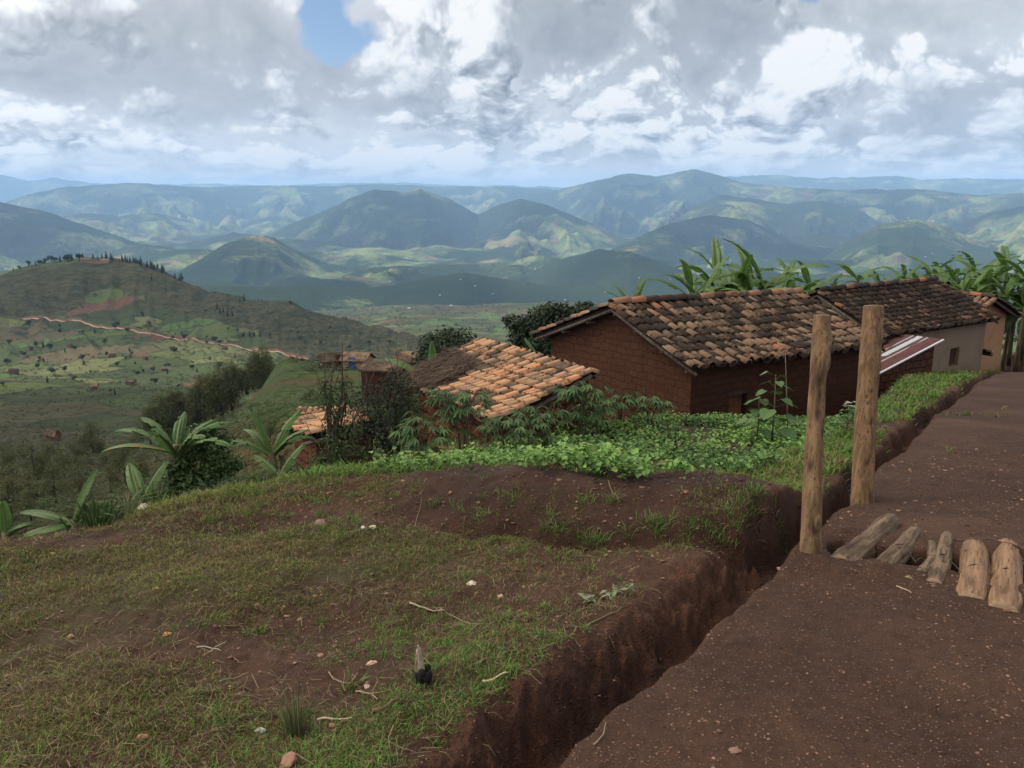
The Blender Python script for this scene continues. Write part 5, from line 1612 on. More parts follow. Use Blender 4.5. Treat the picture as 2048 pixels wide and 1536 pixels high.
x = RNG.uniform(-1.5, 6.5, 22000); y = RNG.uniform(5.1, 14.6, 22000)
k = in_field(x, y) & (RNG.random(22000) < np.clip(0.42 + 1.9 * fbm(x * 2.0, y * 2.0, 3, 241), 0.04, 1))
x, y = x[k][:5600], y[k][:5600]
n = len(x); per = 11
hgt = RNG.uniform(.06, .17, n)
PX = np.repeat(x, per) + RNG.normal(size=n * per) * .042; PY_ = np.repeat(y, per) + RNG.normal(size=n * per) * .042
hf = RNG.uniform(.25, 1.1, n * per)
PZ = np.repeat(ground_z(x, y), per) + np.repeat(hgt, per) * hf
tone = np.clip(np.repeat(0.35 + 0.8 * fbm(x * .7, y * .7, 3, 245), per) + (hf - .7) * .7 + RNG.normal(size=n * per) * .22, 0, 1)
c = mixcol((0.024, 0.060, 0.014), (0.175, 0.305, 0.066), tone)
yl = RNG.random(n * per) < .03
c = np.where(yl[:, None], np.array([[0.2, 0.19, 0.05]]), c)
nn = np.stack([RNG.normal(size=n * per) * .55, RNG.normal(size=n * per) * .55, np.ones(n * per)], -1)
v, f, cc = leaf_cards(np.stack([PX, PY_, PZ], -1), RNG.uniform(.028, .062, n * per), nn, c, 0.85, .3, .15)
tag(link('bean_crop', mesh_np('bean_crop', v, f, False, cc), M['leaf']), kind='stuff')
# weedy edge of the field
x, y = screen_scatter(40000, R(-17), R(24), 6.0, 11.5)
k = (y < 11) & (x > -2.6) & (x < 5.5)
yt = np.interp(x, _top[:, 0], _top[:, 1]); le = np.interp(y, [6.2, 7.5, 9.0, 10.5, 12.2], [-1.1, -0.75, -0.3, 0.7, 1.1])
cov = k * np.clip(np.exp(-((y - yt - .22) / .15) ** 2) * (x > -1.6) * (.35 - .25 * (x > -.3)) + sstep(.5, -.2, x - le) * (y > yt + .05) * sstep(-2.6, -1.6, x) * .45, 0, 1)
make_grass('weeds', x, y, cov * np.clip(.6 + fbm(x * 2, y * 2, 3, 5), 0, 1), .03, .10, 4, .15, lambda a, b: a * 0 + .5, .007)


# ------------------------------------------------------------------ banana plants
def banana_leaf(L, W_, elev, droop, az, torn, seed, c1=(0.055, 0.120, 0.024), c2=(0.105, 0.190, 0.040), brown=0.0):
    rnd = random.Random(seed); ns = 18
    pts = []; p = Vector((0, 0, 0)); e = elev
    for i in range(ns + 1):
        pts.append(p.copy()); p = p + Vector((math.cos(e), 0, math.sin(e))) * (L / ns); e -= droop / ns * (0.4 + 1.2 * i / ns)
    mb = MB()
    tint = rnd.uniform(0, 1)
    base = tuple(c1[k] * (1 - tint) + c2[k] * tint for k in range(3))
    fold0 = rnd.uniform(-.2, .5)
    tear = {0: [0] * (ns + 1), 1: [0] * (ns + 1)}
    for sd in (0, 1):
        off = 0.0
        for i in range(ns):
            if rnd.random() < torn: off = rnd.uniform(-.55, .25) * min(1, torn * 2.2)
            tear[sd][i] = off
    for sd, sg in ((0, -1), (1, 1)):
        for i in range(2, ns):
            t0, t1 = (i - 2) / (ns - 2), (i - 1) / (ns - 2)
            w0 = W_ * max(0.0, math.sin(math.pi * min(1, t0 * .92 + .07)) ** 0.55) * (1 - .25 * t0); w1 = W_ * max(0.0, math.sin(math.pi * min(1, t1 * .92 + .07)) ** 0.55) * (1 - .25 * t1)
            if i == ns - 1: w1 = 0.02
            f = fold0 + tear[sd][i]
            tn0 = (pts[min(i + 1, ns)] - pts[i - 1]).normalized(); up = Vector((-tn0.z, 0, tn0.x))
            s = Vector((0, sg, 0)) * math.cos(f) + up * math.sin(f)
            sw = tn0 * 0.28
            gap = 0.0
            if i > 2 and tear[sd][i] != tear[sd][i - 1]: gap = .16
            a, b = pts[i], pts[i + 1]
            m0 = a + (s * .55 + sw * .4) * (w0 * .5) + up * .012; m1 = b + (s * .55 + sw * .4) * (w1 * .5) + up * .012
            o0 = a.lerp(b, gap) + (s + sw) * (w0 * .5) - up * (.10 * w0); o1 = b + (s + sw) * (w1 * .5) - up * (.10 * w1)
            k = rnd.uniform(.88, 1.12); cl = tuple(x * k for x in base)
            ce = cl if rnd.random() > brown else (0.22, 0.12, 0.03)
            mb.add([a, b, m1, m0], [(0, 1, 2, 3)], col=cl)
            mb.add([m0, m1, o1, o0], [(0, 1, 2, 3)], col=ce)
    mb.tube(pts, [0.022 * (1 - .85 * i / ns) + .003 for i in range(ns + 1)], 5, col=(0.13, 0.17, 0.06))
    M_ = Matrix.Rotation(az, 4, 'Z')
    mb.v = [tuple(M_ @ Vector(q)) for q in mb.v]
    return mb


def banana(h, leaves, seed, label, group=None, L=1.7, W_=.42, torn=.35, brown=0.0, stem_r=.085, spread=(0.35, 1.45), name='banana_plant'):
    rnd = random.Random(seed)
    root = empty(name); tag(root, label, 'banana plant', group)
    mb = MB(); lean = (rnd.uniform(-.06, .06), rnd.uniform(-.06, .06))
    mb.tube([(0, 0, -.25), (lean[0] * .3, lean[1] * .3, h * .3), (lean[0], lean[1], h * .7), (lean[0] * 1.6, lean[1] * 1.6, h)], [stem_r * 1.15, stem_r, stem_r * .8, stem_r * .5], 9)
    mb.build('stem', M['bstem'], root)
    for i in range(leaves):
        f = i / max(1, leaves - 1)
        el = spread[1] * (1 - f) + spread[0] * f + rnd.uniform(-.12, .12)
        lf = banana_leaf(L * rnd.uniform(.8, 1.1) * (0.75 + .3 * math.sin(math.pi * min(1, f + .3))), W_ * rnd.uniform(.85, 1.15), el, rnd.uniform(.9, 1.7) * (.75 + .7 * f), i * 2.4 + rnd.uniform(-.4, .4), torn * rnd.uniform(.3, 1.3), seed * 31 + i, brown=brown * (f > .7))
        o = lf.build('leaf', M['banana'], root); o.location = (lean[0] * 1.6, lean[1] * 1.6, h - .08 - .10 * f)
    return root


def single_leaves(root, spec):
    for (L, W_, el, dr, az, torn, sd, br) in spec:
        o = banana_leaf(L, W_, el, dr, az, torn, sd, brown=br).build('leaf', M['banana'], root); yield o


def stand(o, p, dz=0.0, rz=0.0, sc=1.0):
    o.location = (p[0], p[1], p[2] + dz); o.rotation_euler = (0, 0, rz); o.scale = (sc, sc, sc); return o


# left pair below the lawn
p = PY(347, 985, 7.6); zg = gz(p[0], p[1])
b = empty('banana_plant', (p[0], p[1], zg)); tag(b, 'banana plant with long arching leaves, one edged yellow, left of the bushy shrub', 'banana plant')
h = float(PY(365, 890, 7.6)[2] - zg)
mb = MB(); mb.tube([(0, 0, -.3), (.0, 0, h * .4), (.03, 0, h * .8), (.07, 0, h)], [.055, .05, .042, .03], 8); mb.build('stem', M['bstem'], b)
for o in single_leaves(b, ((.68, .135, .62, 1.0, 2.95, .25, 1, 0), (.70, .14, .32, .8, 3.2, .15, 2, .5), (.55, .13, 1.0, 1.0, 2.7, .4, 3, 0), (.58, .13, 1.05, 1.2, 1.7, .5, 4, 0), (.66, .14, .95, 1.4, .4, .6, 5, 0), (.68, .14, .75, 1.5, -.2, .6, 6, 0), (.5, .13, 1.2, 1.0, 4.4, .4, 7, 0), (.64, .14, .85, 1.5, .9, .6, 8, 0), (.62, .135, 1.05, 1.3, -.6, .6, 9, 0), (.6, .13, 1.2, 1.1, .1, .5, 10, 0), (.55, .13, .5, 1.4, .3, .5, 17, 0))):
    o.location = (.06, 0, h - .05 - .012 * len(b.children))
p = PY(547, 955, 8.3); zg = gz(p[0], p[1])
b = empty('banana_plant', (p[0], p[1], zg)); tag(b, 'young banana plant with few broad leaves in front of the tiny hut', 'banana plant')
h = float(PY(540, 905, 8.3)[2] - zg)
mb = MB(); mb.tube([(0, 0, -.3), (.0, 0, h * .4), (0, 0, h)], [.06, .052, .035], 8); mb.build('stem', M['bstem'], b)
mb = MB(); mb.tube([(.10, .02, -.3), (.11, .02, h * .5), (.09, .02, h * .9)], [.05, .042, .03], 8); mb.build('stem', M['bstem'], b)
for o in single_leaves(b, ((.56, .13, 1.3, .5, 2.9, .2, 11, 0), (.52, .16, .95, .9, -.1, .15, 12, 0), (.62, .14, .65, 1.3, 3.1, .6, 13, 0), (.52, .14, .8, 1.5, .5, .5, 14, 0), (.60, .14, 1.1, .8, .9, .3, 15, 0), (.5, .13, .95, 1.2, 2.6, .4, 16, 0))):
    o.location = (0, 0, h - .05)
# suckers at the lower left edge
for u, v, y, lab, spec in (
        (150, 1062, 5.75, 'banana sucker with two low leaves spreading left over the lower lawn edge', ((.42, .13, .35, .5, 3.05, .1, 21, 0), (.36, .13, -.05, .4, 3.3, .1, 22, 0), (.42, .13, 1.15, .3, .9, .1, 23, 0))),
        (15, 1092, 5.1, 'single upright banana leaf at the far left edge of the lawn', ((.22, .11, 1.45, .2, 2.0, .05, 24, 0), (.18, .09, .5, .5, .2, .05, 25, 0))),
        (285, 1030, 6.6, 'banana sucker with upright leaves among the long grass', ((.42, .15, 1.1, .4, .7, .1, 26, 0), (.45, .15, .9, .6, 2.2, .2, 27, 0), (.4, .13, .5, .6, 4.6, .1, 28, 0))),
        (560, 960, 7.6, 'banana sucker at the foot of the bank beside the reddish rubble', ((.36, .13, .7, .5, 2.7, .3, 29, 0), (.4, .14, 1.0, .5, .6, .3, 30, 0)))):
    p = PY(u, v, y); zg = min(gz(p[0], p[1]), p[2] + .02)
    b = empty('banana_sucker', (p[0], p[1], zg)); tag(b, lab, 'banana plant')
    h = max(.08, float(p[2] - zg) + .05)
    mb = MB(); mb.tube([(0, 0, -.2), (0, 0, h)], [.035, .025], 7); mb.build('stem', M['bstem'], b)
    for o in single_leaves(b, spec): o.location = (0, 0, h - .02)
# plants behind the orange outhouse
p = P(868, 760, 16.0)
b = empty('banana_plant', (p[0], p[1], p[2] - 1.6)); tag(b, 'banana plant with one upright young leaf behind the outhouse thatch', 'banana plant')
mb = MB(); mb.tube([(0, 0, -.5), (0, 0, 1.5)], [.09, .06], 8); mb.build('stem', M['bstem'], b)
for o in single_leaves(b, ((.85, .22, 1.52, .12, 2.0, .05, 41, 0), (1.15, .27, .75, .9, 2.9, .15, 42, 0), (1.0, .25, .35, .6, .1, .3, 43, 0), (.9, .24, .75, .5, .35, .2, 44, 0))): o.location = (0, 0, 1.5)
p = P(1085, 720, 19.0)
b = empty('banana_plant', (p[0], p[1], p[2] - 1.5)); tag(b, 'low banana plant between the outhouse and the big mud brick house', 'banana plant')
mb = MB(); mb.tube([(0, 0, -1.5), (0, 0, 1.2)], [.09, .06], 8); mb.build('stem', M['bstem'], b)
for o in single_leaves(b, ((.9, .3, 1.2, .5, 2.6, .3, 45, 0), (.9, .3, .5, .9, 3.3, .3, 46, 0), (.9, .3, .8, .8, .4, .3, 47, 0), (.8, .28, .2, .8, 2.2, .3, 48, 0))): o.location = (0, 0, 1.2)
# plants standing behind the big house
protos = [banana(2.6, 9, 101, 'tall banana plant with torn leaves behind the ridge of the big mud brick house', 'banana plants behind the big house', 1.9, .36, .6, spread=(.0, 1.1)),
          banana(2.3, 8, 107, 'tall banana plant with torn leaves behind the ridge of the big mud brick house', 'banana plants behind the big house', 1.75, .38, .4, spread=(.1, 1.2))]
spots = [(1500, 606, 23.5, 2.0, 1.0), (1405, 600, 23.0, .6, .92), (1450, 600, 25.0, 3.0, .95), (1560, 605, 24.5, 1.1, .95), (1620, 600, 26, 4.2, .8), (1655, 600, 27.5, 5.3, .72), (1430, 596, 24.2, 1.7, 1.05), (1475, 598, 23.2, 5.1, 1.0), (1530, 596, 23.8, 3.6, 1.05), (1590, 600, 25, 2.4, .95), (1385, 606, 23.4, 4.4, .8)]
for i, (u, v, d, rz, sc) in enumerate(spots):
    p = P(u, v, d)
    o = protos[i % 2] if i < 2 else copy_tree(protos[i % 2])
    stand(o, (p[0], p[1], p[2] - 2.35 * sc), rz=rz, sc=sc)
p = P(1268, 606, 22.0)
b = empty('banana_plant', (p[0], p[1], p[2] - 2.2)); tag(b, 'lone banana plant behind the near gable end of the big mud brick house', 'banana plant')
mb = MB(); mb.tube([(0, 0, -1), (0, 0, 2.0)], [.09, .06], 8); mb.build('stem', M['bstem'], b)
for o in single_leaves(b, ((.95, .24, .75, .5, 3.0, .3, 51, 0), (.85, .22, 1.1, .6, 2.8, .15, 52, 0), (.95, .26, 1.45, .5, .4, .6, 53, 0), (.9, .22, 1.35, .5, .2, .1, 54, 0), (.9, .24, .5, .9, .2, .5, 55, 0), (.8, .24, .3, .9, 2.0, .5, 56, 0))): o.location = (0, 0, 2.0)
# the plantation behind the plastered and the orange house
protos2 = [banana(2.8, 9, 131, 'banana plant crowding the plantation behind the plastered house', 'banana plantation behind the plastered house', 1.75, .40, .5, spread=(-.2, 1.1)),
           banana(2.5, 8, 137, 'banana plant crowding the plantation behind the plastered house', 'banana plantation behind the plastered house', 1.7, .40, .4, spread=(-.1, 1.2)),
           banana(3.1, 9, 139, 'banana plant crowding the plantation behind the plastered house', 'banana plantation behind the plastered house', 1.8, .40, .6, spread=(-.2, 1.05))]
used = [False] * 3
spots = [(1712, 560, 33, .85)] + [(1735 + 18 * i + random.uniform(-6, 6), 578 - 1.2 * i + random.uniform(-6, 8), 35 + random.uniform(-1, 3), .62 + .01 * i) for i in range(10)] + \
        [(1880 + 22 * i + random.uniform(-8, 8), 562 - 1.0 * i + random.uniform(-8, 8), 35 + random.uniform(-3, 3), .85 + random.uniform(-.08, .1)) for i in range(9)] + \
        [(1905 + 26 * i, 585 + random.uniform(-8, 8), 31.5 + random.uniform(-1, 1), .9) for i in range(7)] + [(2020, 620, 32, .9), (2050, 600, 30, .9), (2055, 640, 31, .85), (2075, 600, 31, .9), (2040, 665, 33, .8), (2085, 640, 32, .9), (2110, 610, 33, 1.0), (2140, 600, 34, 1.0)]
for i, (u, v, d, sc) in enumerate(spots):
    p = P(u, v, d); k = i % 3
    o = protos2[k] if not used[k] else copy_tree(protos2[k]); used[k] = True
    stand(o, (p[0], p[1], p[2] - 2.75 * sc), rz=random.uniform(0, 6.28), sc=sc)


# ------------------------------------------------------------------ cassava, shrubs and weeds
def cassava(h, nl, seed, label, group=None, size=.15, c1=(0.036, 0.074, 0.024), c2=(0.085, 0.145, 0.042), spread=.3, layers=2):
    rng = np.random.default_rng(seed); rnd = random.Random(seed)
    root = empty('cassava_plant'); tag(root, label, 'cassava plant', group)
    mb = MB(); tops = []
    nst = rnd.choice((2, 3, 3))
    for k in range(nst):
        a = k * 2.2 + rnd.uniform(0, 1); r = rnd.uniform(.1, .25) * h
        t = Vector((math.cos(a) * r, math.sin(a) * r, h * rnd.uniform(.8, 1.05)))
        mb.tube([(0, 0, -.15), (t.x * .3, t.y * .3, t.z * .5), t], [.014, .011, .007], 6); tops.append(t)
    mb.build('stem', M['stem'], root)
    P_, D_, N_, S_, C_ = [], [], [], [], []
    mbp = MB()
    for i in range(nl):
        t = rnd.choice(tops); f = rnd.random() ** .7
        org = Vector((0, 0, 0)).lerp(t, 1 - .5 * (1 - f)) if rnd.random() < .55 else t
        a = rnd.uniform(0, 6.28); el = rnd.uniform(-.1, .9)
        end = org + Vector((math.cos(a) * math.cos(el), math.sin(a) * math.cos(el), math.sin(el))) * spread * rnd.uniform(.5, 1.0)
        mbp.tube([org, org.lerp(end, .55) + Vector((0, 0, .03)), end], .0028, 4, col=(0.11, 0.05, 0.035))
        tone = rnd.random()
        nlobe = rnd.choice((5, 6, 7))
        for k in range(nlobe):
            b = a + (k - (nlobe - 1) / 2) * 0.55
            dr = -.25 - .25 * abs(k - (nlobe - 1) / 2) / 3 + rnd.uniform(-.2, .15)
            P_.append(end); D_.append((math.cos(b), math.sin(b), dr)); S_.append(size * (1.1 - .12 * abs(k - (nlobe - 1) / 2)) * rnd.uniform(.85, 1.1)); C_.append(tuple(c1[q] * (1 - tone) + c2[q] * tone for q in range(3)))
    pos = np.array([tuple(p) for p in P_]); d = unit(np.array(D_)); s = unit(np.cross(d, np.array([0, 0, 1.0]))); L = np.array(S_)[:, None]
    dn = np.array([0, 0, 1.0]) * L
    tip = pos + d * L - dn * .22; a_ = pos + d * L * .45 + s * L * .13 - dn * .02; b_ = pos + d * L * .45 - s * L * .13 - dn * .02
    v = np.stack([pos, a_, tip, b_], 1).reshape(-1, 3); k = np.arange(len(pos))[:, None] * 4
    f = np.concatenate([k + np.array([[0, 1, 2]]), k + np.array([[0, 2, 3]])], 0)
    link('foliage', mesh_np('foliage', v, f, False, np.repeat(np.array(C_), 4, 0)), M['leaf'], root)
    mbp.build('leaf_stalks', M['straw'], root)
    return root


for i, (u, v, d, h, nl, lab, sz) in enumerate((
        (1165, 815, 10.0, .22, 30, 'cassava plant hanging over the right end of the outhouse roof', .125),
        (1090, 850, 9.4, .16, 18, 'cassava plant in front of the outhouse wall under its eaves pole', .12),
        (1240, 828, 11.6, .28, 20, 'low cassava plant against the gable of the big house, the left of two', .115),
        (1300, 832, 11.6, .26, 22, 'low cassava plant against the gable of the big house, the right of two', .115),
        (1010, 885, 8.9, .18, 26, 'cassava plant below the broken corner of the outhouse eave', .11),
        (925, 900, 8.4, .50, 40, 'tall cassava plant standing before the outhouse eave', .11),
        (845, 905, 8.2, .26, 30, 'pale green cassava plant beside the dark bush', .11),
        (1198, 835, 10.6, .2, 18, 'cassava plant between the outhouse corner and the gable', .11),
        (1060, 865, 9.2, .18, 18, 'small cassava plant at the edge of the bean rows', .10),
        (1340, 1, 0, 0, 0, '', 0))):
    if not nl: continue
    p = on_ground(u, v + 12, 30) if False else Vector(P(u, v, d)); zg = gz(p.x, p.y)
    o = cassava(h + max(0, p.z - zg), int(nl * 1.7), 300 + i, lab, None, sz * 1.12, spread=.24 if h > .33 else .20)
    o.location = (p.x, p.y, zg)


def broad_plant(loc, h, leaves, size, seed, label, cat, name, c1, c2, top=0.0, spread=.22, flower=None):
    rnd = random.Random(seed)
    root = empty(name, loc); tag(root, label, cat)
    mb = MB(); mb.tube([(0, 0, -.1), (.01, 0, h * .5), (.0, .01, h)], [.012, .010, .006], 6); mb.build('stem', M['stem'], root)
    mb = MB()
    for i in range(leaves):
        f = (i + .5) / leaves; z = h * (.15 + .85 * f); a = i * 2.4 + rnd.uniform(-.3, .3)
        r = spread * (1.15 - .75 * f) * rnd.uniform(.7, 1.1); sz = size * (1.15 - .55 * f) * rnd.uniform(.8, 1.1)
        o = Vector((0, 0, z)); e = o + Vector((math.cos(a) * r, math.sin(a) * r, .05))
        d = Vector((math.cos(a), math.sin(a), -.55)).normalized(); s = d.cross(Vector((0, 0, 1))).normalized(); n = s.cross(d)
        t = rnd.random(); cl = tuple(c1[k] * (1 - t) + c2[k] * t for k in range(3))
        mb.tube([o, e], .003, 4, col=(0.07, 0.09, 0.03))
        out = [(0, 0), (-.08, .30), (.15, .52), (.45, .46), (.75, .22), (1, 0)]
        mid = [e + d * sz * x for x in (0, 0, .15, .45, .75, 1)]
        for sg in (1, -1):
            pts = [e + d * sz * x + s * sg * sz * yv + n * (.14 * yv * sz) for x, yv in out]
            mb.add([e, pts[1], pts[2], pts[3], pts[4], pts[5]], [(0, 1, 2), (0, 2, 3), (0, 3, 4), (0, 4, 5)], col=cl)
    mb.build('foliage', M['leaf'], root)
    if flower:
        mb = MB()
        for i in range(flower):
            q = Vector((rnd.uniform(-.05, .05), rnd.uniform(-.05, .05), h + rnd.uniform(-.02, .05)))
            for k in range(6):
                a = k * 1.047; mb.add([q, q + Vector((math.cos(a) * .016, math.sin(a) * .016, .012)), q + Vector((math.cos(a + .6) * .016, math.sin(a + .6) * .016, .012))], [(0, 1, 2)], col=(.45, .43, .32))
        mb.build('flower_head', M['straw'], root)
    return root


p = Vector(P(1545, 850, 9.8)); zg = gz(p.x, p.y)
broad_plant((p.x, p.y, zg), float(P(1545, 745, 9.8)[2] - zg), 18, .19, 5, 'tall broad-leaved plant standing in the beans before the house wall', 'leafy plant', 'leafy_plant', (0.045, 0.095, 0.028), (0.085, 0.15, 0.045), spread=.22)
p = Vector(P(1515, 850, 10.0)); zg = gz(p.x, p.y)
broad_plant((p.x, p.y, zg), float(P(1515, 790, 10)[2] - zg), 12, .17, 9, 'shorter broad-leaved plant leaning beside the tall one in the beans', 'leafy plant', 'leafy_plant', (0.045, 0.095, 0.028), (0.085, 0.15, 0.045), spread=.2)
p = Vector(P(1690, 880, 8.8)); zg = gz(p.x, p.y)
broad_plant((p.x, p.y, zg), float(P(1682, 808, 8.8)[2] - zg), 14, .075, 12, 'slender weed with a whitish flower head between the two posts', 'weed', 'flowering_weed', (0.045, 0.075, 0.03), (0.075, 0.115, 0.045), spread=.09, flower=14)
p = Vector(P(1702, 870, 9.2)); zg = gz(p.x, p.y)
broad_plant((p.x, p.y, zg), float(P(1705, 820, 9.2)[2] - zg), 20, .07, 14, 'bushy dark weed half hidden behind the thicker post', 'weed', 'bushy_weed', (0.035, 0.065, 0.022), (0.06, 0.10, 0.035), spread=.12)
# thin bare pole among the beans
pb = Vector(P(1577, 842, 10.4)); pt_ = Vector(P(1570, 690, 10.4)); zg = gz(pb.x, pb.y)
mb = MB(); mb.tube([(0, 0, -.1), (-.01, 0, (pb.z - zg)), pt_ - Vector((pb.x, pb.y, zg))], [.010, .009, .005], 6)
tag(mb.build('bean_pole', M['pole'], None, loc=(pb.x, pb.y, zg)), 'thin bare stick standing upright in the bean crop before the house wall', 'stick')


def bush(name, loc, blobs, n, size, c1, c2, label, cat, seed, stems=4, h=.5, group=None, up=.45, aspect=.5, shell=.5, twigs=0, droop=.1):
    rng = np.random.default_rng(seed); rnd = random.Random(seed)
    root = empty(name, loc); tag(root, label, cat, group)
    mb = MB()
    for k in range(stems):
        c = Vector(blobs[k % len(blobs)][0])
        mb.tube([(rnd.uniform(-.04, .04), rnd.uniform(-.04, .04), -.3), c * .5 + Vector((0, 0, .02)), c], [.02 * h + .006, .014 * h + .004, .005], 6)
    for k in range(twigs):
        c = Vector(rnd.choice(blobs)[0]); d = Vector((rnd.uniform(-.5, .5), rnd.uniform(-.5, .5), rnd.uniform(.5, 1.2))) * h * .5
        mb.tube([c - d * .4, c + d * .4 + Vector((rnd.uniform(-.03, .03), 0, 0)), c + d], [.008, .005, .002], 5)
    mb.build('stems', M['bark'], root)
    v, f, c = leaf_blobs(blobs, n, size, c1, c2, up, shell, aspect, droop, rng)
    link('foliage', mesh_np('foliage', v, f, False, c), M['leaf'], root)
    return root


def rel(base, lst, d):
    """blob list from photo spots at depth d (r given in metres), relative to a base point"""
    return [(tuple(Vector(P(u, v, dd)) - Vector(base)), r, .85) for u, v, dd, r in lst]


base = Vector(P(400, 985, 8.0)); base.z = gz(base.x, base.y)
bush('leafy_shrub', base, rel(base, ((380, 905, 8.0, .15), (418, 858, 8.1, .11), (448, 880, 8.1, .11), (470, 930, 8.1, .10), (405, 880, 8.0, .13), (345, 940, 7.9, .09), (365, 930, 8.0, .15), (430, 920, 8.0, .19), (385, 960, 8.0, .2), (440, 950, 8.1, .17), (400, 870, 8.2, .15), (350, 965, 8.0, .12)), 8), 3400, .040, (0.024, 0.052, 0.014), (0.085, 0.140, 0.036),
     'dense round-leaved shrub growing between the two left banana plants', 'shrub', 21, 6, .7, aspect=.7, shell=.25)
base = Vector(P(790, 880, 10.5)); base.z = gz(base.x, base.y)
bush('dark_bush', base, rel(base, ((790, 790, 10.5, .32), (760, 830, 10.3, .30), (815, 830, 10.4, .26), (735, 790, 10.8, .22), (790, 760, 10.8, .22), (770, 870, 10.0, .28), (730, 850, 10.2, .22)), 10.5), 3600, .05, (0.012, 0.020, 0.010), (0.030, 0.040, 0.018),
     'dark twiggy bush between the small hut and the orange outhouse', 'bush', 22, 7, 1.0, twigs=26, aspect=.35)
base = Vector(P(662, 900, 9.6)); base.z = gz(base.x, base.y)
bush('thin_shrub', base, rel(base, ((660, 800, 9.6, .17), (685, 770, 9.6, .14), (670, 840, 9.5, .18), (690, 810, 9.7, .15), (650, 770, 9.7, .10), (700, 860, 9.5, .18), (680, 900, 9.3, .2), (640, 920, 9.2, .15), (720, 900, 9.3, .15), (655, 880, 9.4, .14)), 9.6), 1500, .06, (0.030, 0.055, 0.017), (0.075, 0.105, 0.036),
     'thin open shrub with upright twigs in front of the small hut', 'shrub', 23, 9, 1.0, twigs=30, aspect=.28, shell=.3)
base = Vector(P(895, 760, 24)); base.z -= 1.2
bush('round_tree', base, rel(base, ((880, 700, 24, .75), (920, 695, 24, .7), (855, 725, 24, .55), (900, 730, 23.5, .8), (940, 705, 24.5, .5), (895, 680, 24, .4), (860, 755, 23.5, .5), (870, 690, 24, .4)), 24), 6000, .12, (0.014, 0.026, 0.010), (0.034, 0.052, 0.018),
     'round dark evergreen tree behind the orange outhouse', 'tree', 24, 5, 2.0, aspect=.45)
base = Vector(P(1090, 760, 26)); base.z -= 2
_bl = ((1035, 648, 26, .38), (1015, 640, 26, .16), (1060, 655, 26, .42), (1085, 635, 26, .48), (1105, 622, 26, .38), (1130, 628, 26, .40), (1160, 618, 26, .26), (1178, 609, 26, .13), (1100, 660, 26, .5), (1060, 690, 26, .5), (1100, 700, 26, .5), (1040, 675, 26, .4), (1140, 660, 26, .45), (1120, 640, 26, .45), (1190, 640, 26.5, .3))
bush('spreading_tree', base, rel(base, _bl, 26), 6500, .13, (0.014, 0.026, 0.011), (0.036, 0.054, 0.020), 'dark tree with layered spreading branches left of the big house gable', 'tree', 25, 14, 2.5, aspect=.5)
# grassy clumps at the lower edge
for i, (u, v, d, n, h, lab) in enumerate(((190, 1045, 6.1, 70, .30, 'dense clump of long green grass blades on the lower lawn edge'), (255, 1030, 6.5, 55, .28, 'long arching grass clump beside the pale flat stone'), (310, 1012, 6.9, 50, .26, 'long grass clump at the foot of the left banana plant'),
                                           (460, 985, 7.2, 40, .24, 'bluish grass clump right of the bushy shrub'), (430, 1000, 6.9, 30, .2, 'small bluish grass clump before the bushy shrub'), (620, 945, 8.3, 60, .3, 'tangled weeds at the foot of the small hut wall'), (525, 975, 7.6, 40, .22, 'grass clump below the young banana plant'),
                                           (690, 960, 7.6, 45, .22, 'feathery weed clump under the thin shrub'), (1345, 855, 10.8, 16, .3, 'thin dry seed stalks standing before the gable wall'), (1665, 905, 8.0, 30, .22, 'pale striped grass clump between the two posts'))):
    p = Vector(P(u, v, d)); zg = gz(p.x, p.y)
    k = n; a = RNG.uniform(0, 6.28, k); rr = np.abs(RNG.normal(size=k)) * .09
    bs = np.stack([np.cos(a) * rr, np.sin(a) * rr, np.full(k, -.03)], -1)
    pal = (0.16, 0.17, 0.07) if 'pale' in lab else ((0.14, 0.10, 0.05) if 'dry' in lab else ((0.06, 0.10, 0.05) if 'bluish' in lab else (0.055, 0.11, 0.028)))
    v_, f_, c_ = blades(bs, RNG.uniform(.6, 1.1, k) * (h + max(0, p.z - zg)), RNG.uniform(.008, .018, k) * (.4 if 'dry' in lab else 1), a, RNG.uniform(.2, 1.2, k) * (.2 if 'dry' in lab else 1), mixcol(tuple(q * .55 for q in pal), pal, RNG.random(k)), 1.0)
    tag(link('grass_clump', mesh_np('grass_clump', v_, f_, False, c_), M['grass'], loc=(p.x, p.y, zg)), lab, 'grass clump')
# tussock on the lawn
p = on_ground(592, 1472)
k = 260; a = RNG.uniform(0, 6.28, k); rr = np.abs(RNG.normal(size=k)) * .022
bs = np.stack([np.cos(a) * rr, np.sin(a) * rr, np.full(k, -.02)], -1)
v_, f_, c_ = blades(bs, RNG.uniform(.10, .235, k), RNG.uniform(.0016, .003, k), a, RNG.uniform(.02, .42, k), np.where((RNG.random(k) < .3)[:, None], mixcol((.18, .15, .08), (.34, .29, .17), RNG.random(k)), mixcol((.06, .075, .03), (.15, .165, .07), RNG.random(k))), .3)
tag(link('grass_tussock', mesh_np('grass_tussock', v_, f_, False, c_), M['grass'], loc=p), 'upright wiry grass tussock alone on the lawn in front', 'grass tussock')


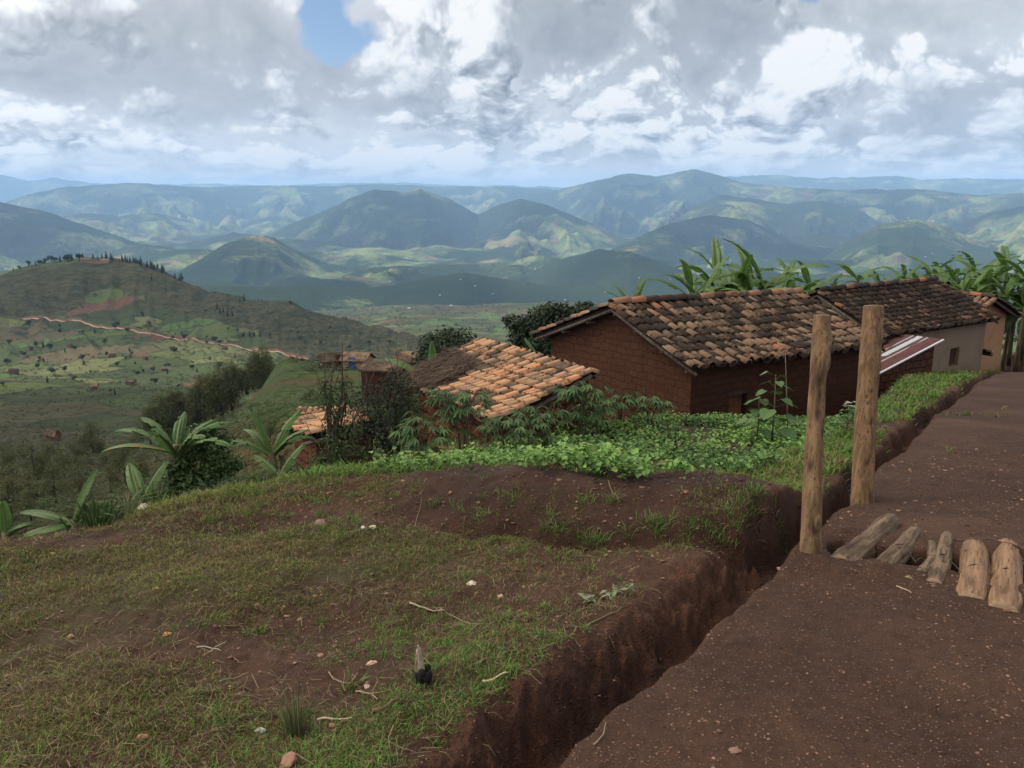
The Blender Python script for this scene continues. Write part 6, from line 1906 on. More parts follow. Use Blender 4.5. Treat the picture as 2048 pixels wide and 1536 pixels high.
# ------------------------------------------------------------------ trees down the slope and on the hill
def tree_proto(name, label, cat, group, blobs, n, size, c1, c2, seed, trunk_h, trunk_r, up=.4, aspect=.55, shell=.45):
    rng = np.random.default_rng(seed); rnd = random.Random(seed)
    root = empty(name); tag(root, label, cat, group)
    mb = MB(); top = max(b[0][2] for b in blobs)
    mb.tube([(0, 0, -trunk_h * .4), (trunk_r * .5, 0, trunk_h * .5), (0, trunk_r * .5, trunk_h), (0, 0, top)], [trunk_r * 1.2, trunk_r, trunk_r * .7, trunk_r * .15], 7)
    for b in blobs[:6]:
        c = Vector(b[0]); mb.tube([(0, 0, min(trunk_h, c.z * .6)), c.lerp(Vector((0, 0, c.z)), .4), c], [trunk_r * .45, trunk_r * .3, trunk_r * .1], 5)
    mb.build('trunk', M['bark'], root)
    v, f, c = leaf_blobs(blobs, n, size, c1, c2, up, shell, aspect, .1, rng)
    link('crown', mesh_np('crown', v, f, False, c), M['leaf'], root)
    return root


def conifer_blobs(h, w, rnd):
    return [((rnd.uniform(-.12, .12) * w, rnd.uniform(-.12, .12) * w, h * (.16 + .8 * i / 7)), w * (1 - .82 * i / 7) * rnd.uniform(.8, 1.15), 1.25) for i in range(8)]


def round_blobs(h, w, rnd, k=8):
    return [((rnd.uniform(-.6, .6) * w, rnd.uniform(-.6, .6) * w, h * rnd.uniform(.5, .9)), w * rnd.uniform(.35, .6), .85) for i in range(k)]


rnd = random.Random(77)
DK1, DK2 = (0.013, 0.020, 0.010), (0.030, 0.042, 0.018)
con = [tree_proto('conifer_tree', 'tall dark pointed tree on the slopes of the left hill', 'tree', 'dark pointed trees on the left hill', conifer_blobs(9, 1.5, rnd), 420, .75, DK1, DK2, 400 + i, 2, .22) for i in range(3)]
rou = [tree_proto('round_tree', 'small dark round tree among the fields of the left hill', 'tree', 'round trees among the hill fields', round_blobs(7, 3.2, rnd), 420, .95, (0.016, 0.028, 0.012), (0.038, 0.058, 0.022), 410 + i, 2.5, .25) for i in range(3)]
spots = []
for u0, u1, n in ((0, 60, 6), (60, 120, 10), (120, 165, 14), (165, 215, 6), (212, 330, 34), (330, 372, 4)):
    for i in range(n):
        u = rnd.uniform(u0, u1); v = np.interp(u, [0, 50, 110, 160, 220, 270, 310, 350, 400], [547, 533, 521, 516, 518, 523, 535, 554, 577])
        spots.append((u, v + rnd.uniform(0, 5), 'r' if u < 165 and rnd.random() < .7 else 'c', rnd.uniform(.6, 1.25)))
for u, v, k, s in ((366, 556, 'c', 1.1), (285, 632, 'c', 1.0), (303, 560, 'c', .8), (488, 602, 'c', .9), (480, 603, 'c', .6), (556, 597, 'c', .8), (575, 597, 'c', .8), (435, 620, 'c', 1), (440, 628, 'c', 1), (447, 626, 'c', .8), (455, 632, 'c', .9), (465, 632, 'c', .8),
                   (488, 672, 'c', .8), (499, 672, 'c', .9), (508, 673, 'c', .7), (520, 674, 'c', .9), (232, 660, 'r', 1.3), (255, 665, 'r', .8), (370, 681, 'r', 1), (345, 679, 'r', .7), (430, 688, 'r', 1.2), (440, 690, 'r', 1), (300, 652, 'r', .6), (190, 667, 'c', .7),
                   (210, 690, 'r', 1), (100, 704, 'r', 1.3), (87, 695, 'c', .9), (50, 715, 'r', .9), (165, 722, 'r', 1.1), (168, 730, 'c', .8), (306, 745, 'r', 1), (335, 740, 'r', 1), (335, 748, 'c', .7), (350, 708, 'r', 1), (275, 752, 'r', .9), (310, 770, 'r', 1.2), (106, 750, 'r', 1.2), (95, 765, 'c', 1),
                   (195, 778, 'r', .8), (360, 795, 'r', 1), (440, 738, 'r', 1.1), (310, 765, 'r', .8), (580, 612, 'r', .8), (130, 705, 'c', .7), (75, 738, 'r', .8), (235, 735, 'r', .9), (215, 715, 'r', .8), (260, 715, 'c', .6), (420, 720, 'c', .7), (385, 740, 'r', .8), (500, 745, 'r', .8), (470, 715, 'c', .6),
                   (540, 725, 'r', .9), (560, 735, 'r', .8), (600, 680, 'r', .7), (640, 690, 'r', .7), (660, 660, 'r', .7), (700, 700, 'r', .9), (740, 690, 'r', .8), (780, 690, 'r', .9), (720, 670, 'c', .6), (20, 690, 'r', 1), (60, 655, 'r', 1), (120, 668, 'r', .7), (15, 730, 'r', 1.1), (150, 762, 'r', .9), (230, 790, 'c', .8), (130, 745, 'r', .9)):
    spots.append((u, v, k, s))
for i in range(60):
    spots.append((rnd.uniform(0, 600), rnd.uniform(650, 790), rnd.choice('rrrc'), rnd.uniform(.3, .75)))
used = {'c': 0, 'r': 0}
for u, v, k, s in spots:
    q = mid_hit(u, v, 300, 1500)
    if q.length > 1450 or q.length < 320: continue
    lst = con if k == 'c' else rou
    i = used[k]; o = lst[i % 3] if i < 3 else copy_tree(lst[i % 3]); used[k] += 1
    s *= np.clip(q.length / 1000, .45, 1.2)
    o.location = q; o.rotation_euler = (0, 0, rnd.uniform(0, 6.28)); o.scale = (s * rnd.uniform(.85, 1.2), s * rnd.uniform(.85, 1.2), s * rnd.uniform(.85, 1.15))
# hazy scrub that roughens the hill flanks: far too much of it to count
n = 36000
a = RNG.uniform(R(-40), R(2), n); r = np.exp(RNG.uniform(math.log(95), math.log(1300), n))
x, y = r * np.sin(a), r * np.cos(a)
z = mid_z(x, y)
dd = y * CP_ - z * SP_; U = 1024 + FPX * x / dd; V = 768 - FPX * (y * SP_ + z * CP_) / dd
wild = idw_uv(((0, 560, 1), (100, 550, 1), (60, 610, 1), (130, 600, 1), (200, 560, .7), (215, 600, .1), (270, 560, .9), (350, 590, .8), (300, 610, .4), (420, 610, .8), (500, 620, .9), (600, 640, .9), (700, 660, 1), (800, 690, 1), (170, 630, .2), (300, 640, .1), (400, 660, .1), (500, 680, .3), (650, 690, .9), (100, 680, .15), (300, 720, .12), (500, 740, .15), (100, 750, .2), (300, 820, .4), (100, 850, .5)), U, V)
keep = (RNG.random(n) < np.clip(wild * .9 + fbm(x / 40, y / 40, 3, 3) * .6, 0.02, 1)) & (np.abs(np.interp(U, [25, 150, 310, 480, 640], [636, 645, 671, 695, 720]) - V) > 2.0)
x, y, z = x[keep], y[keep], z[keep]; n = len(x)
rr = RNG.uniform(.7, 2.2, n) * np.where(RNG.random(n) < .12, 1.6, 1) * np.clip(np.hypot(x, y) / 800, .28, 1)
per = 16
d = unit(RNG.normal(size=(n * per, 3))); d[:, 2] = np.abs(d[:, 2])
pos = np.repeat(np.stack([x, y, z], -1), per, 0) + d * (np.repeat(rr, per) * RNG.uniform(.4, 1.05, n * per))[:, None] * np.array([1, 1, 1.2])
tone = np.clip(np.repeat(RNG.random(n), per) * .7 + RNG.random(n * per) * .3, 0, 1)
v_, f_, c_ = leaf_cards(pos, np.repeat(rr, per) * RNG.uniform(.35, .7, n * per), d + np.array([0, 0, .6]), mixcol((0.013, 0.020, 0.009), (0.056, 0.060, 0.026), tone), .7)
tag(link('hillside_scrub', mesh_np('hillside_scrub', v_, f_, False, c_), M['leaf']), kind='stuff')

# trees and hedges on the valley floor to the right of the hill
n = 9000
a = RNG.uniform(R(-16), R(34), n); r = np.exp(RNG.uniform(math.log(1250), math.log(4000), n))
x, y = r * np.sin(a), r * np.cos(a); z = mid_z(x, y)
keep = RNG.random(n) < np.clip(.35 + 1.3 * fbm(x / 160, y / 160, 4, 33), .03, 1)
x, y, z, r = x[keep], y[keep], z[keep], r[keep]; n = len(x)
rr = RNG.uniform(1.6, 4.2, n) * np.where(RNG.random(n) < .15, 1.7, 1) * np.clip(r / 2200, .8, 1.5)
per = 10
d = unit(RNG.normal(size=(n * per, 3))); d[:, 2] = np.abs(d[:, 2])
pos = np.repeat(np.stack([x, y, z], -1), per, 0) + d * (np.repeat(rr, per) * RNG.uniform(.4, 1.05, n * per))[:, None] * np.array([1, 1, 1.3])
tone = np.clip(np.repeat(RNG.random(n), per) * .7 + RNG.random(n * per) * .3, 0, 1)
v_, f_, c_ = leaf_cards(pos, np.repeat(rr, per) * RNG.uniform(.5, .9, n * per), d + np.array([0, 0, .6]), mixcol((0.018, 0.028, 0.011), (0.055, 0.070, 0.028), tone), .8)
tag(link('valley_woodland', mesh_np('valley_woodland', v_, f_, False, c_), M['leaf']), kind='stuff')

# feathery trees along the edge of the green slope, and the brownish thicket under it
fea = [tree_proto('feathery_tree', 'olive feathery tree on the dark flank beside the green slope', 'tree', 'feathery trees beside the green slope', [((rnd.uniform(-1.1, 1.1) * (1 - .5 * i / 11), rnd.uniform(-1.1, 1.1) * (1 - .5 * i / 11), .5 + 3.0 * i / 11), 1.1 * (1 - .5 * i / 11) * rnd.uniform(.7, 1.1), 1.0) for i in range(12)], 2400, .20, (0.055, 0.066, 0.024), (0.155, 0.16, 0.058), 430 + i, 1.6, .09, aspect=.3) for i in range(4)]
spots = [(520, 748, 100, 1.1), (535, 745, 105, .8), (505, 760, 98, .9), (470, 770, 90, 1.1), (455, 780, 88, 1.2), (440, 800, 82, 1.2), (425, 815, 78, 1.2), (410, 830, 74, 1.1), (462, 800, 84, 1.1), (445, 822, 76, 1.1), (395, 845, 70, 1.1), (380, 850, 72, .9), (360, 860, 70, .9), (340, 865, 70, .9), (315, 860, 75, .9),
         (300, 870, 66, 1.0), (200, 905, 55, .8), (170, 900, 56, .9), (185, 890, 60, .9), (150, 925, 50, .8), (130, 945, 46, .75), (210, 935, 48, .7), (240, 925, 50, .7), (100, 950, 46, .8), (70, 960, 44, .8), (60, 985, 40, .7), (30, 980, 40, .75), (110, 985, 40, .6), (160, 970, 42, .6), (20, 1010, 36, .6), (270, 905, 56, .7), (250, 945, 46, .6), (285, 945, 46, .6), (220, 965, 42, .5), (-30, 960, 44, .9), (-40, 1000, 38, .7), (60, 1020, 34, .5), (330, 890, 58, .7), (10, 940, 48, .8), (620, 800, 60, .35), (540, 865, 45, .3)]
for k in range(34):
    f = rnd.random(); spots.append((535 - 250 * f + rnd.uniform(-22, 10), 742 + 130 * f + rnd.uniform(-6, 18), 105 - 40 * f, rnd.uniform(.55, 1.15)))
for i, (u, v, d, s) in enumerate(spots):
    q = mid_hit(u, v, 26, 160); o = fea[i % 4] if i < 4 else copy_tree(fea[i % 4])
    if v > 880:
        o['label'] = 'brownish feathery tree in the thicket below the left banana plants'; o['group'] = 'thicket below the banana plants'
    dd = q.length; s2 = s * np.clip(dd / 60, .5, 1.6)
    o.location = q - Vector((0, 0, .75 * s2)); o.rotation_euler = (0, 0, rnd.uniform(0, 6.28)); o.scale = (s2 * rnd.uniform(.9, 1.3), s2 * rnd.uniform(.9, 1.3), s2 * rnd.uniform(.75, 1.15))
# undergrowth of the near slope
n = 9000
a = RNG.uniform(R(-40), R(2), n); r = np.exp(RNG.uniform(math.log(9.5), math.log(75), n)); x, y = r * np.sin(a), r * np.cos(a)
z = np.where(r < 40, ground_z(x, y, False), mid_z(x, y))
dd = y * CP_ - z * SP_; U = 1024 + FPX * x / dd; V = 768 - FPX * (y * SP_ + z * CP_) / dd
edge = np.interp(U, [-200, 250, 430, 590, 800], [960, 890, 835, 722, 740])
crop_ = sstep(-5, 15, V - edge) * (r > 28)
keep = (RNG.random(n) < np.where(crop_ > .5, .30, .85)) & (x < -1.0 - .0 * y) & ~((r < 12) & (x > -2.4))
x, y, z, U, V, crop_, r = [q[keep] for q in (x, y, z, U, V, crop_, r)]
n = len(x); rr = np.clip(r * .012, .10, .55) * RNG.uniform(.6, 1.4, n) * np.where(crop_ > .5, .6, 1)
per = 18
d = unit(RNG.normal(size=(n * per, 3))); d[:, 2] = np.abs(d[:, 2])
pos = np.repeat(np.stack([x, y, z], -1), per, 0) + d * (np.repeat(rr, per) * RNG.uniform(.3, 1.1, n * per))[:, None] * np.array([1, 1, 1.3])
cr = np.repeat(crop_, per)[:, None]
c0 = mixcol((0.020, 0.026, 0.011), (0.062, 0.062, 0.026), RNG.random(n * per)) * (1 - cr) + mixcol((0.034, 0.058, 0.016), (0.070, 0.100, 0.028), RNG.random(n * per)) * cr
v_, f_, c_ = leaf_cards(pos, np.repeat(rr, per) * RNG.uniform(.3, .75, n * per), d + np.array([0, 0, .5]), c0, .32)
tag(link('undergrowth', mesh_np('undergrowth', v_, f_, False, c_), M['leaf']), kind='stuff')
# ------------------------------------------------------------------ clouds overhead: they shade the foreground and dapple the mountains
def cloud_mat(name, clear):
    m, T = new_mat(name)
    d = T.n('ShaderNodeBsdfDiffuse', {'Color': (0.9, 0.9, 0.9, 1)}); t = T.n('ShaderNodeBsdfTranslucent', {'Color': (0.9, 0.9, 0.9, 1)}); tr = T.n('ShaderNodeBsdfTransparent')
    a = T.n('ShaderNodeMixShader', {0: 0.5}); T.t.links.new(d.outputs[0], a.inputs[1]); T.t.links.new(t.outputs[0], a.inputs[2])
    b = T.n('ShaderNodeMixShader', {0: clear}); T.t.links.new(a.outputs[0], b.inputs[1]); T.t.links.new(tr.outputs[0], b.inputs[2])
    o = T.n('ShaderNodeOutputMaterial'); T.t.links.new(b.outputs[0], o.inputs[0])
    return m


M['cloud'] = cloud_mat('cloud_thick', 0.12)
M['cloud_thin'] = cloud_mat('cloud_thin', 0.45)


def cloud_puff(center, rx, ry, rz, seed, mat):
    n1, n2 = 40, 22
    th = np.linspace(0, 2 * math.pi, n1, endpoint=False); ph = np.linspace(-math.pi / 2, math.pi / 2, n2)
    TH, PH = np.meshgrid(th, ph)
    x, y, z = np.cos(TH) * np.cos(PH), np.sin(TH) * np.cos(PH), np.sin(PH)
    k = 1 + 0.45 * fbm(x * 2.0 + seed, y * 2.0 + z * 1.5, 4, seed)
    z = np.where(z < 0, z * 0.35, z)
    co = np.stack([x * k * rx, y * k * ry, z * k * rz], -1).reshape(-1, 3)
    idx = np.arange(n1 * n2).reshape(n2, n1); r = np.roll(idx, -1, 1)
    q = np.stack([idx[:-1], r[:-1], r[1:], idx[1:]], -1).reshape(-1, 4)
    o = link('clouds', mesh_np('clouds', co, q, True), mat, loc=center)
    return tag(o, kind='stuff')


CH = 4600.0
for i, (u, v, rx, ry) in enumerate(((740, 440, 1000, 1100), (90, 440, 800, 800), (1440, 460, 900, 600), (1200, 520, 420, 420), (1960, 440, 900, 800), (700, 570, 520, 380), (1060, 440, 420, 700), (1280, 470, 420, 560),
                                     (1250, 400, 700, 900), (250, 390, 1600, 1200), (1700, 400, 900, 1100), (1720, 540, 380, 420), (420, 530, 330, 300), (950, 590, 420, 260), (1550, 570, 500, 260), (620, 470, 260, 420))):
    q = far_hit(u, v)
    c = q + SUN_DIR * ((CH - q.z) / SUN_DIR.z)
    cloud_puff(c, rx, ry, 420, 3 + i, M['cloud'])
c = SUN_DIR * (1500 / SUN_DIR.z)
cloud_puff(c, 300, 260, 120, 50, M['cloud_thin'])
q = mid_hit(150, 850); c = q + SUN_DIR * (1750 / SUN_DIR.z)
cloud_puff(c, 260, 200, 110, 52, M['cloud_thin'])
q = mid_hit(230, 590); c = q + SUN_DIR * (1900 / SUN_DIR.z)
cloud_puff(c, 420, 330, 130, 53, M['cloud_thin'])
# ------------------------------------------------------------------ gate posts, log crossing, sticks and stones
def post_mat(name, c1, c2, sc=1.0, bark=0.0):
    m, T = new_mat(name)
    p = objco(T)
    q = T.vm('MULTIPLY', p, (34 * sc, 34 * sc, 2.2 * sc))
    n = T.noise(q, 1.0, 6, 0.65, 0.8); n2 = T.noise(T.vm('MULTIPLY', p, (9, 9, 3.0)), 1.0, 4, .6); n3 = T.noise(T.vm('MULTIPLY', p, (95, 95, 5)), 1.0, 3, .6)
    c = T.mix(T.ss(0.34, 0.66, n), c2, c1)
    c = T.mix(T.m('MULTIPLY', T.ss(0.54, 0.70, n2), .8), c, (c2[0] * .62, c2[1] * .50, c2[2] * .40))
    c = T.mix(T.m('MULTIPLY', T.ss(0.58, .66, n3), .8), c, (c2[0] * .3, c2[1] * .28, c2[2] * .26))
    c = T.mix(T.m('MULTIPLY', T.ss(0.47, 0.62, T.noise(T.vm('MULTIPLY', p, (16, 16, 5)), 1.0, 6, .7)), bark), c, (0.030, 0.019, 0.013))
    a = T.n('ShaderNodeSeparateColor', {0: T.attr('Col')})
    c = T.mix(a.outputs[0], c, (0.045, 0.026, 0.017))
    c = T.mix(a.outputs[1], c, (0.40, 0.29, 0.18))
    return finish(m, T, c, .82, T.bump(T.m('ADD', n, T.m('MULTIPLY', n3, .7)), .8, .006), .25)


M['post'] = post_mat('post_wood', (0.235, 0.140, 0.070), (0.118, 0.066, 0.034), bark=.10)
M['log_grey'] = post_mat('log_grey', (0.185, 0.125, 0.074), (0.078, 0.048, 0.030), bark=.55)
M['log_tan'] = post_mat('log_tan', (0.27, 0.16, 0.09), (0.155, 0.088, 0.050), bark=.22)


def trunk_mesh(name, p0, p1, r0, r1, seed, knots=(), nx=40, ny=90, rough=.05, bow=.02, ragged=0.0, taper=.0):
    """an unsawn stem: uneven girth, hollows and knots; Col.r marks knot holes, Col.g pale cut wood"""
    p0, p1 = Vector(p0), Vector(p1); ax = p1 - p0; L = ax.length; ax.normalize()
    a = ax.cross(Vector((0, 1, 0))).normalized(); b = ax.cross(a)
    th = np.linspace(0, 2 * np.pi, nx, endpoint=False); tt = np.linspace(0, 1, ny)
    TH, TT = np.meshgrid(th, tt)
    r = r0 + (r1 - r0) * TT
    k = 1 + rough * 1.5 * fbm(np.cos(TH) * 1.1 + seed + TT * L * 1.1, np.sin(TH) * 1.1 + TT * L * 1.5, 3, seed) + rough * 1.0 * fbm(np.cos(TH) * 4.5 + seed, np.sin(TH) * 4.5 + TT * L * 1.6, 3, seed + 3) + rough * .5 * fbm(np.cos(TH) * 11 + seed, np.sin(TH) * 11 + TT * L * 3, 2, seed + 5)
    red = np.zeros_like(TT); pale = np.zeros_like(TT)
    for (kt, kth, kr, kd) in knots:
        dth = np.angle(np.exp(1j * (TH - kth)))
        q = (dth * r / kr) ** 2 + ((TT - kt) * L / (kr * 1.6)) ** 2
        k = k + kd / r * np.exp(-q)
        red = np.maximum(red, np.exp(-q * 2.2) * (1.0 if kd < 0 else .35))
        if kd > 0: pale = np.maximum(pale, np.exp(-((q - .5) / .3) ** 2) * .35)
    rr = r * k * (1 - taper * (sstep(.86, 1.0, TT) + sstep(.14, 0, TT)))
    bw = bow * np.sin(TT * np.pi) * L * .5 + bow * .4 * np.sin(TT * 7 + seed) * r0
    TTz = TT * L + ragged * (TT > .97) * fbm(np.cos(TH) * 3, np.sin(TH) * 3, 3, seed)
    A_, B_, X_ = np.array(a), np.array(b), np.array(ax)
    co = (np.cos(TH) * rr + bw)[..., None] * A_ + (np.sin(TH) * rr)[..., None] * B_ + TTz[..., None] * X_
    co = co.reshape(-1, 3) + np.array(p0); cols = np.stack([red, pale, 0 * red], -1).reshape(-1, 3)
    idx = np.arange(nx * ny).reshape(ny, nx); rl = np.roll(idx, -1, 1)
    f = np.stack([idx[:-1], rl[:-1], rl[1:], idx[1:]], -1).reshape(-1, 4)
    # sawn ends: rings towards the heart
    vs = [co]; cs = [cols]; fs = [f]; nb = len(co)
    for row, sgn in ((idx[-1], 1), (idx[0], -1)):
        prev = row; cen = co[row].mean(0)
        for q, dz in ((.93, .004), (.6, .006), (.25, .004), (.02, .003)):
            ring = cen + (co[row] - cen) * q + X_ * sgn * dz
            vs.append(ring); cs.append(np.tile([0.0, .55, 0], (nx, 1))); cur = np.arange(nb, nb + nx); nb += nx
            q4 = np.stack([prev, np.roll(prev, -1), np.roll(cur, -1), cur], -1)
            fs.append(q4 if sgn > 0 else q4[:, ::-1]); prev = cur
    return mesh_np(name, np.concatenate(vs), np.concatenate(fs), True, np.concatenate(cs))


for (ub, vb, y, ut, vt, wb, wt, seed, lab, knots) in (
        (1622, 1103, None, 1645, 632, 41, 33, 5, 'slimmer rough wooden gate post with dark hollows, beside the logs', ((.10, 4.6, .05, -.014), (.13, 4.9, .03, .012), (.36, 3.6, .035, -.010), (.58, 4.3, .04, -.012), (.66, 4.6, .05, -.016), (.72, 4.3, .06, -.018), (.80, 5.4, .03, .012), (.86, 5.2, .03, .010), (.91, 5.6, .025, .012), (.5, 5.3, .03, -.008), (.28, 5.5, .03, .01))),
        (1726, 1003, None, 1746, 613, 45, 38, 9, 'thicker smooth wooden gate post standing behind the slimmer one', ((.50, 4.2, .012, -.01), (.53, 4.0, .012, -.012), (.56, 4.5, .012, -.012), (.8, 5.3, .02, -.01), (.86, 5.5, .025, .010), (.92, 5.4, .02, .008), (.4, 4.6, .015, -.008), (.2, 4.4, .02, -.008), (.70, 5.6, .02, .008)))):
    p0 = on_ground(ub, vb); d = p0.y * CP_ - p0.z * SP_
    p1 = Vector(P(ut, vt, d * 1.005))
    ax = p1 - p0; q0 = p0 - ax * .12
    me = trunk_mesh('gate_post', q0 - p0, p1 - p0, wb / 2 / FPX * d, wt / 2 / FPX * d, seed, [((t + .12) / 1.12, th - 2.9, r, dd * 1.3) for t, th, r, dd in knots], 48, 150, .085, .012)
    tag(link('gate_post', me, M['post'], loc=p0), lab, 'wooden post', 'pair of gate posts')
    print('post', p0, 'height', ax.length)

# logs laid over the drain
LOGS = ((1692, 1112, 1775, 1050, 50, 46, 'log_grey', 'thick bark-mottled log nearest the gate post in the log crossing', 3),
        (1768, 1128, 1826, 1070, 44, 36, 'log_grey', 'grey split log second from the gate post, a dark gap on its left', 4),
        (1822, 1150, 1860, 1092, 26, 18, 'log_grey', 'thin crooked broken log in the crossing, the smallest one', 5),
        (1872, 1152, 1893, 1078, 36, 26, 'log_grey', 'narrow dark log with frayed bark beside the smallest log', 6),
        (1942, 1184, 1948, 1103, 58, 50, 'log_tan', 'pale tan split log bound with wire, left of the last one', 7),
        (2006, 1200, 2012, 1102, 60, 52, 'log_tan', 'broad tan log with a notched upper end at the right end of the crossing', 8))
log_tops = []


def on_road(u, v):
    r = ray(u, v); y = 4.5
    for _ in range(12):
        k = float(road_z(y)) / r[2]; y = r[1] * k
    return Vector(r * k)

for (u0, v0, u1, v1, w0, w1, mt, lab, seed) in LOGS:
    a = on_road(u0, v0); b = on_road(u1, v1)
    d = a.y * CP_ - a.z * SP_; r0 = w0 / 2 / FPX * d * 1.12; r1 = w1 / 2 / FPX * d * 1.12
    dirv = (b - a); a2 = a - dirv * .12; b2 = b + dirv * .09
    a2.z -= r0 * .55; b2.z -= r1 * .12
    rnd = random.Random(seed)
    kn = [(rnd.uniform(.2, .8), rnd.uniform(0, 6.28), rnd.uniform(.012, .028), rnd.choice((-.010, -.014, .006))) for k in range(6)]
    me = trunk_mesh('log', Vector((0, 0, 0)), Vector((0, 0, (b2 - a2).length)), r0, r1, seed + 20, kn, 40, 60, .11 if mt == 'log_grey' else .08, .02 if seed != 5 else .14, .012, taper=.10)
    tag(link('log', me, M[mt], loc=a2, rot=(b2 - a2).to_track_quat('Z', 'Y').to_euler()), lab, 'log', 'logs laid across the drain')
    mid = a2.lerp(b2, .45); log_tops.append((mid, (r0 + r1) / 2))
mb = MB(); pts = []
for i, (c, r) in enumerate(log_tops):
    for k, th in enumerate((2.6, 2.0, 1.57, 1.1, .5)):
        pts.append(c + Vector((-.0 + math.cos(th) * r * 1.06, -.02 + .01 * k, math.sin(th) * r * 1.06)))
mb.tube(pts, .0032, 6)
m, T = new_mat('rusty_wire'); M['wire'] = finish(m, T, (0.03, 0.02, 0.015), .6, None, .4)
tag(mb.build('binding_wire', M['wire']), 'thin dark wire looped over the row of logs to bind them', 'wire')

# split charred stump
p = on_ground(838, 1362)
root = empty('split_stump', p); tag(root, 'small upright split stump with pale wood and a charred foot on the lawn', 'stump')
m, T = new_mat('pale_split_wood'); q = T.vm('MULTIPLY', objco(T), (60, 60, 7)); nn = T.noise(q, 1, 5, .65)
M['pale_wood'] = finish(m, T, T.mix(T.ss(.35, .68, nn), (0.13, 0.09, 0.06), (0.50, 0.41, 0.29)), .85, T.bump(nn, .7, .004))
m, T = new_mat('charcoal'); nn = T.noise(objco(T), 40, 4, .6); M['char'] = finish(m, T, T.mix(nn, (0.006, 0.0055, 0.005), (0.02, 0.017, 0.014)), .9, T.bump(nn, .9, .006))
mb = MB()
for (dx, dy, r, h, lx) in ((-.006, 0, .013, .150, .006), (.003, -.003, .013, .142, .002), (.010, .002, .011, .105, .004), (.0, .006, .013, .130, .004)):
    mb.tube([(dx, dy, -.02), (dx + lx * .4, dy, h * .45), (dx + lx, dy, h * .8), (dx + lx * 1.1, dy, h)], [r, r * .95, r * .75, r * .35], 6, jit=.14)
mb.build('split_wood', M['pale_wood'], root)
mb = MB()
for k in range(7):
    a = k * .9; mb.tube([(math.cos(a) * .014 + .014, math.sin(a) * .014 + .006, -.02), (math.cos(a) * .020 + .018, math.sin(a) * .02, .03 + .012 * (k % 3)), (math.cos(a) * .024 + .022, math.sin(a) * .022, .045 + .016 * (k % 2))], [.017, .015, .005], 6, jit=.2)
mb.build('charred_foot', M['char'], root)


def stick(u0, v0, u1, v1, r, label, mat='straw', col=(.26, .20, .13), bend=.007, fork=False, name='stick', cat='stick'):
    a = on_ground(u0, v0); b = on_ground(u1, v1); n = 7; pts = []
    sd = Vector((-(b - a).y, (b - a).x, 0)).normalized()
    for i in range(n + 1):
        q = a.lerp(b, i / n) + sd * bend * math.sin(i * .75 + u0)
        q.z = gz(q.x, q.y) + r * .9 + .004
        pts.append(q - a)
    mb = MB(); mb.tube(pts, [r * .72 * (1 - .5 * i / n) for i in range(n + 1)], 7, col=col, jit=.12)
    if fork:
        mb.tube([pts[4], pts[4] + (pts[5] - pts[4]) * .8 + sd * .03, pts[4] + (pts[6] - pts[4]) * .9 + sd * .07], [r * .5, r * .4, r * .2], 6, col=col)
    return tag(mb.build(name, M[mat], loc=a), label, cat)


stick(818, 1212, 890, 1226, .0085, 'short pale dry branch lying on bare soil in mid lawn', col=(.30, .24, .16))
stick(880, 1222, 990, 1252, .004, 'long thin dry stalk running right from the pale branch', col=(.24, .19, .11))
stick(965, 1368, 1018, 1352, .008, 'cut pale cane lying in the lush grass by the ditch', col=(.42, .38, .22), bend=.004, name='cane', cat='cane')
stick(715, 1385, 758, 1402, .005, 'forked dry twig beside the small split stump', col=(.28, .21, .14), fork=True)
stick(655, 1352, 700, 1372, .004, 'thin straight twig left of the split stump', col=(.25, .19, .13))
stick(635, 1446, 705, 1440, .007, 'pale dry corn stalk beside the wiry tussock', col=(.40, .34, .22), bend=.006, name='corn_stalk', cat='stalk')
stick(745, 1428, 800, 1408, .011, 'curled strip of bark in the grass below the split stump', col=(.13, .08, .05), bend=.012, name='bark_strip', cat='bark')
stick(395, 1298, 445, 1306, .005, 'bleached forked twig on the left of the lawn', col=(.36, .31, .25), fork=True)
stick(440, 1366, 500, 1348, .003, 'long dry straw stalk arching over the left lawn', col=(.30, .26, .15))
stick(1190, 1495, 1216, 1450, .004, 'small dry twig on the dirt road edge in front', col=(.24, .18, .13))
stick(1125, 1240, 1180, 1205, .004, 'thin vine creeping over the soil towards the ditch lip', col=(.10, .11, .04), bend=.03, name='vine', cat='vine')
stick(1150, 1270, 1235, 1215, .0045, 'dry creeper stem trailing along the ditch lip', col=(.17, .15, .07), bend=.03, name='vine', cat='vine')
stick(830, 1060, 842, 1000, .003, 'dry upright weed stalk at the foot of the dark bank', col=(.2, .17, .09))
stick(1215, 965, 1238, 1010, .003, 'pale root straw hanging on the dark bank face', col=(.26, .19, .12))
stick(1795, 1175, 1822, 1190, .006, 'short pale chip of wood on the road below the logs', col=(.36, .26, .17), name='wood_chip', cat='wood chip')
stick(1905, 1082, 2040, 1098, .005, 'thin stick lying behind the upper ends of the tan logs', col=(.10, .07, .05))


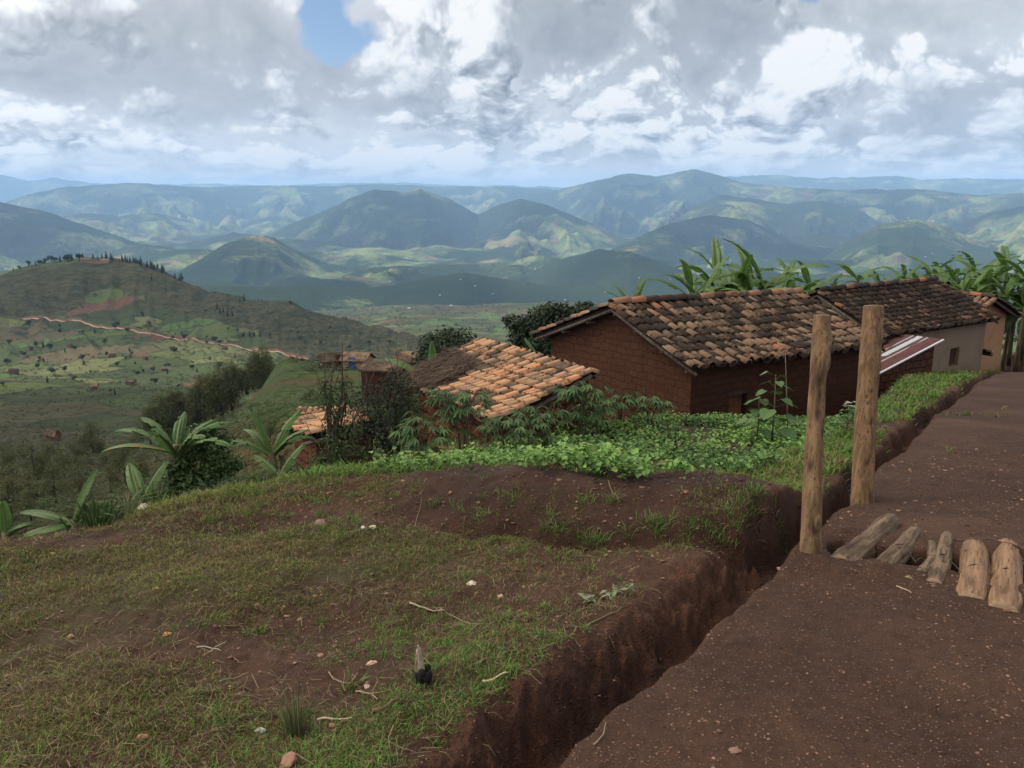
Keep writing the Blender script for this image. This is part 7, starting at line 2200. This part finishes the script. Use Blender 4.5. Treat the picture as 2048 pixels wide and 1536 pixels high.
def stone(u, v, r, label, col, seed, flat=.7, name='stone', cat='stone', up=0.0):
    p = on_ground(u, v)
    n1, n2 = 18, 12
    TH, PH = np.meshgrid(np.linspace(0, 2 * np.pi, n1, endpoint=False), np.linspace(-np.pi / 2, np.pi / 2, n2))
    x, y, z = np.cos(TH) * np.cos(PH), np.sin(TH) * np.cos(PH), np.sin(PH)
    k = 1 + .5 * fbm(x * 1.6 + seed, y * 1.6 + z * 1.9, 3, seed)
    co = np.stack([x * k * r * 1.2, y * k * r, z * k * r * flat], -1).reshape(-1, 3)
    idx = np.arange(n1 * n2).reshape(n2, n1); rl = np.roll(idx, -1, 1)
    q = np.stack([idx[:-1], rl[:-1], rl[1:], idx[1:]], -1).reshape(-1, 4)
    m = M['straw']
    o = link(name, mesh_np(name, co, q, False, np.tile(col, (len(co), 1))), m, loc=p + Vector((0, 0, r * flat * .4 + up)), rot=(random.uniform(-.3, .3), random.uniform(-.3, .3), random.uniform(0, 6)))
    return tag(o, label, cat)


stone(728, 1058, .017, 'white angular stone at the foot of the bank, left of a tan one', (.62, .58, .52), 2)
stone(745, 1057, .020, 'tan stone beside the white angular stone under the bank', (.45, .36, .27), 3)
stone(640, 1050, .030, 'brown rock in the reddish rubble at the bank foot', (.22, .14, .10), 4)
stone(945, 1168, .024, 'flat pale bone-like stone on the bare middle of the lawn', (.52, .42, .33), 5, .3)
stone(743, 1330, .018, 'rounded tan stone on dark soil behind the split stump', (.46, .30, .19), 6)
stone(735, 1376, .013, 'small pinkish stone beside the forked twig', (.48, .33, .24), 7)
stone(522, 1464, .017, 'pale grey crumpled stone left of the wiry tussock', (.42, .37, .33), 8)
stone(575, 1526, .028, 'flat red-brown stone at the bottom edge of the lawn', (.24, .13, .09), 9, .5)
stone(335, 1272, .018, 'orange stone on the left side of the lawn', (.33, .17, .08), 10)
stone(288, 1022, .040, 'pale pointed flat stone standing on the dark lawn edge', (.55, .45, .38), 11, .9)
stone(140, 1276, .014, 'orange-brown stone lying near the left edge of the lawn', (.33, .17, .09), 12)
stone(285, 1478, .016, 'larger orange stone among rubble in the front left corner', (.30, .14, .08), 13)
stone(1000, 1195, .014, 'small pink stone right of the flat pale one', (.44, .27, .2), 14)
stone(1470, 1505, .016, 'half buried brown stone on the road in front', (.20, .12, .09), 15)
# cut leafy sprigs on the ditch lip
for (u, v, n, L, lab) in ((1240, 1188, 26, .16, 'wilted pale green leafy sprig lying on the ditch lip'), (1180, 1206, 10, .07, 'small wilted leaf bunch left of the long sprig')):
    p = on_ground(u, v)
    a = RNG.uniform(-.5, .5, n)
    pos = np.stack([RNG.uniform(-.5, .5, n) * L, RNG.normal(size=n) * .012, .012 + RNG.random(n) * .02], -1)
    v_, f_, c_ = leaf_cards(pos, RNG.uniform(.03, .055, n), np.stack([RNG.normal(size=n) * .5, RNG.normal(size=n) * .5, np.ones(n)], -1), mixcol((.11, .15, .07), (.26, .30, .17), RNG.random(n)), .4)
    root = empty('leafy_sprig', p, .5); tag(root, lab, 'sprig')
    link('foliage', mesh_np('foliage', v_, f_, False, c_), M['leaf'], root)
    mb = MB(); mb.tube([(-L * .5, 0, .012), (0, .006, .02), (L * .6, 0, .014)], .0025, 5, col=(.2, .2, .09)); mb.build('stem', M['straw'], root)
# roots and straw hanging from the ditch lip
n = 170
s0 = RNG.uniform(-.5, 7.5, n); tl = RNG.uniform(-.52, -.36, n)
x = .2 + s0 * RX + tl * RY; y = 2.34 + s0 * RY - tl * RX
z = ground_z(x, y)
k = RNG.uniform(.03, .10, n)
p0 = np.stack([x, y, z + .01], -1)
dv = np.stack([RY * k * .7 + RNG.normal(size=n) * .02, -RX * k * .7 + RNG.normal(size=n) * .02, -k * RNG.uniform(-.1, .7, n)], -1)
sd = np.stack([np.full(n, RX), np.full(n, RY), np.zeros(n)], -1) * .0014
pm = p0 + dv * .5 + np.array([0, 0, .015]); p1 = p0 + dv
v_ = np.stack([p0 - sd, p0 + sd, pm + sd, pm - sd, p1 + sd * .5, p1 - sd * .5], 1).reshape(-1, 3)
b_ = np.arange(n)[:, None] * 6
f_ = np.concatenate([b_ + np.array([[0, 1, 2, 3]]), b_ + np.array([[3, 2, 4, 5]])], 0)
tag(link('root_fringe', mesh_np('root_fringe', v_, f_, False, np.repeat(mixcol((.06, .045, .025), (.22, .17, .09), RNG.random(n)), 6, 0)), M['straw']), kind='stuff')
